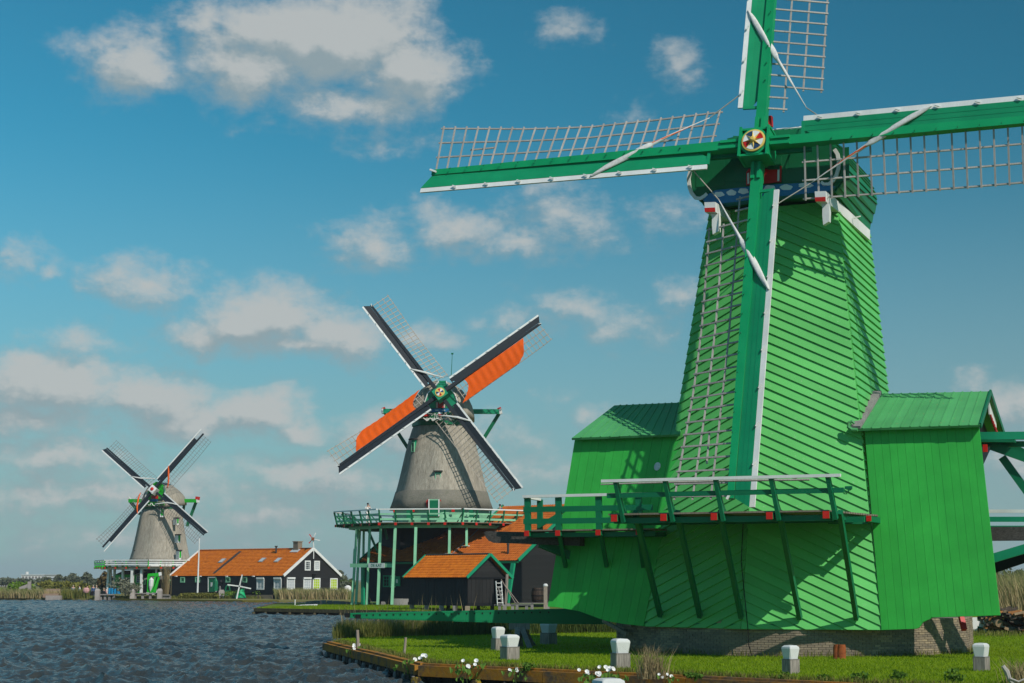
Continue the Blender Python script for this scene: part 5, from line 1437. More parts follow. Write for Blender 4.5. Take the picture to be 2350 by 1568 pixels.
    for k in range(26):
        z = 3.2 + k*.145
        ring_ = [fb.p(math.sin(a)*(4.78-.03*z), math.cos(a)*(4.78-.03*z), z) for a in corners]
        for s in (7, 0):
            a, b = ring_[s], ring_[(s+1) % 8]; nn = ((a+b)/2 - fb.p(0, 0, z)).normalized()
            m = MB(); m.add([a+nn*.035, b+nn*.035, b+nn*.01+UV*.14, a+nn*.01+UV*.14, a, b], [(0,1,2,3),(0,4,5,1)]); obj('board', m, M['tar'], bs)
    return mill, fr
M['lattice2'] = wood('pale_lattice_wood', (.36, .30, .24), (.52, .45, .38), .75)
midmill, MF = middle_mill()
person(at(844, 1190, 147.5)*1.0 + V3((0, 0, 7.0-at(844, 1190, 147.5).z)), 'visitor in white holding a camera to the face on the mill gallery', M['jacket_white'], M['jacket_white'], rot=R_(20), pose='photo', h=1.78)
for u, lab, top, hair in ((1147.5, 'dark haired visitor in a blue jacket, left of two on the gallery', M['jacket_blue'], M['hair']), (1153.5, 'visitor in a dark jacket, right of two on the gallery', M['jacket_dark'], M['hairbrown'])):
    q = at(u, 1185, 149.0 if u < 1150 else 149.8); q.z = 7.0; person(q, lab, top, M['jeans'], hair=hair, rot=R_(150 if u < 1150 else -30), h=1.74)

# ------------------------------------------------------------------ the black boarded barn under the middle mill and the boathouse in front of it
def barn():
    A, B = at(823.5, 1290, 150.5), at(1189, 1288, 138.5)             # front eave
    A.z = B.z = (A.z + B.z)/2
    e = (B - A); e.z = 0; L = e.length; e.normalize(); g = V3((-e.y, e.x, 0)); g = g if g.y > 0 else -g; n = -g
    t = thing('barn', 'long black boarded barn with an orange tiled roof under the thatched mill', 'barn', V3((A.x, A.y, .1)))
    ap = onp(1320, 1157, B, e); hw = (ap - B).dot(g); rh = ap.z - B.z   # half width and rise of the gable
    zb = .35
    # front wall
    W = [V3((A.x, A.y, zb)), V3((B.x, B.y, zb)), B - UV*.1, A - UV*.1]; W = [p + g*.45 for p in W]
    m = MB(); m.prism(W, g*.1); w = obj('front_wall', m, M['tar'], t); clad('board', W, n, e, .22, M['tar'], w, .008, .035)
    # gable wall facing right
    q0 = B + g*.45 - e*.25; q1 = B + g*(2*hw-.45) - e*.25; apx = B + g*hw + UV*(rh*.96) - e*.25
    G = [V3((q0.x, q0.y, zb)), V3((q1.x, q1.y, zb)), q1 - UV*.1, apx, q0 - UV*.1]
    m = MB(); m.prism([p - e*.02 for p in G], -e*.1); w = obj('gable_wall', m, M['tarlit'], t); clad('board', G, e, g, .30, M['tarlit'], w, .008, .03)
    m = MB(); m.prism([V3((A.x, A.y, zb)) + g*.45, V3((A.x, A.y, zb)) + g*(2*hw-.45), A + g*(2*hw-.45), A + g*hw + UV*rh*.8, A + g*.45], e*.1); obj('gable_wall', m, M['tar'], t)
    # roof: right part to the ridge; left part lower, below the gallery
    S = (A + (B-A)*((1030-823.5)/(1189-823.5)))
    rise = lambda s: g*(hw*s) + UV*(rh*s)
    jn = S + e*0
    tile_roof(jn, B, B + rise(1), jn + rise(1), 'roof_tiles', M['oldtiles'], t, .25, .33)
    tile_roof(A, jn, jn + rise(.62), A + rise(.62), 'roof_tiles', M['oldtiles'], t, .25, .33)
    nr = (B-A).cross(rise(1)).normalized(); nr = nr if nr.z > 0 else -nr
    m = MB(); m.prism([jn - nr*.01, B - nr*.01, B + rise(1) - nr*.01, jn + rise(1) - nr*.01], -nr*.08); obj('roof_deck', m, M['tar'], t)
    m = MB(); m.prism([A - nr*.01, jn - nr*.01, jn + rise(.62) - nr*.01, A + rise(.62) - nr*.01], -nr*.08); obj('roof_deck', m, M['tar'], t)
    m = MB(); m.prism([B + rise(1), jn + rise(1), jn + g*2*hw, B + g*2*hw], -V3((0, 0, .1))); obj('rear_roof', m, M['oldtiles'], t)
    for (a, b, lab) in ((A - e*.06, A + rise(.62) - e*.06, None), (B + e*.06, B + rise(1) + e*.06, None), (jn + rise(.60) - e*.05, jn + rise(1.0) - e*.05, None), (B + rise(1) + e*.06, B + g*2*hw + e*.06, None)):
        m = MB(); m.beam(a + nr*.05, b + nr*.05, .10, .26, nr); obj('verge_board', m, M['teal'], t)
    m = MB(); m.beam(jn + nr*.10, jn + rise(.63) + nr*.10, .07, .03, nr); obj('roof_seam', m, M['greywood'], t)
    m = MB(); m.beam(A - UV*.1 - g*.0, B - UV*.1, .12, .16); obj('gutter', m, M['frame_green'], t)
    # corner posts, windows with open shutter, vent pipe
    for (u, v0, v1, Y, w_) in ((833, 1292, 1390, 148.6, .55), (1178, 1293, 1384, 138.2, .6)):
        p, q = at(u, v0, Y), at(u-(0 if u < 900 else 14), v1, Y-.5); m = MB(); m.beam(q, p, w_*.6, .2, n); obj('corner_board', m, M['teal'], t)
    def onW(u, v): return onp(u, v, W[0], g)
    for (u0, u1, v0, v1) in ((881, 894, 1322, 1346), (897, 907, 1322, 1347)):
        c = onW((u0+u1)/2, (v0+v1)/2); window(t, c, e, UV, n, abs((onW(u1, v0)-onW(u0, v0)).dot(e)), abs(onW(u0, v0).z-onW(u0, v1).z), M['teal'] if u0 < 890 else M['mint'], M['glass'], (2, 3), .1)
    c = onW(914, 1334) + n*.12; m = MB(); m.box(c, e*.34, n*.04, UV*.42); sh = obj('shutter', m, M['teal'], t)
    m = MB(); m.box(c + n*.05, e*.10, n*.012, UV*.16); obj('notice', m, M['white'], sh)
    p = onp(1165, 1268, B, nr); m = MB(); 
    p = onp(1166, 1272, B, nr); m.tube([p, p + UV*.75], .09, 8); m.tube([p+UV*.75, p+UV*.8, p+UV*.95], [.13, .13, .05], 8); obj('vent_pipe', m, M['slate'], t)
    for k in range(9):
        p = A + e*(.6 + k*L/9) + g*.5; m = MB(); m.abox(p.x-.22, p.x+.22, p.y-.2, p.y+.2, -.05, zb); obj('foot_block', m, M['greywood'], t)
    for (u, v) in ((1032, 1273), (1071, 1255)):
        p = onp(u, v, B, nr); m = MB(); m.box(p + nr*.08, e*.3, g*.25, UV*.03); obj('post_shoe', m, M['white2'], t)
    return t, (A, B, e, g)
barn_t, (BA, BB, be, bg) = barn()
def boathouse():
    A, B = at(926, 1326.5, 127.5), at(1071, 1326.5, 121.5)
    A.z = B.z = (A.z+B.z)/2
    e = (B-A); e.z = 0; L = e.length; e.normalize(); g = V3((-e.y, e.x, 0)); g = g if g.y > 0 else -g; n = -g
    t = thing('boathouse', 'small black boathouse with an orange tiled roof on brick piers', 'boathouse', V3((A.x, A.y, 0)))
    Cr = onp(1176, 1326.5, B, e); wid = (Cr-B).dot(g); ap = onp(1125.6, 1273, B, e); rh = ap.z - B.z; hw = wid/2
    zb = at(1082, 1391, 121.6).z
    i0 = .30
    a, b = A + e*.25 + g*i0, B - e*.28 + g*i0
    W = [V3((a.x, a.y, zb)), V3((b.x, b.y, zb)), b + UV*.05, a + UV*.05]
    m = MB(); m.prism(W, g*.08); w = obj('front_wall', m, M['tar'], t)
    nb = 20
    for k in range(nb):
        s0, s1 = k/nb+.002, (k+1)/nb-.002; th = random.uniform(.012, .03)
        m = MB(); m.prism([W[0]*(1-s0)+W[1]*s0, W[0]*(1-s1)+W[1]*s1, W[3]*(1-s1)+W[2]*s1, W[3]*(1-s0)+W[2]*s0], n*th); obj('board', m, M['tar'], w)
    # gable end: boarded gable, vertical boards left of an open doorway
    c = B - e*.28 + g*(wid-i0)
    G = [b + UV*.0, c, B - e*.28 + g*hw + UV*(rh*.93)]
    m = MB(); m.prism(G, -e*.08); w = obj('gable_wall', m, M['tarlit'], t); clad('board', G, e, g, .22, M['tarlit'], w, .008, .03)
    d0 = b + g*((wid-2*i0)*.66)
    d1 = b + g*((wid-2*i0)*.97)
    for (p, q, k) in ((b, d0, 7), (d1, c, 1)):
        Wq = [V3((p.x, p.y, zb)), V3((q.x, q.y, zb)), q, p]
        m = MB(); m.prism(Wq, -e*.06); w2 = obj('gable_wall', m, M['tarlit'], t)
        for j in range(k):
            s0, s1 = j/k+.004, (j+1)/k-.004
            m = MB(); m.prism([Wq[0]*(1-s0)+Wq[1]*s0, Wq[0]*(1-s1)+Wq[1]*s1, Wq[3]*(1-s1)+Wq[2]*s1, Wq[3]*(1-s0)+Wq[2]*s0], e*random.uniform(.012, .025)); obj('board', m, M['tarlit'], w2)
    m = MB(); m.beam(b + e*.03, c + e*.03, .06, .14); obj('lintel', m, M['tar'], t)
    m = MB(); m.beam(V3((b.x, b.y, zb+.1)) + e*.03, V3((d0.x, d0.y, zb+.1)) + e*.03, .08, .22); m.beam(W[0] + n*.03 + UV*.1, W[1] + n*.03 + UV*.1, .08, .2); obj('sill', m, M['tar'], t)
    # floor, back wall
    m = MB(); bk = a + g*(wid-2*i0); m.prism([V3((bk.x, bk.y, zb)), V3((c.x, c.y, zb)), c, bk], -g*.05); obj('rear_wall', m, M['tar'], t)
    m = MB(); m.prism([W[0], W[1], V3((c.x, c.y, zb)), V3((bk.x, bk.y, zb))], (0, 0, .06)); obj('floor', m, M['greywood'], t)
    rise = g*hw + UV*rh
    nr = e.cross(rise).normalized(); nr = nr if nr.z > 0 else -nr
    tile_roof(A, B, B + rise, A + rise, 'roof_tiles', M['tiles'], t, .22, .27)
    m = MB(); m.prism([A - nr*.01, B - nr*.01, B + rise - nr*.01, A + rise - nr*.01], -nr*.05); obj('roof_deck', m, M['tar'], t)
    m = MB(); m.prism([A + rise, B + rise, B + g*wid, A + g*wid], (0, 0, -.06)); obj('rear_roof', m, M['tiles'], t)
    m = MB(); m.tube([A + rise + UV*.04, B + rise + UV*.04], .085, 8); obj('ridge_tiles', m, M['slate'], t)
    n2 = V3(); nb_ = (B+g*wid - (B+rise)).cross(e).normalized(); nb_ = nb_ if nb_.z > 0 else -nb_
    for (p, q, nn) in ((A-e*.05, A+rise-e*.05, nr), (B+e*.06, B+rise+e*.06, nr), (B+rise+e*.06, B+g*wid+e*.06-UV*.05, nb_)):
        m = MB(); m.beam(p+nn*.03, q+nn*.03, .08, .20, nn); obj('verge_board', m, M['teal'], t)
    for (u, v) in ((949,1397),(985,1397),(1021,1397),(1056,1397),(1090,1397)):
        pass
    for k, s in enumerate((.06, .32, .57, .8, 1.0)):
        p = W[0]*(1-s) + W[1]*s; 
        m = MB(); m.abox(p.x-.17, p.x+.17, p.y-.12, p.y+.2, -.15, zb); obj('pier', m, M['brick'] if k in (0, 4) else M['greywood'], t)
        q = p + g*(wid-2*i0-.2); m = MB(); m.abox(q.x-.14, q.x+.14, q.y-.1, q.y+.1, -.15, zb); obj('pier', m, M['greywood'], t)
    # things around the doorway
    D0 = V3((d0.x, d0.y, zb)); lad = thing('step_ladder', 'white painted step ladder standing in the boathouse doorway', 'ladder', D0 + e*.2)
    for s, x in ((0, .12), (1, .62)):
        p = D0 + g*x + e*.28; m = MB(); m.beam(p, p + UV*1.75 - e*.2, .05, .09); obj('stile', m, M['white'], lad)
    m = MB(); p = D0 + g*.2 + e*.3 + UV*1.25; m.beam(p, D0 + g*.66 + e*.25 + UV*.0, .07, .09); obj('stay', m, M['greywood'], lad)
    for k in range(6):
        z = .2 + k*.28; p = D0 + e*(.28-z*.11) + UV*z; m = MB(); m.beam(p + g*.1, p + g*.64, .13, .045); obj('step', m, M['white'], lad)
    m = MB(); p, q = at(1164, 1318, 122.0), at(1161, 1388, 121.8); m.beam(q, p, .14, .14); tag = obj('door_post', m, M['stake'], t)
    for (u0, v0, u1, v1) in ((1150,1330,1183,1385), (1160,1345,1190,1385)):
        p, q = at(u0, v0, 121.9), at(u1, v1, 120.8); m = MB(); m.beam(p, q, .05, .05); obj('stay_rod', m, M['stake'], t)
    return t
boathouse()
# jetty, mooring post, barrel and stones in front of the barn
def jetty():
    t = thing('jetty', 'low weathered plank jetty beside the boathouse', 'jetty', V3((onz(1190, 1388, .5).x, 121, 0)))
    for (u0, u1, v, Y, n_) in ((1141, 1212, 1388.5, 119.6, 5), (1180, 1262, 1384.5, 122.5, 6)):
        for k in range(n_):
            p, q = at(u0 + k*2, v, Y + k*.24), at(u1 + k*2, v + (2 if u0 < 1150 else 0), Y + k*.24); q.z = p.z
            m = MB(); m.beam(p, q, .22, .05); obj('plank', m, M['greywood'], t)
        for s in (.08, .5, .95):
            p = at(u0+(u1-u0)*s, v, Y); m = MB(); m.abox(p.x-.1, p.x+.1, p.y-.05, p.y+.15, -.9, p.z-.03); obj('pile', m, M['greywood'], t)
jetty()
p0 = at(1252, 1394, 120.5); m = MB(); m.abox(p0.x-.13, p0.x+.13, p0.y-.13, p0.y+.13, -.6, at(1252, 1345, 120.5).z)
mp_t = thing('mooring_post', 'slim grey mooring post with a pale rounded top beside the barrel', 'post', V3((p0.x, p0.y, -.6))); obj('post', m, M['stake'], mp_t)
zt = at(1252, 1345, 120.5).z; m = MB(); m.loft([[V3((p0.x+r*math.cos(k*math.pi/6), p0.y+r*math.sin(k*math.pi/6), z)) for k in range(12)] for r, z in ((.17, zt-.02), (.17, zt+.08), (.09, zt+.16))]); obj('cap', m, M['white2'], mp_t)
pb = at(1233.5, 1383, 124.0); bt = thing('barrel', 'dark wooden barrel standing on the jetty by the black gable', 'barrel', V3((pb.x, pb.y, pb.z)))
prof = [(.36, 0), (.43, .25), (.46, .5), (.43, .78), (.36, 1.05)]
for k in range(14):
    a0, a1 = k*2*math.pi/14+.012, (k+1)*2*math.pi/14-.012
    m = MB(); m.loft([[pb + V3((r*math.cos(a0), r*math.sin(a0), z)), pb + V3((r*math.cos(a1), r*math.sin(a1), z)), pb + V3(((r-.04)*math.cos(a1), (r-.04)*math.sin(a1), z)), pb + V3(((r-.04)*math.cos(a0), (r-.04)*math.sin(a0), z))] for r, z in prof]); obj('stave', m, M['barrelwood'] if 'barrelwood' in M else M.setdefault('barrelwood', wood('barrel_wood', (.03, .02, .015), (.075, .05, .035), .6, (6, 6, 1))), bt)
for z, r in ((.15, .415), (.5, .475), (.9, .41)):
    m = MB(); m.loft([[pb + V3((rr*math.cos(k*math.pi/12), rr*math.sin(k*math.pi/12), z+dz)) for k in range(24)] for rr, dz in ((r, -.03), (r+.012, -.03), (r+.012, .03), (r, .03))]); obj('hoop', m, M['black'], bt)
m = MB(); m.loft([[pb + V3((r*math.cos(k*math.pi/12), r*math.sin(k*math.pi/12), 1.0)) for k in range(24)] for r in (.35, .01)], cap=False); obj('lid', m, M['barrelwood'], bt)
# pale stone well ring and a trough on the island lawn
q = onz(923, 1391, 0); m = MB(); m.loft([[q + V3((r*math.cos(k*math.pi/16), r*.6*math.sin(k*math.pi/16), z)) for k in range(32)] for r, z in ((.95, 0), (1.0, .05), (1.0, .62), (.86, .62), (.85, .1))]); obj('stone_trough', m, M['stone'] if 'stone' in M else M.setdefault('stone', flat('grey_stone', (.30, .28, .26), .9)), label='low round grey stone trough in front of the barn posts', cat='trough')
q = onz(756, 1388, 0); m = MB()
for k in range(9):
    a = -1.25 + k*.31; p = q + V3((1.9*math.sin(a), 1.1*math.cos(a)-.8, 0)); m.abox(p.x-.26, p.x+.26, p.y-.1, p.y+.1, -.3, .40 - abs(k-3)*.03)
obj('timber_edging', m, M['greywood'], label='curved row of pale upright timbers at the far end of the island lawn', cat='edging')
q = onz(707, 1391.5, 0); m = MB(); m.prism([q + V3((-.95, -.3, .04)), q + V3((.85, -.35, .04)), q + V3((.75, .5, .12)), q + V3((-.55, .5, .08))], (0, 0, .05)); obj('groundsheet', m, M['jacket_white'], label='pale sheet lying flat on the island lawn', cat='sheet')
q = onz(677, 1389, 0); m = MB(); m.tube([q, q + UV*.5], .05, 6); obj('marker_post', m, M['white2'], label='short white marker post on the island lawn edge', cat='post')
bush(onz(1106, 1400, 0), .75, 1.1, M['leafbright'], 'small bright green bush at the foot of the jetty', 220, leaf=.09)
# camp shed quay of the island: waling, sheet planks, posts
def quay(name, label, pts, z, post_gap, parent_cat='quay', wal=.26, postw=.2, mats=('moss', 'sheet', 'moss'), depth=.9, plank=.25, cap=True, out=1, waldrop=.0):
    t = thing(name, label, parent_cat, V3((pts[0].x, pts[0].y, -.45)))
    for i in range(len(pts)-1):
        a, b = pts[i], pts[i+1]; d = (b-a).normalized(); n = V3((d.y, -d.x, 0))*out; L = (b-a).length
        k = max(1, int(L/plank))
        for j in range(k):                                   # upright sheet planks
            p, q = a + d*(L*j/k+.008), a + d*(L*(j+1)/k-.008); th = random.uniform(.02, .06)
            m = MB(); m.prism([V3((p.x, p.y, -depth-.4)), V3((q.x, q.y, -depth-.4)), V3((q.x, q.y, z-.05)), V3((p.x, p.y, z-.05))], n*th); obj('sheet_plank', m, M[mats[1]], t)
        seg = max(1, round(L/4.2))
        for j in range(seg):
            p, q = a + d*(L*j/seg+.01), a + d*(L*(j+1)/seg-.01); zz = random.uniform(-.008, .008)
            m = MB(); m.beam(p + n*.10 + UV*(z-wal*.45-p.z+zz), q + n*.10 + UV*(z-wal*.45-q.z+zz), wal*.72, wal); obj('waling', m, M[mats[0]], t)
            if cap:
                m = MB(); m.beam(p - n*.06 + UV*(z+wal*.08+.02-p.z+zz), q - n*.06 + UV*(z+wal*.08+.02-q.z+zz), .20, .05); obj('capping_board', m, M[mats[0]], t)
        kk = max(1, int(L/post_gap))
        for j in range(kk+1):
            p = a + d*(L*j/kk) + n*(.20+postw*.25); m = MB(); w = postw*random.uniform(.85, 1.15); h_ = z - wal - random.uniform(0, .04)
            m.loft([[p + V3((w*.5*math.cos(t_)*rr, w*.5*math.sin(t_)*rr, zz)) for t_ in np.linspace(0, 2*math.pi, 9)[:-1]] for zz, rr in ((-depth-.5, 1.05), (h_-.06, 1.0), (h_, .75))]); obj('quay_post', m, M[mats[2]], t, smooth=False)
    return t
quay('island_quay', 'dark planked timber quay along the island of the thatched mill', [V3((*p, 0)) for p in (MID[-1], MID[0], MID[1], MID[2], MID[3])], .0, 1.35, depth=.7, plank=.45, mats=('darkmoss', 'sheet', 'darkmoss'), cap=False) if M.setdefault('darkmoss', wood('dark_mossy_timber', (.045, .038, .02), (.16, .13, .07), .9, (3, 3, 1))) else None
# ------------------------------------------------------------------ third mill on the far bank
def far_mill():
    YC = 246.0
    fr = Frame(at(368, 1250, YC), R_(12.6)); px = YC/FPX
    mill = thing('windmill', 'far left thatched windmill with bare dark sails and a white gallery', 'windmill', fr.p(0, 0, .1))
    zy = lambda v: at(368, v, YC).z
    prof = [(zy(1289), 73.5*px), (zy(1280), 70*px), (zy(1268), 66.5*px), (zy(1250), 62.5*px), (zy(1225), 57.5*px), (zy(1200), 53*px), (zy(1180), 49*px), (zy(1168), 45*px)]
    corner = R_(-35)
    m = MB(); m.loft([oct_ring(fr, r, z, corner, .1) for z, r in prof]); obj('tower', m, M['thatch'], mill, smooth=True)
    for (u, v, w, h, du) in ((372,1177,9,20,0),(404,1197,6,15,.9),(407.5,1237,6.5,18,.9),(410,1274,6,20,.9),(317,1274,5,18,-.9)):
        z = zy(v); r = np.interp(z, [a for a, _ in prof], [b for _, b in prof])
        s = (u-368)*px/r; f_ = r*math.cos(math.asin(max(-.95, min(.95, s)))) * .96
        p = fr.onF(u, v, f_); n = (p - fr.p(0, 0, p.z)).normalized(); ex = V3((-n.y, n.x, 0)); ex = ex if ex.x > 0 else -ex
        m = MB(); m.box(p, ex*w*px*.5, n*.45, UV*h*px*.5); d = obj('dormer', m, M['white'], mill)
        m = MB(); m.box(p + n*.455 + UV*.1, ex*w*px*.36, n*.02, UV*h*px*.4); obj('pane', m, M['brightgreen'], d)
        m = MB(); m.box(p + UV*h*px*.52 + n*.1, ex*w*px*.6, n*.5, UV*.08); obj('lintel', m, M['slate'], d)
    zd = 4.05
    m = MB(); m.loft([oct_ring(fr, 4.25, z, corner, 0) for z in (zd, prof[0][0]+.1)]); obj('ring_wall', m, M['white'], mill)
    m = MB(); m.loft([oct_ring(fr, 4.1, z, corner, 0) for z in (.1, zd)]); obj('base_wall', m, M['tar'], mill)
    thatch_cap(mill, fr, [(2.7, 1.9, zy(1165), 2.9), (1.5, 2.5, zy(1163), 3.5), (-.8, 2.9, zy(1160), 3.3), (-3.0, 2.6, zy(1158), 2.5), (-4.6, 1.5, zy(1158), 1.5)], M['thatch'])
    FS = 3.0
    K = lambda x, y: ((340 + x*.093617)/1.2766, (1380 + y*.093617)/1.2766)
    Q = lambda pts, f: [fr.onF(*K(*p), f) for p in pts]
    m = MB(); m.prism(Q([(1080,480),(1240,340),(1370,350),(1490,450),(1520,620),(1550,780),(1490,860),(1000,900),(900,880),(960,700),(1000,600)], FS), -fr.n*.35); obj('cap_shield', m, M['brightgreen'], mill)
    for pts in ([(1500,480),(1525,640),(1560,790)], [(985,640),(920,800),(900,880)]):
        m = MB(); m.tube(Q(pts, FS+.05), .09, 5); obj('shield_border', m, M['white'], mill)
    m = MB(); m.prism(Q([(1100,770),(1320,770),(1320,870),(1110,870)], FS+.05), fr.n*.05); obj('hatch', m, M['red'], mill)
    m = MB(); m.prism(Q([(1080,880),(1270,880),(1290,960),(1060,950)], FS+.1), -fr.n*.2); obj('frieze', m, M['blue'], mill)
    m = MB(); m.prism(Q([(960,960),(1500,975),(1500,1080),(960,1090)], FS+.15), -fr.n*.2); bd = obj('name_board', m, M['brightgreen'], mill)
    m = MB(); m.tube(Q([(990,1045),(1030,1075),(1080,1060),(1075,1020),(1125,1015),(1140,1060),(1200,1095),(1235,1040),(1270,1060),(1300,1090)], FS+.2), .07, 5); obj('scroll', m, M['white'], bd)
    m = MB(); m.loft([oct_ring(fr, r, z, corner, .3) for r, z in ((2.75, zy(1172)), (2.9, zy(1169)), (2.9, zy(1163)))]); obj('cap_ring', m, M['frame_green'], mill)
    def bar(a, b, w, h, mt, nm, f):
        m = MB(); m.beam(fr.onF(*a, f), fr.onF(*b, f), w, h); return obj(nm, m, M[mt], mill)
    bar((296, 1149.5), (453, 1149.5), .45, .5, 'brightgreen', 'cross_beam', -2.2)
    bar((452, 1150), (456, 1149.5), .5, .5, 'white', 'beam_end', -2.2); bar((453, 1147), (454, 1140), .5, .5, 'red', 'beam_knob', -2.2)
    bar((300, 1150), (294, 1142), .4, .4, 'white2', 'beam_end', -2.2)
    bar((450, 1152), (429, 1208), .35, .35, 'frame_green', 'tail_brace', -2.9); bar((300, 1152), (322, 1180), .4, .4, 'frame_green', 'tail_brace', -2.6); bar((424, 1152), (420, 1175), .3, .3, 'frame_green', 'tail_brace', -3.2)
    hub = at(353.2, 1125.6, 242.0); phi = R_(51.9)
    N = fr.n*math.cos(R_(14.1)) + UV*math.sin(R_(14.1)); V = UV*math.cos(R_(14.1)) - fr.n*math.sin(R_(14.1))
    m = MB(); m.tube([hub - N*3, hub + N*.3], [.35, .35], 10); obj('wind_shaft', m, M['brightgreen'], mill)
    mats = dict(stock=M['sailnavy'], board=M['sailnavy'], edge=M['white'], lattice=M['lattice3'], canvas=M['canvas'], hook=M['black'])
    def furl(key, W):
        te, ne = W(.55)
        if key in 'UD': return [(4.4, te, ne+.05), (3.6, te*.5, ne+.05), (2.9, .05, .2), (1.9, .9, -.1), (1.3, 1.3, -.2)], [.04, .10, .10, .08, .04], None, M['rope']
        return [(3.9, te, ne+.05), (3.3, .0, .25), (2.3, .9, .0), (1.5, 1.4, -.2)], [.05, .13, .12, .05], None, M['rope']
    out, N, V = make_sails(mill, hub, fr.r, fr.n, R_(14.1), phi, 10.58, mats, furl=furl, rung_n=23, cleats=False, rung=(.035, .03), bare_tips=('R', 'L'), lat_w=1.7)
    for k in 'LR':
        for ch in out[k][0].children:
            if ch.name.startswith('furled'): ch.data.materials[0] = M['orange_stripe']
    X = fr.r*math.cos(phi) + V*math.sin(phi); Yv = V*math.cos(phi) - fr.r*math.sin(phi)
    m = MB(); m.box(hub + N*.1, X*.5, Yv*.5, N*.5); pe = obj('poll_end', m, M['white2'], mill)
    m = MB(); C_ = hub + N*.61; m.loft([[C_ + (X*math.cos(2*math.pi*k/20)+Yv*math.sin(2*math.pi*k/20))*r + N*z for k in range(20)] for r, z in ((.48,0),(.46,.06),(.05,.08))]); ro = obj('rosette', m, M['white2'], pe)
    m = MB(); m.loft([[C_ + N*.07 + (X*math.cos(2*math.pi*k/16)+Yv*math.sin(2*math.pi*k/16))*r + N*z for k in range(16)] for r, z in ((.27,0),(.25,.05),(.05,.12))]); obj('boss', m, M['red'], pe)
    # gallery
    cr = R_(-30); corners = [cr + k*math.pi/4 for k in range(8)]; R8 = 9.0
    gp = lambda a, rr, z: fr.p(math.sin(a)*rr - .1, math.cos(a)*rr, z)
    m = MB(); m.loft([[gp(a, rr, z) for a in corners] for rr, z in ((R8, zd-.1), (R8, zd), (3.9, zd), (3.9, zd-.1))], cap=False); gal = obj('gallery', m, M['deck'], mill)
    m = MB(); m.loft([[gp(a, rr, z) for a in corners] for rr, z in ((8.3, zd-.4), (8.3, zd-.1), (8.1, zd-.1), (8.1, zd-.4), (8.3, zd-.4))], cap=False); obj('ring_beam', m, M['white2'], gal)
    for k in range(8):
        a0, a1 = corners[k], corners[k] + math.pi/4
        P0, P1 = gp(a0, R8, 0), gp(a1, R8, 0); o_ = ((P0+P1)/2 - fr.p(0, 0, 0)); o_.z = 0; o_.normalize()
        for i in range(4):
            q = P0*(1-i/4) + P1*(i/4)
            m = MB(); m.prism([q + UV*(zd-.3) - o_*.5, q + UV*(zd-.3) + o_*.15, q + UV*(zd+.75) + o_*.25, q + UV*(zd+.75) + o_*.1, q + UV*(zd+.1) - o_*.25], o_.cross(UV)*.12); obj('rail_bracket', m, M['brightgreen'], gal)
            m = MB(); m.box(q + UV*(zd-.2) + o_*.22, o_*.03, o_.cross(UV)*.13, UV*.13); obj('red_end', m, M['red'], gal)
        for dz, h in ((.85, .14), (.55, .14), (.25, .2)):
            m = MB(); m.beam(P0 + o_*.2 + UV*(zd+dz), P1 + o_*.2 + UV*(zd+dz), .07, h); obj('handrail', m, M['white'], gal)
    K4 = lambda x, y: ((280 + x*.11915)/1.2766, (1600 + y*.11915)/1.2766)
    for (x, x2, yb, Y, w_) in ((330,280,1190,241.5,.32),(380,375,1050,247,.2),(470,455,1100,244,.28),(675,665,1110,240,.3),(910,890,1110,238.4,.36),(1135,1122,1150,238.2,.32),(1492,1490,1150,238.6,.2),(1740,1740,700,239.5,.2)):
        u0, v0 = K4(x, 560); u1, v1 = K4(x2, yb); p = at(u0, v0, Y); q = at(u1, v1, Y); p.z = zd-.35
        m = MB(); m.beam(q, p, w_, w_, fr.n); obj('gallery_post', m, M['white'], mill)
    return mill, fr, K4
M['lattice3'] = wood('thin_lattice', (.16, .15, .14), (.30, .27, .25), .8)
farmill, FF, K4 = far_mill()
def k4(x, y, Y): return at(*K4(x, y), Y)
def far_shed():
    t = thing('shed', 'bright green boarded shed under the far mill gallery', 'shed', k4(800, 1150, 240.5))
    def bx(x0, x1, y0, y1, Y, d, mt, nm, parent=t, n_=0):
        a, b, c, e = k4(x0, y1, Y), k4(x1, y1, Y), k4(x1, y0, Y), k4(x0, y0, Y)
        m = MB(); m.prism([a, b, c, e], (0, d, 0)); return obj(nm, m, M[mt], parent)
    w = bx(490, 1110, 700, 1150, 241.5, 3, 'brightgreen', 'front_wall')
    q = [k4(490,1150,241.5), k4(1110,1150,241.5), k4(1110,700,241.5), k4(490,700,241.5)]
    clad('board', q, V3((0,-1,0)), V3((1,0,0)), .24, M['brightgreen'], w, .005, .04)
    m = MB(); m.prism([k4(480,700,241.2), k4(700,600,241.2), k4(880,600,241.2), k4(880,700,241.2)], (0, 3, 0)); obj('roof', m, M['slate'], t)
    e = bx(1000, 1112, 900, 1160, 240.6, 1, 'brightgreen', 'porch')
    for (x0, x1, y0, y1) in ((710,790,780,1080),(800,880,780,940),(1015,1105,735,900)):
        c = k4((x0+x1)/2, (y0+y1)/2, 241.4); a, b = k4(x0, y0, 241.4), k4(x1, y1, 241.4)
        window(t, c, V3((1,0,0)), UV, V3((0,-1,0)), abs(b.x-a.x), abs(b.z-a.z), M['white2'], M['glass'], (2, 3), .08)
    s = bx(590, 655, 785, 950, 241.35, .05, 'red', 'notice_board'); bx(608, 648, 810, 920, 241.3, .04, 'white', 'notice', s)
    m = MB(); m.prism([k4(960,700,240.2), k4(1200,610,240.2), k4(1215,640,240.2), k4(990,710,240.2)], (0, 1.5, 0)); obj('awning', m, M['greywood'], t)
    return t
far_shed()
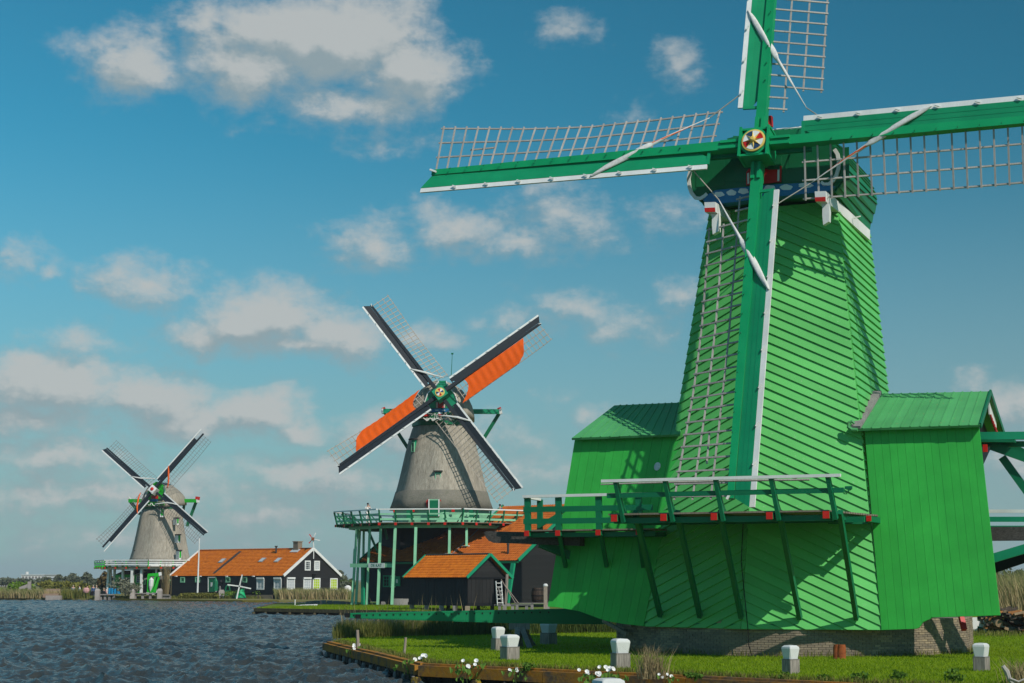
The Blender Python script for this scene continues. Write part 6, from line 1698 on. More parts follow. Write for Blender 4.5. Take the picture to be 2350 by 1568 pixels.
def winch_frame():
    t = thing('hoist_frame', 'bright green timber hoist frame with a white float at the landing', 'hoist', k4(1380, 1150, 226))
    def bar(a, b, w, mt, nm): m = MB(); m.beam(k4(*a, 226), k4(*b, 226), w, w, (0, -1, 0)); return obj(nm, m, M[mt], t)
    bar((1300,1140), (1310,720), .34, 'brightgreen', 'upright'); bar((1360,1150), (1520,700), .42, 'brightgreen', 'strut'); bar((1440,1140), (1545,760), .42, 'brightgreen', 'strut')
    bar((1290,715), (1600,690), .36, 'brightgreen', 'head_beam'); bar((1560,690), (1620,682), .44, 'white', 'beam_end'); bar((1290,725),(1285,1000), .2, 'red', 'rope_guard')
    m = MB(); m.tube([k4(1370,770,225.7), k4(1375,830,225.7), k4(1362,980,225.7), k4(1345,1120,225.7)], [.02, .32, .30, .03], 8); obj('float', m, M['white'], t)
    bar((1255,1160), (1450,1165), .3, 'white', 'foot_beam')
winch_frame()
for i, (x0, x1) in enumerate(((303,368),(372,436),(440,505),(508,620))):
    p, q = k4((x0+x1)/2, 1180, 228), k4(x1, 1040, 228); r = (k4(x1, 1100, 228)-k4(x0, 1100, 228)).length/2*.97
    lab = ['leftmost of the row of blue drums by the white posts', 'second blue drum from the left by the white posts', 'third blue drum from the left by the white posts', 'wide blue drum at the right end of the row, behind the grey shrub'][i]
    t = thing('drum', lab, 'drum', p, 'blue drums on the landing')
    m = MB(); c = p; H = q.z - p.z; m.loft([[c + V3((r*k_*math.cos(a), r*k_*math.sin(a), z)) for a in np.linspace(0, 2*math.pi, 17)[:-1]] for k_, z in ((.95,0),(1,.05),(1,H*.33),(1.04,H*.35),(1,H*.37),(1,H*.66),(1.04,H*.68),(1,H*.7),(1,H-.05),(.92,H))]); obj('shell', m, M['drumblue'] if 'drumblue' in M else M.setdefault('drumblue', flat('blue_plastic', (.01, .22, .44), .4)), t)
    m = MB(); m.loft([[c + V3((rr*math.cos(a), rr*math.sin(a), H+z)) for a in np.linspace(0, 2*math.pi, 13)[:-1]] for rr, z in ((r*.2,-.01),(r*.2,.05),(.01,.05))]); obj('bung', m, M['drumblue'], t)
def far_landing():
    for i, (x, x2, y0, y1) in enumerate(((45,45,1080,1300),(905,915,1085,1330),(1575,1575,1075,1340))):
        p, q = k4(x, y1, 223.6), k4(x2, y0, 223.6); w = .58
        t = thing('mooring_post', ('left', 'middle', 'right')[i] + ' of three stout grey mooring posts at the far landing', 'post', p, 'mooring posts at the far landing')
        m = MB(); m.loft([[V3((p.x+s*w*.5, p.y+tt*w*.5, z)) for s, tt in ((-1,-1),(1,-1),(1,1),(-1,1))] for z in (p.z-.6, q.z-.2)]); obj('post', m, M['paleposts'] if 'paleposts' in M else M.setdefault('paleposts', wood('pale_post', (.30, .26, .24), (.48, .42, .38), .85)), t)
        m = MB(); m.loft([[V3((p.x+s*w*k_*.5, p.y+tt*w*k_*.5, z)) for s, tt in ((-1,-1),(1,-1),(1,1),(-1,1))] for z, k_ in ((q.z-.2, 1.04), (q.z, .95), (q.z+.15, .55))]); obj('cap', m, M['paleposts'], t)
    for i, (x0, x1, y) in enumerate(((110,460,1195),(940,1560,1165),(1615,1830,1205))):
        t = thing('landing_stage', ('left plank landing stage beside the blue drums', 'middle plank landing stage under the green hoist', 'small plank landing stage by the black house corner')[i], 'landing stage', k4((x0+x1)/2, y+100, 224.5))
        for k in range(5):
            p, q = k4(x0, y, 224+k*.3), k4(x1, y+8, 224+k*.3); q.z = p.z; m = MB(); m.beam(p, q, .27, .14); obj('plank', m, M['greywood'], t)
        for s in (.05, .35, .65, .95):
            p = k4(x0+(x1-x0)*s, y, 224.1); m = MB(); m.abox(p.x-.16, p.x+.16, p.y, p.y+.3, -.7, p.z-.08); obj('pile', m, M['greywood'], t)
far_landing()
bush(k4(660, 1290, 224.5), 2.6, 5.2, M['leafsilver'], 'wide silvery grey shrub at the water edge before the far mill', 1200, leaf=.16, name='shrub')
t = thing('reed_bundle', 'upright bundle of brown reed stalks beside the black house', 'reeds', k4(1720, 1190, 228))
blades_pts = np.array([tuple(k4(1720 + random.gauss(0, 45), 1190, 228 + random.uniform(-.4, .4))) for _ in range(160)])
o = blades('stalks', blades_pts, 3.2, .07, M['drygrass'], .22, kind=None); o.parent = t; o.location = V3(o.location) - V3(t.location)

# ------------------------------------------------------------------ the long black house with an orange roof
def far_house():
    A, B = at(391, 1322, 237.0), at(650, 1322.5, 222.0); A.z = B.z = (A.z+B.z)/2
    e = B - A; e.z = 0; L = e.length; e.normalize(); g = V3((-e.y, e.x, 0)); g = g if g.y > 0 else -g; n = -g
    t = thing('house', 'long low black boarded house with an orange pantile roof and white gables', 'house', V3((A.x, A.y, .1)))
    E_ = onp(782, 1326, B, e); wid = (E_-B).dot(g); apx = onp(718, 1260, B, e); rh = apx.z - B.z; hw = wid/2
    zb = -.3; i0 = .12
    a, b = A + g*i0, B + g*i0 - e*.05
    W = [V3((a.x, a.y, zb)), V3((b.x, b.y, zb)), b, a]
    m = MB(); m.prism(W, g*.1); w = obj('front_wall', m, M['tar'], t); clad('board', W, n, e, .25, M['tar'], w, .006, .04)
    c = B + g*(wid-i0) - e*.05
    G = [V3((b.x, b.y, zb)), V3((c.x, c.y, zb)), c, B + g*hw + UV*(rh*.95) - e*.05, b]
    m = MB(); m.prism(G, -e*.1); gw = obj('gable_wall', m, M['tarlit'], t); clad('board', G, e, g, .27, M['tarlit'], gw, .006, .035)
    rise = g*hw + UV*rh; nr = e.cross(rise).normalized(); nr = nr if nr.z > 0 else -nr
    tile_roof(A, B, B+rise, A+rise, 'roof_tiles', M['tiles'], t, .27, .34, .05, .04)
    m = MB(); m.prism([A-nr*.01, B-nr*.01, B+rise-nr*.01, A+rise-nr*.01], -nr*.08); rf = obj('roof', m, M['tar'], t)
    m = MB(); m.prism([A+rise, B+rise, B+g*wid, A+g*wid], (0, 0, -.08)); obj('roof', m, M['tiles'], t)
    m = MB(); m.tube([A+rise+UV*.06, B+rise+UV*.06], .12, 8); obj('ridge_tiles', m, M['oldtiles'], t)
    nb = (B+g*wid-(B+rise)).cross(e).normalized(); nb = nb if nb.z > 0 else -nb
    for p, q, nn in ((A-e*.1, A+rise-e*.1, nr), (B+e*.1, B+rise+e*.1, nr), (B+rise+e*.1, B+g*wid+e*.1, nb)):
        m = MB(); m.beam(p+nn*.04, q+nn*.04, .14, .34, nn); obj('verge_board', m, M['white'], t)
    m = MB(); p = B + rise + e*.16; m.beam(p - UV*1.3, p, .1, .18); m.beam(p - UV*.1 + UV*.1, p + UV*.5, .1, .12); obj('gable_spike', m, M['white'], t)
    K6 = lambda x, y: ((480 + x*.25532)/1.2766, (1550 + y*.25532)/1.2766)
    onR = lambda x, y: onp(*K6(x, y), A, nr)
    p, q = onR(575, 515), onR(880, 262); m = MB(); m.beam(p+nr*.06, q+nr*.06, .55, .06, nr); obj('roof_seam', m, M['slate'], t)
    for x, y in ((670,370),(1130,362),(1310,362)):
        c_ = onR(x, y); up = (rise).normalized(); m = MB(); m.box(c_+nr*.08, e*.42, up*.5, nr*.05); f = obj('roof_light', m, M['greywood'], t)
        m = MB(); m.box(c_+nr*.135, e*.33, up*.4, nr*.008); obj('pane', m, M['curtain'], f)
    c_ = onR(1535, 232); m = MB(); m.beam(c_ - UV*.6, c_ + UV*.95, .95, .75, n); ch = obj('chimney', m, M['brick'], t)
    m = MB(); m.beam(c_ + UV*.95, c_ + UV*1.05, 1.1, .9, n); obj('chimney_cap', m, M['brick'], ch)
    m = MB(); m.box(c_ - rise.normalized()*.5 + nr*.09, e*.75, rise.normalized()*.35, nr*.03); obj('chimney_flashing', m, M['curtain'], ch)
    c_ = onR(1288, 280); m = MB(); m.tube([c_, c_+UV*.9], .12, 8); m.tube([c_+UV*.85, c_+UV*1.0], .2, 8); obj('vent_pipe', m, M['slate'], t)
    onW = lambda x, y: onp(*K6(x, y), W[0], g); onG = lambda x, y: onp(*K6(x, y), G[0], e)
    def win(on, nn, ex, x0, x1, y0, y1, frame, pane, bars, fw, nm='pane'):
        c_ = on((x0+x1)/2, (y0+y1)/2); p, q = on(x0, (y0+y1)/2), on(x1, (y0+y1)/2)
        return window(t, c_ + nn*.03, ex, UV, nn, abs((q-p).dot(ex)), abs(on((x0+x1)/2, y0).z-on((x0+x1)/2, y1).z), frame, pane, bars, fw, nm)
    for x0, x1 in ((198,240),(368,412),(717,760),(909,953)): win(onW, n, e, x0, x1, 557, 608, M['mint'], M['frame_green'], (1, 1), .16)
    for x0, x1 in ((1074,1150),(1271,1349)):
        win(onW, n, e, x0, x1, 572, 690, M['white2'], M['curtain'], (2, 3), .17)
        p, q = onW(x0-2, 565), onW(x1+2, 565); m = MB(); m.beam(p+n*.1, q+n*.1, .2, .22); obj('sunshade', m, M['white'], t)
    for x0, x1, y0, y1, pn in ((1619,1674,370,470,'glass'),(1726,1780,372,471,'curtain'),(1412,1494,570,690,'curtain'),(1602,1682,570,690,'curtain'),(1709,1786,570,690,'limeglass'),(1909,1984,572,692,'limeglass')):
        win(onG, e, g, x0, x1, y0, y1, M['white'], M[pn], (3, 4), .15)
        if y0 > 500 and pn == 'curtain':
            p, q = onG(x0-4, 564), onG(x1+4, 564); m = MB(); m.beam(p+e*.1, q+e*.1, .2, .22); obj('sunshade', m, M['white'], t)
    dq = [onW(x, y) for x, y in ((515,722),(600,722),(600,556),(515,556))]
    m = MB(); m.prism(dq, n*.06); d = obj('door', m, M['frame_green'], t)
    for x in (514, 601):
        m = MB(); p, q = onW(x, 722), onW(x, 554); m.beam(p+n*.06, q+n*.06, .12, .12, n); obj('door_post', m, M['white2'], d)
    m = MB(); p, q = onW(514, 555), onW(601, 555); m.beam(p+n*.06, q+n*.06, .12, .12); obj('door_head', m, M['white2'], d)
    m = MB(); p = onW(552, 637)+n*.08; m.box(p, e*.18, n*.015, UV*.28); obj('notice', m, M['white'], d)
    for x in (160, 437, 740, 1047):
        m = MB(); p = onW(x, 543)+n*.3; m.box(p, e*.16, n*.12, UV*.06); obj('gutter_bracket', m, M['white2'], t)
    m = MB(); p, q = onW(945, 757), onW(1250, 757); m.prism([p, q, q-UV*.6, p-UV*.6], n*.1); obj('plinth', m, M['brick'], t)
    m = MB(); p = onG(1710, 540)+e*.1; m.box(p, g*.15, e*.2, UV*.28); m.tube([p+e*.2+UV*.1, p+e*.5+UV*.2], .05, 5); obj('wall_lamp', m, M['black'], t)
    # little wind wheel on the gable peak
    tip = B + rise + e*.16 + UV*.5
    v = thing('wind_toy', 'small red and white wind wheel on a pole at the gable peak', 'wind vane', tip)
    top = at(*K6(1712, 115), tip.y); m = MB(); m.tube([tip - UV*.4, top], .07, 6); obj('pole', m, M['white'], v)
    for x, y, mt in ((1670,60,'red'),(1745,45,'white2'),(1790,132,'white'),(1665,165,'red')):
        m = MB(); p = at(*K6(x, y), tip.y-.3); d_ = (p-top); sd = d_.cross(V3((0,1,0))).normalized()*.07
        m.prism([top-sd*.4-V3((0,.3,0)), p-sd, p+sd, top+sd*.4-V3((0,.3,0))], (0, -.04, 0)); obj('blade', m, M[mt], v)
    m = MB(); m.box(top - V3((0,.2,0)), V3((.16,0,0)), V3((0,.35,0)), V3((0,0,.2))); obj('hub', m, M['rust'], v)
    # side annexe to the left with a grey roof
    s = thing('annexe', 'low dark annexe with a grey sloping roof between the far mill and the house', 'annexe', k4(1500, 1180, 239.5))
    m = MB(); m.prism([k4(1150, 1180, 240), k4(1830, 1180, 240), k4(1830, 790, 240), k4(1150, 790, 240)], (0, 2.5, 0)); obj('wall', m, M['tar'], s)
    m = MB(); m.prism([k4(1190, 800, 237.6), k4(1850, 790, 237.6), k4(1850, 680, 240.5), k4(1600, 690, 240.5)], (0, 0, -.15)); obj('roof', m, M['slateroof'] if 'slateroof' in M else M.setdefault('slateroof', flat('grey_roof', (.16, .145, .14), .85)), s)
    for x0, x1, y0, y1 in ((1740,1855,835,945),(1155,1225,840,935)):
        c_ = k4((x0+x1)/2, (y0+y1)/2, 239.9); window(s, c_, V3((1,0,0)), UV, V3((0,-1,0)), abs(k4(x1,y0,239.9).x-k4(x0,y0,239.9).x), abs(k4(x0,y0,239.9).z-k4(x0,y1,239.9).z), M['mint'], M['frame_green'], (1,1), .14)
    return t, K6
house, K6 = far_house()
def k6(x, y, Y): return at(*K6(x, y), Y)
# flag pole, hedge, bushes, closed parasol, hose reel, pump, table, benches
p, q = k6(386, 735, 226.5), k6(407, 125, 226.5); fp = thing('flagpole', 'tall bare white flagpole in front of the black house', 'flagpole', p)
m = MB(); m.tube([p, q], [.12, .07], 8); obj('pole', m, M['white'], fp)
m = MB(); m.loft([[q + V3((r*math.cos(a), r*math.sin(a), z)) for a in np.linspace(0, 6.283, 9)[:-1]] for r, z in ((.06, 0), (.11, .06), (.06, .14), (.01, .17))]); obj('knob', m, M['white'], fp)
a, b = k6(165, 802, 225), k6(640, 790, 225); hh = k6(400, 730, 225).z - a.z
q4 = leaf_cloud(3200, (a+b)/2 + UV*hh*.5, ((b.x-a.x)/2*1.35, .8, hh*.66), .13, 5, 60, .3)
q4 = q4[(q4[:, :, 2].max(1) < a.z+hh) & (q4[:, :, 0].min(1) > a.x) & (q4[:, :, 0].max(1) < b.x)]
leaf_obj('hedge', q4, M['leafolive'], (a+b)/2, label='low clipped hedge between the flagpole and the water', cat='hedge')
bush(k6(1113, 797, 226), 1.35, 2.2, M['leafbright'], 'round green bush at the foot of the black house wall', 320, leaf=.13)
bush(k6(755, 792, 226.5), 1.1, 4.6, M['leafbright'], 'low bright green planting between the stone post and the toy mill', 420, leaf=.13)
p = k6(590, 725, 227.5); t = thing('parasol', 'closed green parasol standing by the dark green door', 'parasol', p)
m = MB(); m.tube([p, p + UV*.5], .05, 6); obj('pole', m, M['greywood'], t); m = MB(); m.loft([[p + V3((r*(1+.25*math.cos(4*a_))*math.cos(a_), r*(1+.25*math.cos(4*a_))*math.sin(a_), z)) for a_ in np.linspace(0, 6.283, 17)[:-1]] for r, z in ((.42, .15), (.36, .7), (.22, 1.5), (.06, 1.85), (.03, 2.0))]); obj('canopy', m, M['frame_green'], t)
c_ = k6(733, 711, 229.0); t = thing('hose_reel', 'green wall hung hose reel with coiled hose', 'hose reel', c_ - UV*.9)
m = MB(); m.tube([c_ + V3((.30*math.cos(a_), -.1, .72*math.sin(a_))) for a_ in np.linspace(0, 6.283, 25)], .10, 6); obj('hose', m, M['frame_green'], t); m = MB(); m.box(c_ - UV*.4, V3((.15,0,0)), V3((0,.1,0)), V3((0,0,.5))); obj('bracket', m, M['frame_green'], t)
p, q = k6(643, 730, 227), k6(645, 655, 227); t = thing('lamp_post', 'short lamp post with a round dark lamp beside the door', 'lamp post', p)
m = MB(); m.tube([p, q], .13, 8); obj('post', m, M['greywood'], t); r_ = k6(655, 605, 227); m = MB(); m.loft([[r_ + V3((r*math.cos(a_), r*math.sin(a_), z)) for a_ in np.linspace(0, 6.283, 13)[:-1]] for r, z in ((.05,-.75),(.06,-.25),(.18,-.2),(.2,0),(.12,.2),(.02,.25))]); obj('lamp', m, M['black'], t)
p, q = k6(662, 795, 225.3), k6(662, 708, 225.3); m = MB(); m.abox(p.x-.35, p.x+.35, p.y-.2, p.y+.2, p.z, q.z); m.abox(p.x-.25, p.x+.25, p.y-.15, p.y+.15, q.z, q.z+.12); obj('stone_post', m, M['paleposts'], label='squat pale stone post at the right end of the hedge', cat='post')
p = k6(1275, 755, 225.5); t = thing('garden_table', 'small garden table with a red cloth corner by the house corner', 'table', p)
m = MB(); m.box(p + UV*.72, V3((.75,0,0)), V3((0,.4,0)), V3((0,0,.04))); obj('table_top', m, M['white2'], t)
for s in (-1, 1): m = MB(); m.beam(p + V3((.55*s,0,0)), p + V3((.55*s,0,.7)), .08, .5); obj('leg', m, M['black'], t)
m = MB(); m.prism([p + V3((-.9,-.1,1.5)), p + V3((-.65,-.1,1.0)), p + V3((-.4,-.1,.85)), p + V3((-.55,-.1,1.1))], (0,.05,0)); obj('red_cloth', m, M['red'], t)
# toy windmill on the bank
def toy_mill():
    p = k6(878, 815, 224.6); z = lambda y: k6(878, y, 224.6).z; s = .0655
    t = thing('toy_windmill', 'knee high green model windmill with white sails on the far bank', 'model windmill', p)
    m = MB(); m.abox(p.x-1.0, p.x+1.0, p.y-.8, p.y+.8, p.z-.1, p.z+.18); obj('base', m, M['greywood'], t)
    fr = Frame(p, R_(10))
    m = MB(); m.loft([oct_ring(fr, r, zz, R_(-22), .2, 24) for r, zz in ((.78, z(790)), (.60, z(750)), (.47, z(715)), (.36, z(683)))]); obj('tower', m, M['toygreen'] if 'toygreen' in M else M.setdefault('toygreen', paint('toy_green', (.01, .42, .16), .45, .02)), t, smooth=False)
    m = MB(); m.loft([oct_ring(fr, r, zz, R_(-22), .2, 24) for r, zz in ((.82, z(806)), (.82, z(790)))]); obj('plinth', m, M['tar'], t)
    m = MB(); rings = [[fr.p(w*a_, F, z(683)+h*b_) for a_, b_ in ((1,0),(.8,.6),(.35,1),(-.35,1),(-.8,.6),(-1,0))] for F, w, h in ((.5,.30,.5),(0,.38,.6),(-.5,.25,.4))]; m.loft(rings); obj('cap', m, M['tar'], t)
    hub = k6(868, 657, 223.2)
    N = fr.n
    m = MB(); m.tube([hub - N*1.2, hub + N*.1], .09, 6); obj('shaft', m, M['tar'], t)
    for (x, y, lx, ly) in ((900,525,-1,0),(1000,685,0,1),(835,805,1,0),(730,640,0,-1)):
        tip = k6(x, y, 223.1); d = (tip-hub); ln = d.length; d.normalize(); sd = d.cross(N).normalized()
        m = MB(); m.beam(hub, tip, .15, .12, N); sl = obj('sail', m, M['white'], t)
        for k in range(7):
            q = hub + d*(ln*(.3+.1*k)); m = MB(); m.beam(q, q + sd*.6, .04, .03, N); obj('rung', m, M['black'], sl)
        for w_ in (.3, .6): m = MB(); m.beam(hub + d*ln*.28 + sd*w_, hub + d*ln*.92 + sd*w_, .04, .03, N); obj('batten', m, M['black'], sl)
    for a, b in (((930,680),(905,740)),((905,680),(930,685))):
        m = MB(); m.beam(k6(*a, 225.6), k6(*b, 225.6), .09, .09); obj('tail_brace', m, M['teal'], t)
toy_mill()
# far bank edge: timber with grass
quay('bank_edging', 'low mossy timber edging along the far bank', [V3((*xy(onz(232, 1374, -.25)), 0)), V3((*xy(onz(560, 1378.5, -.25)), 0)), V3((*xy(onz(640, 1378.7, -.25)), 0))], -.22, 2.6, depth=.6, plank=.9, mats=('bankmoss', 'sheet', 'bankmoss'), cap=False) if M.setdefault('bankmoss', wood('bank_moss', (.10, .085, .01), (.24, .19, .03), .95, (2, 2, 1))) else None
# visitors along the far bank
K5 = lambda x, y: (x*.13617/1.2766, (1640 + y*.13617)/1.2766)
def k5(x, y, Y): return at(*K5(x, y), Y)
ppl = [(1580,505,232,'visitor in pale grey clothes, leftmost on the far path','jacket_grey','jacket_grey','hairblond','walk',20),
       (1712,535,231,'visitor in white with a dark bag walking in jeans','jacket_white','jeans','hair','walk',-60),
       (1885,520,229,'dark haired visitor in a dark coat by the pink bag','jacket_dark','jacket_dark','hair','stand',-70),
       (2010,515,230,'visitor in a blue jacket left of the pale shirt','jacket_blue','jeans','hairblond','stand',40),
       (2080,520,228.5,'fair haired visitor in a pale shirt behind the grey post','jacket_grey','jacket_white','hairblond','stand',90),
       (2240,535,229,'seated visitor in dark blue beside the white posts','jacket_dark','jeans','hairblond','sit',70),
       (2285,570,229.8,'seated visitor in a reddish top next to the white posts','pink','jacket_dark','hairbrown','sit',-60)]
for (x, y, Y, lab, tp, lg, hr, pose, ro) in ppl:
    p = k5(x, y, Y); h = 1.74; z0 = p.z - (h if pose != 'sit' else h-.42)
    person(V3((p.x, p.y, -.25 if pose != 'sit' else -.2)), lab, M[tp], M[lg], hair=M[hr], rot=R_(ro), pose=pose, h=h)
p = k5(1855, 660, 227.5); m = MB(); m.loft([[p + V3((.42*k_*math.cos(a_), .25*k_*math.sin(a_), z)) for a_ in np.linspace(0, 6.283, 11)[:-1]] for k_, z in ((.7,-.3),(1,-.1),(1,.15),(.6,.35))]); obj('bag', m, M['pink'], label='pink bag beside the visitor in a dark coat', cat='bag')
t = thing('picnic_bench', 'dark picnic bench where visitors sit on the far bank', 'bench', k5(2090, 740, 227))
for y, d, w_ in ((690, 0, .5), (735, -.7, .3)):
    p, q = k5(1960, y, 227+d), k5(2270, y, 227+d); m = MB(); m.beam(p, q, w_, .12); obj('plank', m, M['tar'], t)
for x in (1985, 2240):
    p, q = k5(x, 690, 227), k5(x-12, 770, 227); m = MB(); m.beam(q, p, .7, .3); obj('leg', m, M['tar'], t)
# wooden sluice/gate on the left bank
t = thing('lift_gate', 'small weathered timber gate with a sloping beam on the left bank', 'gate', k5(630, 640, 232))
for a, b, w_ in (((635,470),(633,650),.42),((420,620),(615,545),.34),((505,615),(615,560),.28)):
    m = MB(); m.beam(k5(*b, 232), k5(*a, 232), w_, w_*.8, (0,-1,0)); obj('beam' if w_ < .4 else 'post', m, M['paleposts'], t)
m = MB(); m.prism([V3((k5(970,770,228).x, 226.8, .17)), V3((k5(1310,770,228).x, 226.8, .17)), V3((k5(1300,670,236).x, 236, .98)), V3((k5(985,670,236).x, 236, .98))], (0, 0, -.3)); o = obj('slipway', m, M['path']); o['kind'] = 'structure'
m = MB(); m.abox(k5(985,760,226).x, k5(1310,760,226).x, 225.9, 226.7, -.6, .15); o = obj('slipway_sill', m, M['paleposts'], label='pale concrete sill at the foot of the brick slipway', cat='sill')

# ------------------------------------------------------------------ reeds, shrubs and trees of the polder
def reeds(name, u0, u1, v, Y0, Y1, n, h, w, mat, lab, dry=.3):
    xs = []
    for _ in range(n):
        Y = random.uniform(Y0, Y1); u = random.uniform(u0, u1); p = at(u, v, Y); xs.append((p.x, Y, -.25 if Y > 150 else 0))
    xs = np.array(xs)
    return blades(name, xs, h, w, mat, .32, label=lab, cat='reeds', wind=(-.18, 0))
reeds('reed_bed', 632, 806, 1360, 216.5, 223, 3800, 1.05, .09, M['reed'], 'swaying reed bed between the black house and the posts')
reeds('reed_bed', 640, 800, 1360, 216, 219, 900, .95, .09, M['reeddry'], 'dry straw coloured stalks in front of the reed bed by the house')
reeds('reed_bed', -60, 106, 1360, 229.5, 238, 3200, .95, .10, M['reed'], 'tall mixed reeds on the far left bank')
reeds('reed_bed', -60, 100, 1360, 229.3, 232, 800, .75, .09, M['reeddry'], 'dry reed stalks at the waterline on the far left')
reeds('reed_bed', 142, 205, 1360, 227.3, 232, 1100, .95, .09, M['wildgrass'], 'green rushes between the slipway and the visitors')
reeds('reed_bed', 60, 260, 1350, 246, 275, 2600, .85, .12, M['reed'], 'pale reed strip behind the far left path')
reeds('grass_edge', 100, 142, 1360, 229, 231, 300, .9, .1, M['reeddry'], 'dry grass fringe beside the brick slipway')
blades('grass_fringe', np.array([(at(u, 1370, Y).x, Y, -.25) for u, Y in zip(rng.uniform(200, 640, 2600), rng.uniform(224.5, 227, 2600))]), .35, .09, M['wildgrass'], .5, label='rough grass along the far bank edging', cat='grass')
bush(V3((k5(330, 590, 238).x, 238, -.25)), 2.15, 6.5, M['leafbright'], 'rounded bright green bush behind the reeds at the far left', 900, leaf=.22)
bush(V3((k5(1380, 560, 268).x, 268, -.25)), 2.7, 9.0, M['leafolive'], 'round olive brown bush behind the visitors', 900, leaf=.28)
k = 0
for (u, vt, w, Y, mt, lab) in [(12,1326,34,520,'leafgrey','low grey green tree at the far left edge'),(40,1327,40,540,'leafgrey','broad far tree left of the white building'),(66,1328,34,500,'leafgrey','far tree below the white building'),(92,1328,34,510,'leafgrey','far tree right under the white building'),
        (106,1326,26,480,'leafgrey','far tree left of the tallest poplar'),(134,1320,26,440,'leafgrey','dark far tree beside the tallest group'),(151,1325,30,430,'leafgrey','bushy far tree in the tallest group'),(163,1309,28,430,'leafgrey','tallest rounded tree on the far horizon'),(183,1323,36,420,'leafgrey','wide tree right of the tallest one'),
        (200,1314,24,410,'leafgrey','second tall rounded tree on the horizon'),(216,1330,24,415,'leafgrey','small tree left of the brown tree'),(228,1327,22,400,'leafgrey','low far tree behind the brown tree'),
        (244,1313,40,262,'leafbrown','autumn brown tree beside the far mill gallery'),(258,1322,30,255,'leafbrown','smaller brown tree under the far mill gallery')]:
    g = at(u, 1349, Y); top = at(u, vt, Y); g.z = -.25; hgt = top.z + .25
    tree(g, hgt, w*Y/FPX*1.1, M[mt], lab, n=620, leaf=.0022*Y*.55, trunk=.18, seed=100+k, group='trees along the far horizon' if Y > 300 else None); k += 1
for (u, vt, w, Y, lab) in [(772,1304,44,300,'dense willow behind the right gable of the black house'),(800,1318,36,290,'feathery pale tree beside the gallery posts'),(786,1330,40,270,'low shrubby tree behind the reed bed')]:
    g = at(u, 1360, Y); g.z = -.25; tree(g, at(u, vt, Y).z, w*Y/FPX*1.15, M['leaf' if k % 2 else 'leafgrey'], lab, n=900, leaf=.3, trunk=.12, seed=140+k, group='trees behind the black house'); k += 1
p = at(798, 1352, 236); m = MB(); m.loft([[p + V3((.5*k_*math.cos(a_), .4*k_*math.sin(a_), z)) for a_ in np.linspace(0, 6.283, 11)[:-1]] for k_, z in ((.7,-.5),(1,0),(.9,.3),(.3,.5))]); obj('wrapped_bale', m, M['jacket_white'], label='pale wrapped bale behind the reeds', cat='bale')
for (u, vt, w, Y, mt, lab) in [(2300,1304,70,260,'leaf','nearest bushy tree beyond the reeds at the right edge'),(2345,1296,70,255,'leaf','tall bushy tree at the right edge of the picture'),(2395,1300,70,262,'leafgrey','far tree just outside the right edge')]:
    g = at(u, 1360, Y); g.z = -.25; tree(g, at(u, vt, Y).z, w*Y/FPX*1.2, M[mt], lab, n=1300, leaf=.26, trunk=.1, seed=170+k, group='trees beyond the reeds at the right'); k += 1
reeds('reed_bed', 2200, 2480, 1390, 108, 126, 5200, 2.1, .055, M['reed'], 'tall reeds behind the firewood at the right')
reeds('reed_bed', 2200, 2480, 1390, 106, 112, 1200, 1.8, .05, M['reeddry'], 'pale dry stalks in front of the right hand reeds')
# far town: white hall and rows of flats
def block(u0, u1, v0, v1, Y, mt, lab, name='apartment_building', rows=3, cols=5, depth=12, chimney=None):
    a, b, c_, d = at(u0, v1, Y), at(u1, v1, Y), at(u1, v0, Y), at(u0, v0, Y); a.z = b.z = -.2
    t = thing(name, lab, 'building', V3(((a.x+b.x)/2, Y, 0)))
    m = MB(); m.prism([a, b, c_, d], (0, depth, 0)); obj('wall', m, M[mt], t)
    m = MB(); m.prism([V3((d.x-.3, d.y-.3, d.z)), V3((c_.x+.3, c_.y-.3, c_.z)), V3((c_.x+.3, c_.y-.3, c_.z+.5)), V3((d.x-.3, d.y-.3, d.z+.5))], (0, depth+.6, 0)); obj('roof', m, M['curtain'], t)
    if rows:
        for i in range(cols):
            for j in range(rows):
                x = a.x + (b.x-a.x)*(i+.5)/cols; z = .8 + (c_.z-.8)*(j+.5)/rows
                w_, h_ = (b.x-a.x)/cols*.3, (c_.z)/rows*.28
                m = MB(); m.abox(x-w_, x+w_, Y-.1, Y+.05, z-h_, z+h_); f = obj('window', m, M['slateroof'], t)
    if chimney:
        p = at(chimney, v0, Y+5); q = at(chimney, v0-8, Y+5); m = MB(); m.tube([p - UV*2, q], [1.0, .8], 8); obj('chimney', m, M['wallpale'], t)
    return t
M['wallpale'] = flat('pale_wall', (.62, .60, .56), .8); M['wallgrey'] = flat('grey_wall', (.36, .34, .34), .8); M['wallbrick'] = flat('brick_wall', (.28, .2, .17), .8)
block(49, 101, 1320.5, 1340, 900, 'wallpale', 'long white hall on the skyline at the far left', 'hall', 1, 7, 30, 62)
for i, (u0, u1, v0, mt, lab) in enumerate([(-6,8,1331,'wallgrey','grey flats at the very left of the skyline'),(9,26,1332,'wallpale','white fronted flats left of the bright bush'),(30,44,1333,'wallgrey','grey flats above the bright bush'),(46,58,1332,'wallpale','pale flats right of the bright bush'),(60,70,1332,'wallgrey','small grey flats beside the timber gate'),(80,89,1331.5,'wallpale','first white flat right of the gate'),(91,100,1331.5,'wallpale','second white flat right of the gate'),(104,113,1332,'wallpale','third white flat, nearest to the tall trees'),(116,124,1327,'wallpale','low white roof glimpsed between the far trees')]):
    block(u0, u1, v0, 1347, 620 + (i % 3)*14, mt, lab, rows=4, cols=4, depth=10)
block(137, 146, 1326.5, 1334, 700, 'mint', 'pale green roofed building among the far trees', 'far_building', 0, 0, 14)
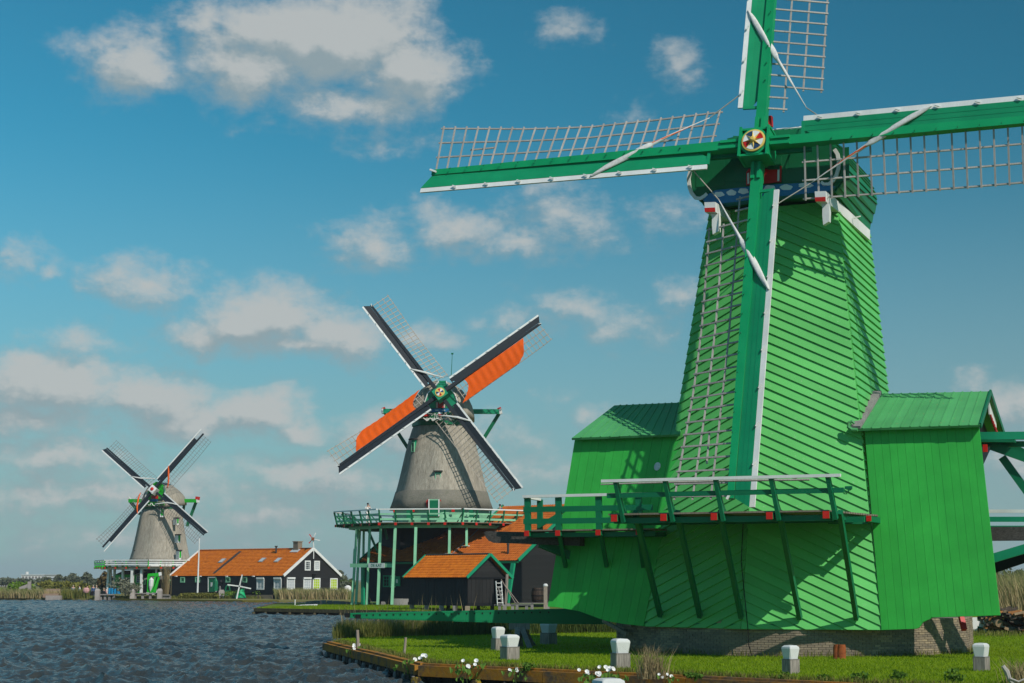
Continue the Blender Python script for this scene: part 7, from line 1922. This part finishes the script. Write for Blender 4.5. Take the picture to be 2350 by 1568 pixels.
# ------------------------------------------------------------------ near islet: quay, bollards, spare stock on a trestle, plants
C3 = V3((ISL_C.x, ISL_C.y, 0)); K3 = V3((ISL_K.x, ISL_K.y, 0)); E3 = K3 + dE*26
quay('islet_quay', 'moss covered timber quay with dark sheet planks along the left side of the lawn', [C3, K3], .0, 1.2, wal=.25, postw=.12, depth=1.0, plank=.24, mats=('moss', 'sheet', 'greywood'), out=1)
quay('islet_quay', 'moss covered timber quay with chunky yellow mossed posts along the front of the lawn', [K3 + dE*.05, E3], .0, 2.1, wal=.27, postw=.30, depth=1.0, plank=.24, mats=('moss', 'sheet', 'ymoss'), out=1)
def bollard(u, vb, vt, w, label, rot):
    p = onz(u, vb, 0.0); s = p.y/FPX; h = (vb-vt)*s/.985; w = w*s
    t = thing('bollard', label, 'bollard', p, 'white topped timber bollards on the lawn'); t.rotation_euler = (0, 0, rot)
    hw, hz = w*.46, h*.52
    def part(name, rings, mt):
        m = MB(); m.loft(rings); me = mesh_of(name, m, mt, V3((0, 0, 0))); o = bpy.data.objects.new(name, me); col.objects.link(o); o.parent = t
    sq = lambda r, z, c=.10: [V3((x*r, y*r, z)) for x, y in ((-1+c,-1),(1-c,-1),(1,-1+c),(1,1-c),(1-c,1),(-1+c,1),(-1,1-c),(-1,-1+c))]
    part('post', [sq(hw, -.15), sq(hw*1.01, .02), sq(hw, hz)], M['bollardwood'])
    part('white_top', [sq(hw*.86, hz-.002, .22), sq(hw*.87, hz+.02, .22), sq(hw*1.0, h*.88, .06), sq(hw*.96, h*.94, .08), sq(hw*.74, h*.995, .2), sq(hw*.1, h*1.01, .2)], M['bollardwhite'])
    part('collar', [sq(hw*1.02, hz-.025), sq(hw*1.02, hz)], M['mortar'])
    return t
M['bollardwood'] = wood('bollard_wood', (.12, .105, .09), (.40, .35, .30), .85, (14, 14, .9), 3)
M['bollardwhite'] = paint('bollard_white', (.66, .66, .63), .5, .02, (.5, .52, .48), .05, (1,1,1))
for b in ((1143,1493,1441,26,'white topped bollard half hidden behind its twin near the trestle',.5),(1170,1514,1459,36,'white topped bollard left on the lawn, in front of its half hidden twin',.55),(1259,1479,1430,31,'shaded white topped bollard under the lying green stock',-.75),
          (1424,1534,1469,38,'white topped bollard left of the brick base near the front edge',.35),(1815,1546,1484,32,'white topped bollard in front of the brick base beside the clay tiles',.6),(2253,1540,1479,32,'white topped bollard at the right on the open lawn',.95)):
    bollard(*b)
bollard(1397, 1640, 1561, 62, 'white topped bollard cut off by the lower edge of the picture', .4)
# the spare riveted stock lying on a trestle
def spare_stock():
    Y = 57.5
    t = thing('spare_stock', 'long green riveted steel stock with square holes lying on a trestle', 'mill stock', at(1190, 1432, Y))
    u0, u1, u2 = 797, 1300, 1388
    prof = [(797,1407.5,1417.5),(822,1406.5,1419.5),(1000,1403,1425),(1190,1399.5,1431),(1300,1397,1432.5),(1366,1396.5,1433),(1383,1407,1433),(1390,1425,1433)]
    m = MB(); rings = []
    for u, a, b in prof:
        p, q = at(u, a, Y), at(u, b, Y); d = .16 + .2*(u-797)/600
        rings.append([q, q + V3((0, d, 0)), p + V3((0, d, 0)), p])
    m.loft(rings); st = obj('stock', m, M['stockgreen'], t)
    m = MB()
    for k in range(27):                                    # square holes: black blocks stand for the shade inside
        u = 812 + k*(14.2 + (u1-u)*0 if False else 14.6) + (k*k*.10); f = (u-797)/590
        if u > 1375: break
        v = 1412.6 - 7.4*min(1, f*1.25); p = at(u, v, Y); s = .024
        m.box(p - V3((0, .004, 0)), V3((s, 0, 0)), V3((0, .012, 0)), V3((0, 0, s)))
    obj('square_holes', m, M['black'], t, kind='stuff')
    m = MB()
    for k in range(120):
        u = 805 + k*4.8; f = (u-797)/590
        for v in (1409.5 - 9.5*f, 1417.5 + 13*f):
            p = at(u, v, Y); m.box(p - V3((0, .006, 0)), V3((.012, 0, 0)), V3((0, .008, 0)), V3((0, 0, .012)))
    obj('rivets', m, M['stockgreen'], t, kind='stuff')
    for u, v in ((797.5, 1412), (822, 1415)):
        p = at(u, v, Y); m = MB(); m.box(p, V3((.09, 0, 0)), V3((0, .05, 0)), V3((0, 0, .07))); obj('end_hook', m, M['black'], t)
    tr = thing('trestle', 'grey weathered timber trestle carrying the green stock', 'trestle', onz(1190, 1474, 0))
    top = at(1192, 1433, Y+.1)
    for (u, v, dy) in ((1183,1474,-.45),(1213,1474,-.45),(1193,1468,.9),(1220,1466,.9)):
        f = onz(u, v, -.05); f.y = Y + .1 + dy; m = MB(); m.beam(f, at(1192 + (u-1198)*.25, 1436, Y + .15 + dy*.2), .17, .17, (0,-1,0)); obj('leg', m, M['greywood'], tr)
    m = MB(); m.beam(at(1168, 1437.5, Y+.15), at(1216, 1437.5, Y+.15), .42, .2); obj('head_beam', m, M['greywood'], tr)
    m = MB(); m.beam(at(1184, 1458, Y-.2), at(1206, 1452, Y+.8), .1, .1); obj('brace', m, M['greywood'], tr)
    m = MB(); p, q = at(1385, 1425, 55.5), at(1440, 1455, 54.2); m.beam(p, q, .10, .10); m.beam(p+V3((.3,0,.1)), q+V3((.15,0,.25)), .08, .08); obj('loose_poles', m, M['stake'], label='two grey poles leaning against the brick base', cat='poles')
M['stockgreen'] = paint('stock_green', (.004, .20, .075), .42, .02, (.20, .06, .025), .10, (1,1,1), scale=.8)
spare_stock()
# clay tiles leaning on the base, stakes
p = onz(1931, 1513, 0); p = p + NV*.06
lean = (-NV*.16 + UV).normalized(); ex = RV
for i, (dx, dz, rot, lab) in enumerate(((.03, 0, .04, 'front orange clay roof tile leaning on the brick base'), (-.10, .03, -.05, 'rear orange clay roof tile leaning on the brick base'))):
    rings = []
    for f in (0, .5, .86, 1.0):
        ring = []
        for k in range(13):
            a = (k/12-.5)*math.pi*.95; w = .125*(1 if f < .8 else (.97 if f < .9 else .8))
            ring.append(p + RV*(dx + w*math.sin(a)) + NV*(.10*math.cos(a) - .04*i + .05) + lean*(.42*f))
        for k in range(12, -1, -1):
            a = (k/12-.5)*math.pi*.95; w = .105*(1 if f < .8 else (.97 if f < .9 else .8))
            ring.append(p + RV*(dx + w*math.sin(a)) + NV*(.08*math.cos(a) - .04*i + .05) + lean*(.42*f))
        rings.append(ring)
    m = MB(); m.loft(rings); obj('roof_tile', m, M['rust'], label=lab, cat='roof tile', group='clay tiles on the brick base')
for (u0, v0, u1, v1, r, lab) in ((821,1492,820,1446,.055,'upright grey stake near the quay corner'), (926,1508,931,1463,.04,'thin leaning stake on the quay edge')):
    p = onz(u0, v0, 0); q = at(u1, v1, p.y); m = MB(); m.tube([p - UV*.1, p*.5+q*.5 + V3((.01,0,0)), q], [r*1.05, r, r*.95], 7); obj('stake', m, M['stake'], label=lab, cat='stake')
# firewood stack, white bench behind the mill
def firewood():
    p0, p1 = onz(2262, 1452, 0), onz(2385, 1456, 0)
    t = thing('firewood_pile', 'untidy pile of split firewood beside the right wing', 'firewood', V3(((p0.x+p1.x)/2, p0.y, 0)))
    mats = [M['fw1'], M['fw2'], M['fw3']]
    H = at(2310, 1402, p0.y).z
    for k in range(290):
        f = rng.random(); y = rng.uniform(-.9, 1.2); top = H*(1.12-.55*abs(f-.38)); z = rng.uniform(.03, 1)**.8*top
        c = p0 + (p1-p0)*(f*1.05) + V3((0, y + .4*(z/H), z)); L = rng.uniform(.15, .34); a = rng.normal(0, .35); b = rng.normal(0, .22)
        d = V3((math.cos(a)*math.cos(b), math.sin(a), math.sin(b))) if rng.random() < .7 else V3((rng.normal(0, .3), -1, rng.normal(0, .15))).normalized()
        s1, s2 = rng.uniform(.05, .13), rng.uniform(.03, .07)
        m = MB(); sd = d.cross(UV).normalized(); u2 = sd.cross(d); vs = []
        for e_ in (-1, 1): vs += [c + d*(L*e_) + sd*s1*x + u2*s2*y_ for x, y_ in ((-1,-.6),(1,-.8),(.5,1),(-.7,.8))]
        m.add(vs, [(0,1,2,3),(7,6,5,4),(0,4,5,1),(1,5,6,2),(2,6,7,3),(3,7,4,0)]); obj('log', m, mats[rng.integers(0, 3)], t, recalc=False)
    m = MB(); c = p0 + (p1-p0)*.14 + V3((0, -1.0, .42)); m.tube([c, c + V3((.02,.8,.02))], [.16, .16], 12); obj('round_log', m, M['fw2'], t)
    m = MB(); m.tube([at(2297, 1424+14, p0.y-1.3), at(2372, 1448, p0.y-1.5)], .035, 6); obj('pole', m, M['stake'], label='grey pole lying against the firewood', cat='pole')
M['fw1'] = wood('firewood_dark', (.035, .028, .022), (.13, .10, .075), .9, (4, 4, 4)); M['fw2'] = wood('firewood_tan', (.20, .13, .07), (.38, .27, .16), .9, (4, 4, 4)); M['fw3'] = wood('firewood_brown', (.22, .09, .03), (.40, .18, .06), .9, (4, 4, 4))
firewood()
p = onz(2248, 1452, 0); t = thing('fence_panel', 'short white plank fence piece between brick base and firewood', 'fence', p)
for u, v0, v1 in ((2233,1417,1445),(2259,1424,1452)):
    q, r = at(u, v1, p.y), at(u+6, v0, p.y); m = MB(); m.abox(q.x-.02, q.x+.18, p.y-.05, p.y+.05, q.z-.05, r.z); obj('post', m, M['white'], t)
m = MB(); a, b = at(2238, 1423, p.y), at(2262, 1431, p.y); m.prism([a, b, b - UV*.22, a - UV*.22], (0, .04, 0)); obj('board', m, M['white'], t)
m = MB(); a, b = at(2230, 1438, p.y), at(2275, 1444, p.y); m.beam(a, b, .04, .06); obj('rail', m, M['frame_green'], t)
p = at(2262, 1404, 80); t = thing('hut', 'small green roofed hut behind the firewood', 'hut', V3((p.x, 80, 0)))
m = MB(); m.abox(p.x-.22, p.x+.22, 79.7, 80.6, 0, p.z-.2); obj('wall', m, M['greywood'], t); m = MB(); m.abox(p.x-.30, p.x+.30, 79.6, 80.7, p.z-.2, p.z+.06); obj('roof', m, M['rgreen'], t)
m = MB(); p, q = onF(2205, 1412, -3.2), onF(2213, 1446, -3.0); m.beam(p, q, .14, .14); obj('red_strut', m, M['red'], label='red painted strut behind the right end of the brick base', cat='strut')
m = MB(); m.loft([[onz(2241, 1502, 0) + V3((r*math.cos(a), r*.7*math.sin(a), z)) for a in np.linspace(0, 6.283, 10)[:-1]] for r, z in ((.2, 0), (.14, .07), (.03, .12))]); 
obj('molehill', m, M['bark'], label='small brown molehill on the lawn by the right bollard', cat='molehill')
# ------------------------------------------------------------------ lawn grass, wild grass fringe, bindweed
lawn_vis = [xy(onz(770, 1478, 0)), xy(K3 + V3((.3, .3, 0))), xy(K3 + dE*17 + V3((0, .25, 0))), (20, 33), (26, 52), (22, 78), (12, 78), xy(onz(1430, 1452, 0)), xy(onz(1000, 1456, 0)), xy(onz(800, 1464, 0))]
bc = V3((9.15, 56.3, 0))
def keep(x, y): return (np.hypot(x-bc.x, y-bc.y) > 5.6).astype(float)
pts = scatter(lawn_vis, 150000, dens=lambda x, y: keep(x, y)*np.clip((46/y)**1.6, .12, 1))
blades('lawn_grass', pts, .055, .024, M['grass'], 1.1, bend=False, label='short mown grass of the near lawn', cat='grass')
edge = np.array([tuple(C3 + (K3-C3)*t_ + V3((.12+rng.uniform(0, .3), rng.uniform(.0, .25), 0))) for t_ in rng.uniform(0, 1, 1800)] + [tuple(K3 + dE*t_ + V3((.05, .12+rng.uniform(0, .3), 0))) for t_ in rng.uniform(0, 18, 4200)])
blades('edge_grass', edge, .15, .022, M['wildgrass'], .7, label='longer grass tufts along the quay boards', cat='grass')
ring = np.array([(bc.x + r*math.cos(a), bc.y + r*math.sin(a), 0) for a, r in zip(rng.uniform(math.pi, 2*math.pi, 1800), 5.5 + np.abs(rng.normal(0, .2, 1800)))])
blades('base_grass', ring, .16, .02, M['wildgrass'], .5, label='uncut grass at the foot of the brick base', cat='grass')
# fringe along the back edge of the islet
def fringe(name, u0, u1, va, vb, n, h, w, mat, lab, lean=.45, dy=1.2):
    us = rng.uniform(u0, u1, n); out = []
    for u in us:
        f = (u-u0)/(u1-u0); p = onz(u, va*(1-f)+vb*f, 0); out.append((p.x, p.y + rng.uniform(-dy, dy), 0))
    return blades(name, np.array(out), h, w, mat, lean, label=lab, cat='grass')
fringe('wild_grass', 772, 1010, 1463, 1456, 5200, .50, .022, M['wildgrass'], 'yellowish wild grass on the left back edge of the islet', dy=1.6)
fringe('wild_grass', 980, 1440, 1457, 1448, 7500, .62, .026, M['wildgrass2'] if 'wildgrass2' in M else M.setdefault('wildgrass2', mat_leaf('rank_grass', (.035, .075, .012), (.11, .13, .03), .25, .6)), 'dark rank grass along the middle back edge of the islet', dy=2.0)
fringe('dry_stalks', 778, 1080, 1462, 1455, 120, 1.15, .03, M['drygrass'], 'tall dry weed stalks standing above the islet edge', .4)
fringe('wild_grass', 1290, 1450, 1448, 1446, 2600, .75, .03, M['reeddry'], 'tan dry grass between the shaded bollard and brick base', dy=2.0)
us = rng.uniform(2180, 2420, 1500); fr_pts = np.array([tuple(onz(u, rng.uniform(1447, 1462), 0)) for u in us]); blades('wild_grass', fr_pts, .16, .03, M['wildgrass'], .5, label='uneven grass round the foot of the firewood', cat='grass')
# tufts at the front edge
for (u, v, h, n, lab) in ((1492, 1558, .62, 240, 'tall straw coloured grass tuft on the quay edge below the mill'), (2336, 1570, .45, 160, 'dry grass tuft at the lower right corner')):
    p = onz(u, v, 0); q = np.array([(p.x + rng.normal(0, .16), p.y + rng.normal(0, .12), 0) for _ in range(n)]); blades('grass_tuft', q, h, .016, M['drygrass'], .75, label=lab, cat='grass', kind=None, hvar=.35)
p = onz(2325, 1572, 0); m = MB(); m.tube([p, p + V3((-.08, 0, .14)), p + V3((-.12, .02, .28)), p + V3((-.20, .03, .40))], [.06, .05, .06, .045], 7); m.tube([p + V3((-.08, -.05, .14)), p + V3((.1, -.06, .07)), p + V3((.26, -.06, .14))], [.028, .025, .02], 6); obj('driftwood', m, M['lattice'], label='bleached twisted stump at the lower right corner', cat='driftwood')
def bindweed(u, v, z, s, lab, flowers=4, leaves=26, hang=.5):
    p = onz(u, v, z); t = thing('bindweed', lab, 'bindweed', p, 'bindweed on the quay'); q = []
    lv = []
    for k in range(leaves):
        c = p + V3((rng.normal(0, .22*s), -.30+rng.normal(0, .08), -abs(rng.normal(0, .35*hang))*s*1.6 + .08))
        ex = V3((rng.normal(0, 1), rng.normal(0, .4), rng.normal(0, .5))).normalized(); ey = V3((rng.normal(0, .3), -.2, -1)).normalized(); a = rng.uniform(.045, .085)*s**.5
        m = MB(); pts = [c + ex*(a*x) + ey*(a*y) + V3((0, -.03*x*x, 0)) for x, y in ((0,-.5),(.7,-.75),(.85,-.1),(.45,.6),(0,1.2),(-.45,.6),(-.85,-.1),(-.7,-.75))]
        m.poly(pts); obj('leaf', m, M['vineleaf'], t, recalc=False)
    for k in range(flowers):
        c = p + V3((rng.normal(0, .2*s), -.2+rng.normal(0, .1), rng.uniform(.02, .22)*s)); ax = V3((rng.normal(0, .3), -.8, .6)).normalized(); x = ax.cross(UV).normalized(); y = x.cross(ax); r0 = rng.uniform(.045, .065)*s**.5
        m = MB(); m.loft([[c + ax*dz*r0 + (x*math.cos(a)+y*math.sin(a))*r*r0 for a in np.linspace(0, 6.283, 11)[:-1]] for r, dz in ((.08,-1.1),(.3,-.4),(.75,.0),(1.05,.2))], cap=False); obj('flower', m, M['petal'], t, smooth=True, recalc=False)
    m = MB(); m.tube([p + V3((0, .1, .02)), p + V3((.03, -.25, .1)), p + V3((.0, -.34, -.3*s)), p + V3((.05, -.36, -.6*s))], .012, 5); obj('vine', m, M['leafdark'], t)
M['vineleaf'] = mat_leaf('bindweed_leaves', (.10, .22, .03), (.19, .33, .05), .35, 2)
for (u, v, s, fl, lv, lab) in ((822,1490,.9,4,14,'bindweed with white blooms near the quay corner'),(966,1521,1.5,5,34,'largest clump of white bindweed at the bend of the quay'),(940,1522,.9,0,14,'leafy bindweed hanging left of the quay bend'),(1072,1533,1.2,3,22,'bindweed with white blooms right of the quay bend'),
                               (1180,1540,.6,2,10,'small bindweed sprig on the front capping board'),(1355,1553,1.1,4,24,'bindweed clump left of the lowest bollard top'),(1392,1550,1.1,4,16,'bindweed blooms beside the lowest bollard top'),(1530,1557,.6,2,8,'tiny bindweed sprig right of the straw coloured tuft')):
    bindweed(u, v, .02, s*.8, lab, fl + 2 if fl else 0, int(lv*1.5))
for (u, v, s, lab) in ((1590,1556,.55,'broad leaved weed clump on the quay left of the tile bollard'),(1795,1560,.5,'broad leaved weed clump below the bollard with clay tiles'),(1890,1562,.45,'low weed clump right of the tile bollard'),(1975,1561,.6,'upright weed clump below the middle of the right wall'),(2060,1558,.6,'sprawling weed on the front edge below the right wing'),(2190,1560,.75,'dark bushy weed at the lower right'),(1212,1536,.5,'weed tuft on the front boards of the quay')):
    bush(onz(u, min(v+5, 1566), 0), s*.42, s*.8, M['weed'] if 'weed' in M else M.setdefault('weed', mat_leaf('weed_leaves', (.06, .14, .015), (.14, .24, .03), .25, 2)), lab, 150, name='weed', leaf=.05, cat='weed', group='weeds along the front quay')
# island lawn grass
pts = scatter([MID[0], MID[1], (0.5, 124), (0.5, 150), (-16, 152)], 26000); blades('island_grass', pts, .12, .05, M['grass'], .6, bend=False, label='short grass on the island of the thatched mill', cat='grass')
# ------------------------------------------------------------------ thin autumn haze over the polder
def haze(dens):
    m = bpy.data.materials.new('air'); m.use_nodes = True; nt = m.node_tree
    for n in list(nt.nodes):
        if n.type == 'BSDF_PRINCIPLED': nt.nodes.remove(n)
    v = nt.nodes.new('ShaderNodeVolumePrincipled'); v.inputs['Color'].default_value = (.86, .92, 1, 1); v.inputs['Density'].default_value = dens; v.inputs['Anisotropy'].default_value = .1
    out = [n for n in nt.nodes if n.type == 'OUTPUT_MATERIAL'][0]; nt.links.new(v.outputs[0], out.inputs['Volume'])
    mb = MB(); mb.abox(-3600, 3600, -70, 6100, -3.2, 45)
    o = obj('haze', mb, m, base=V3((0, 0, -3.2))); o['kind'] = 'stuff'
haze(.00018)
print('OBJECTS', len(bpy.data.objects), 'TRIS', sum(len(o.data.loops)-2*len(o.data.polygons) for o in bpy.data.objects if o.type == 'MESH'))
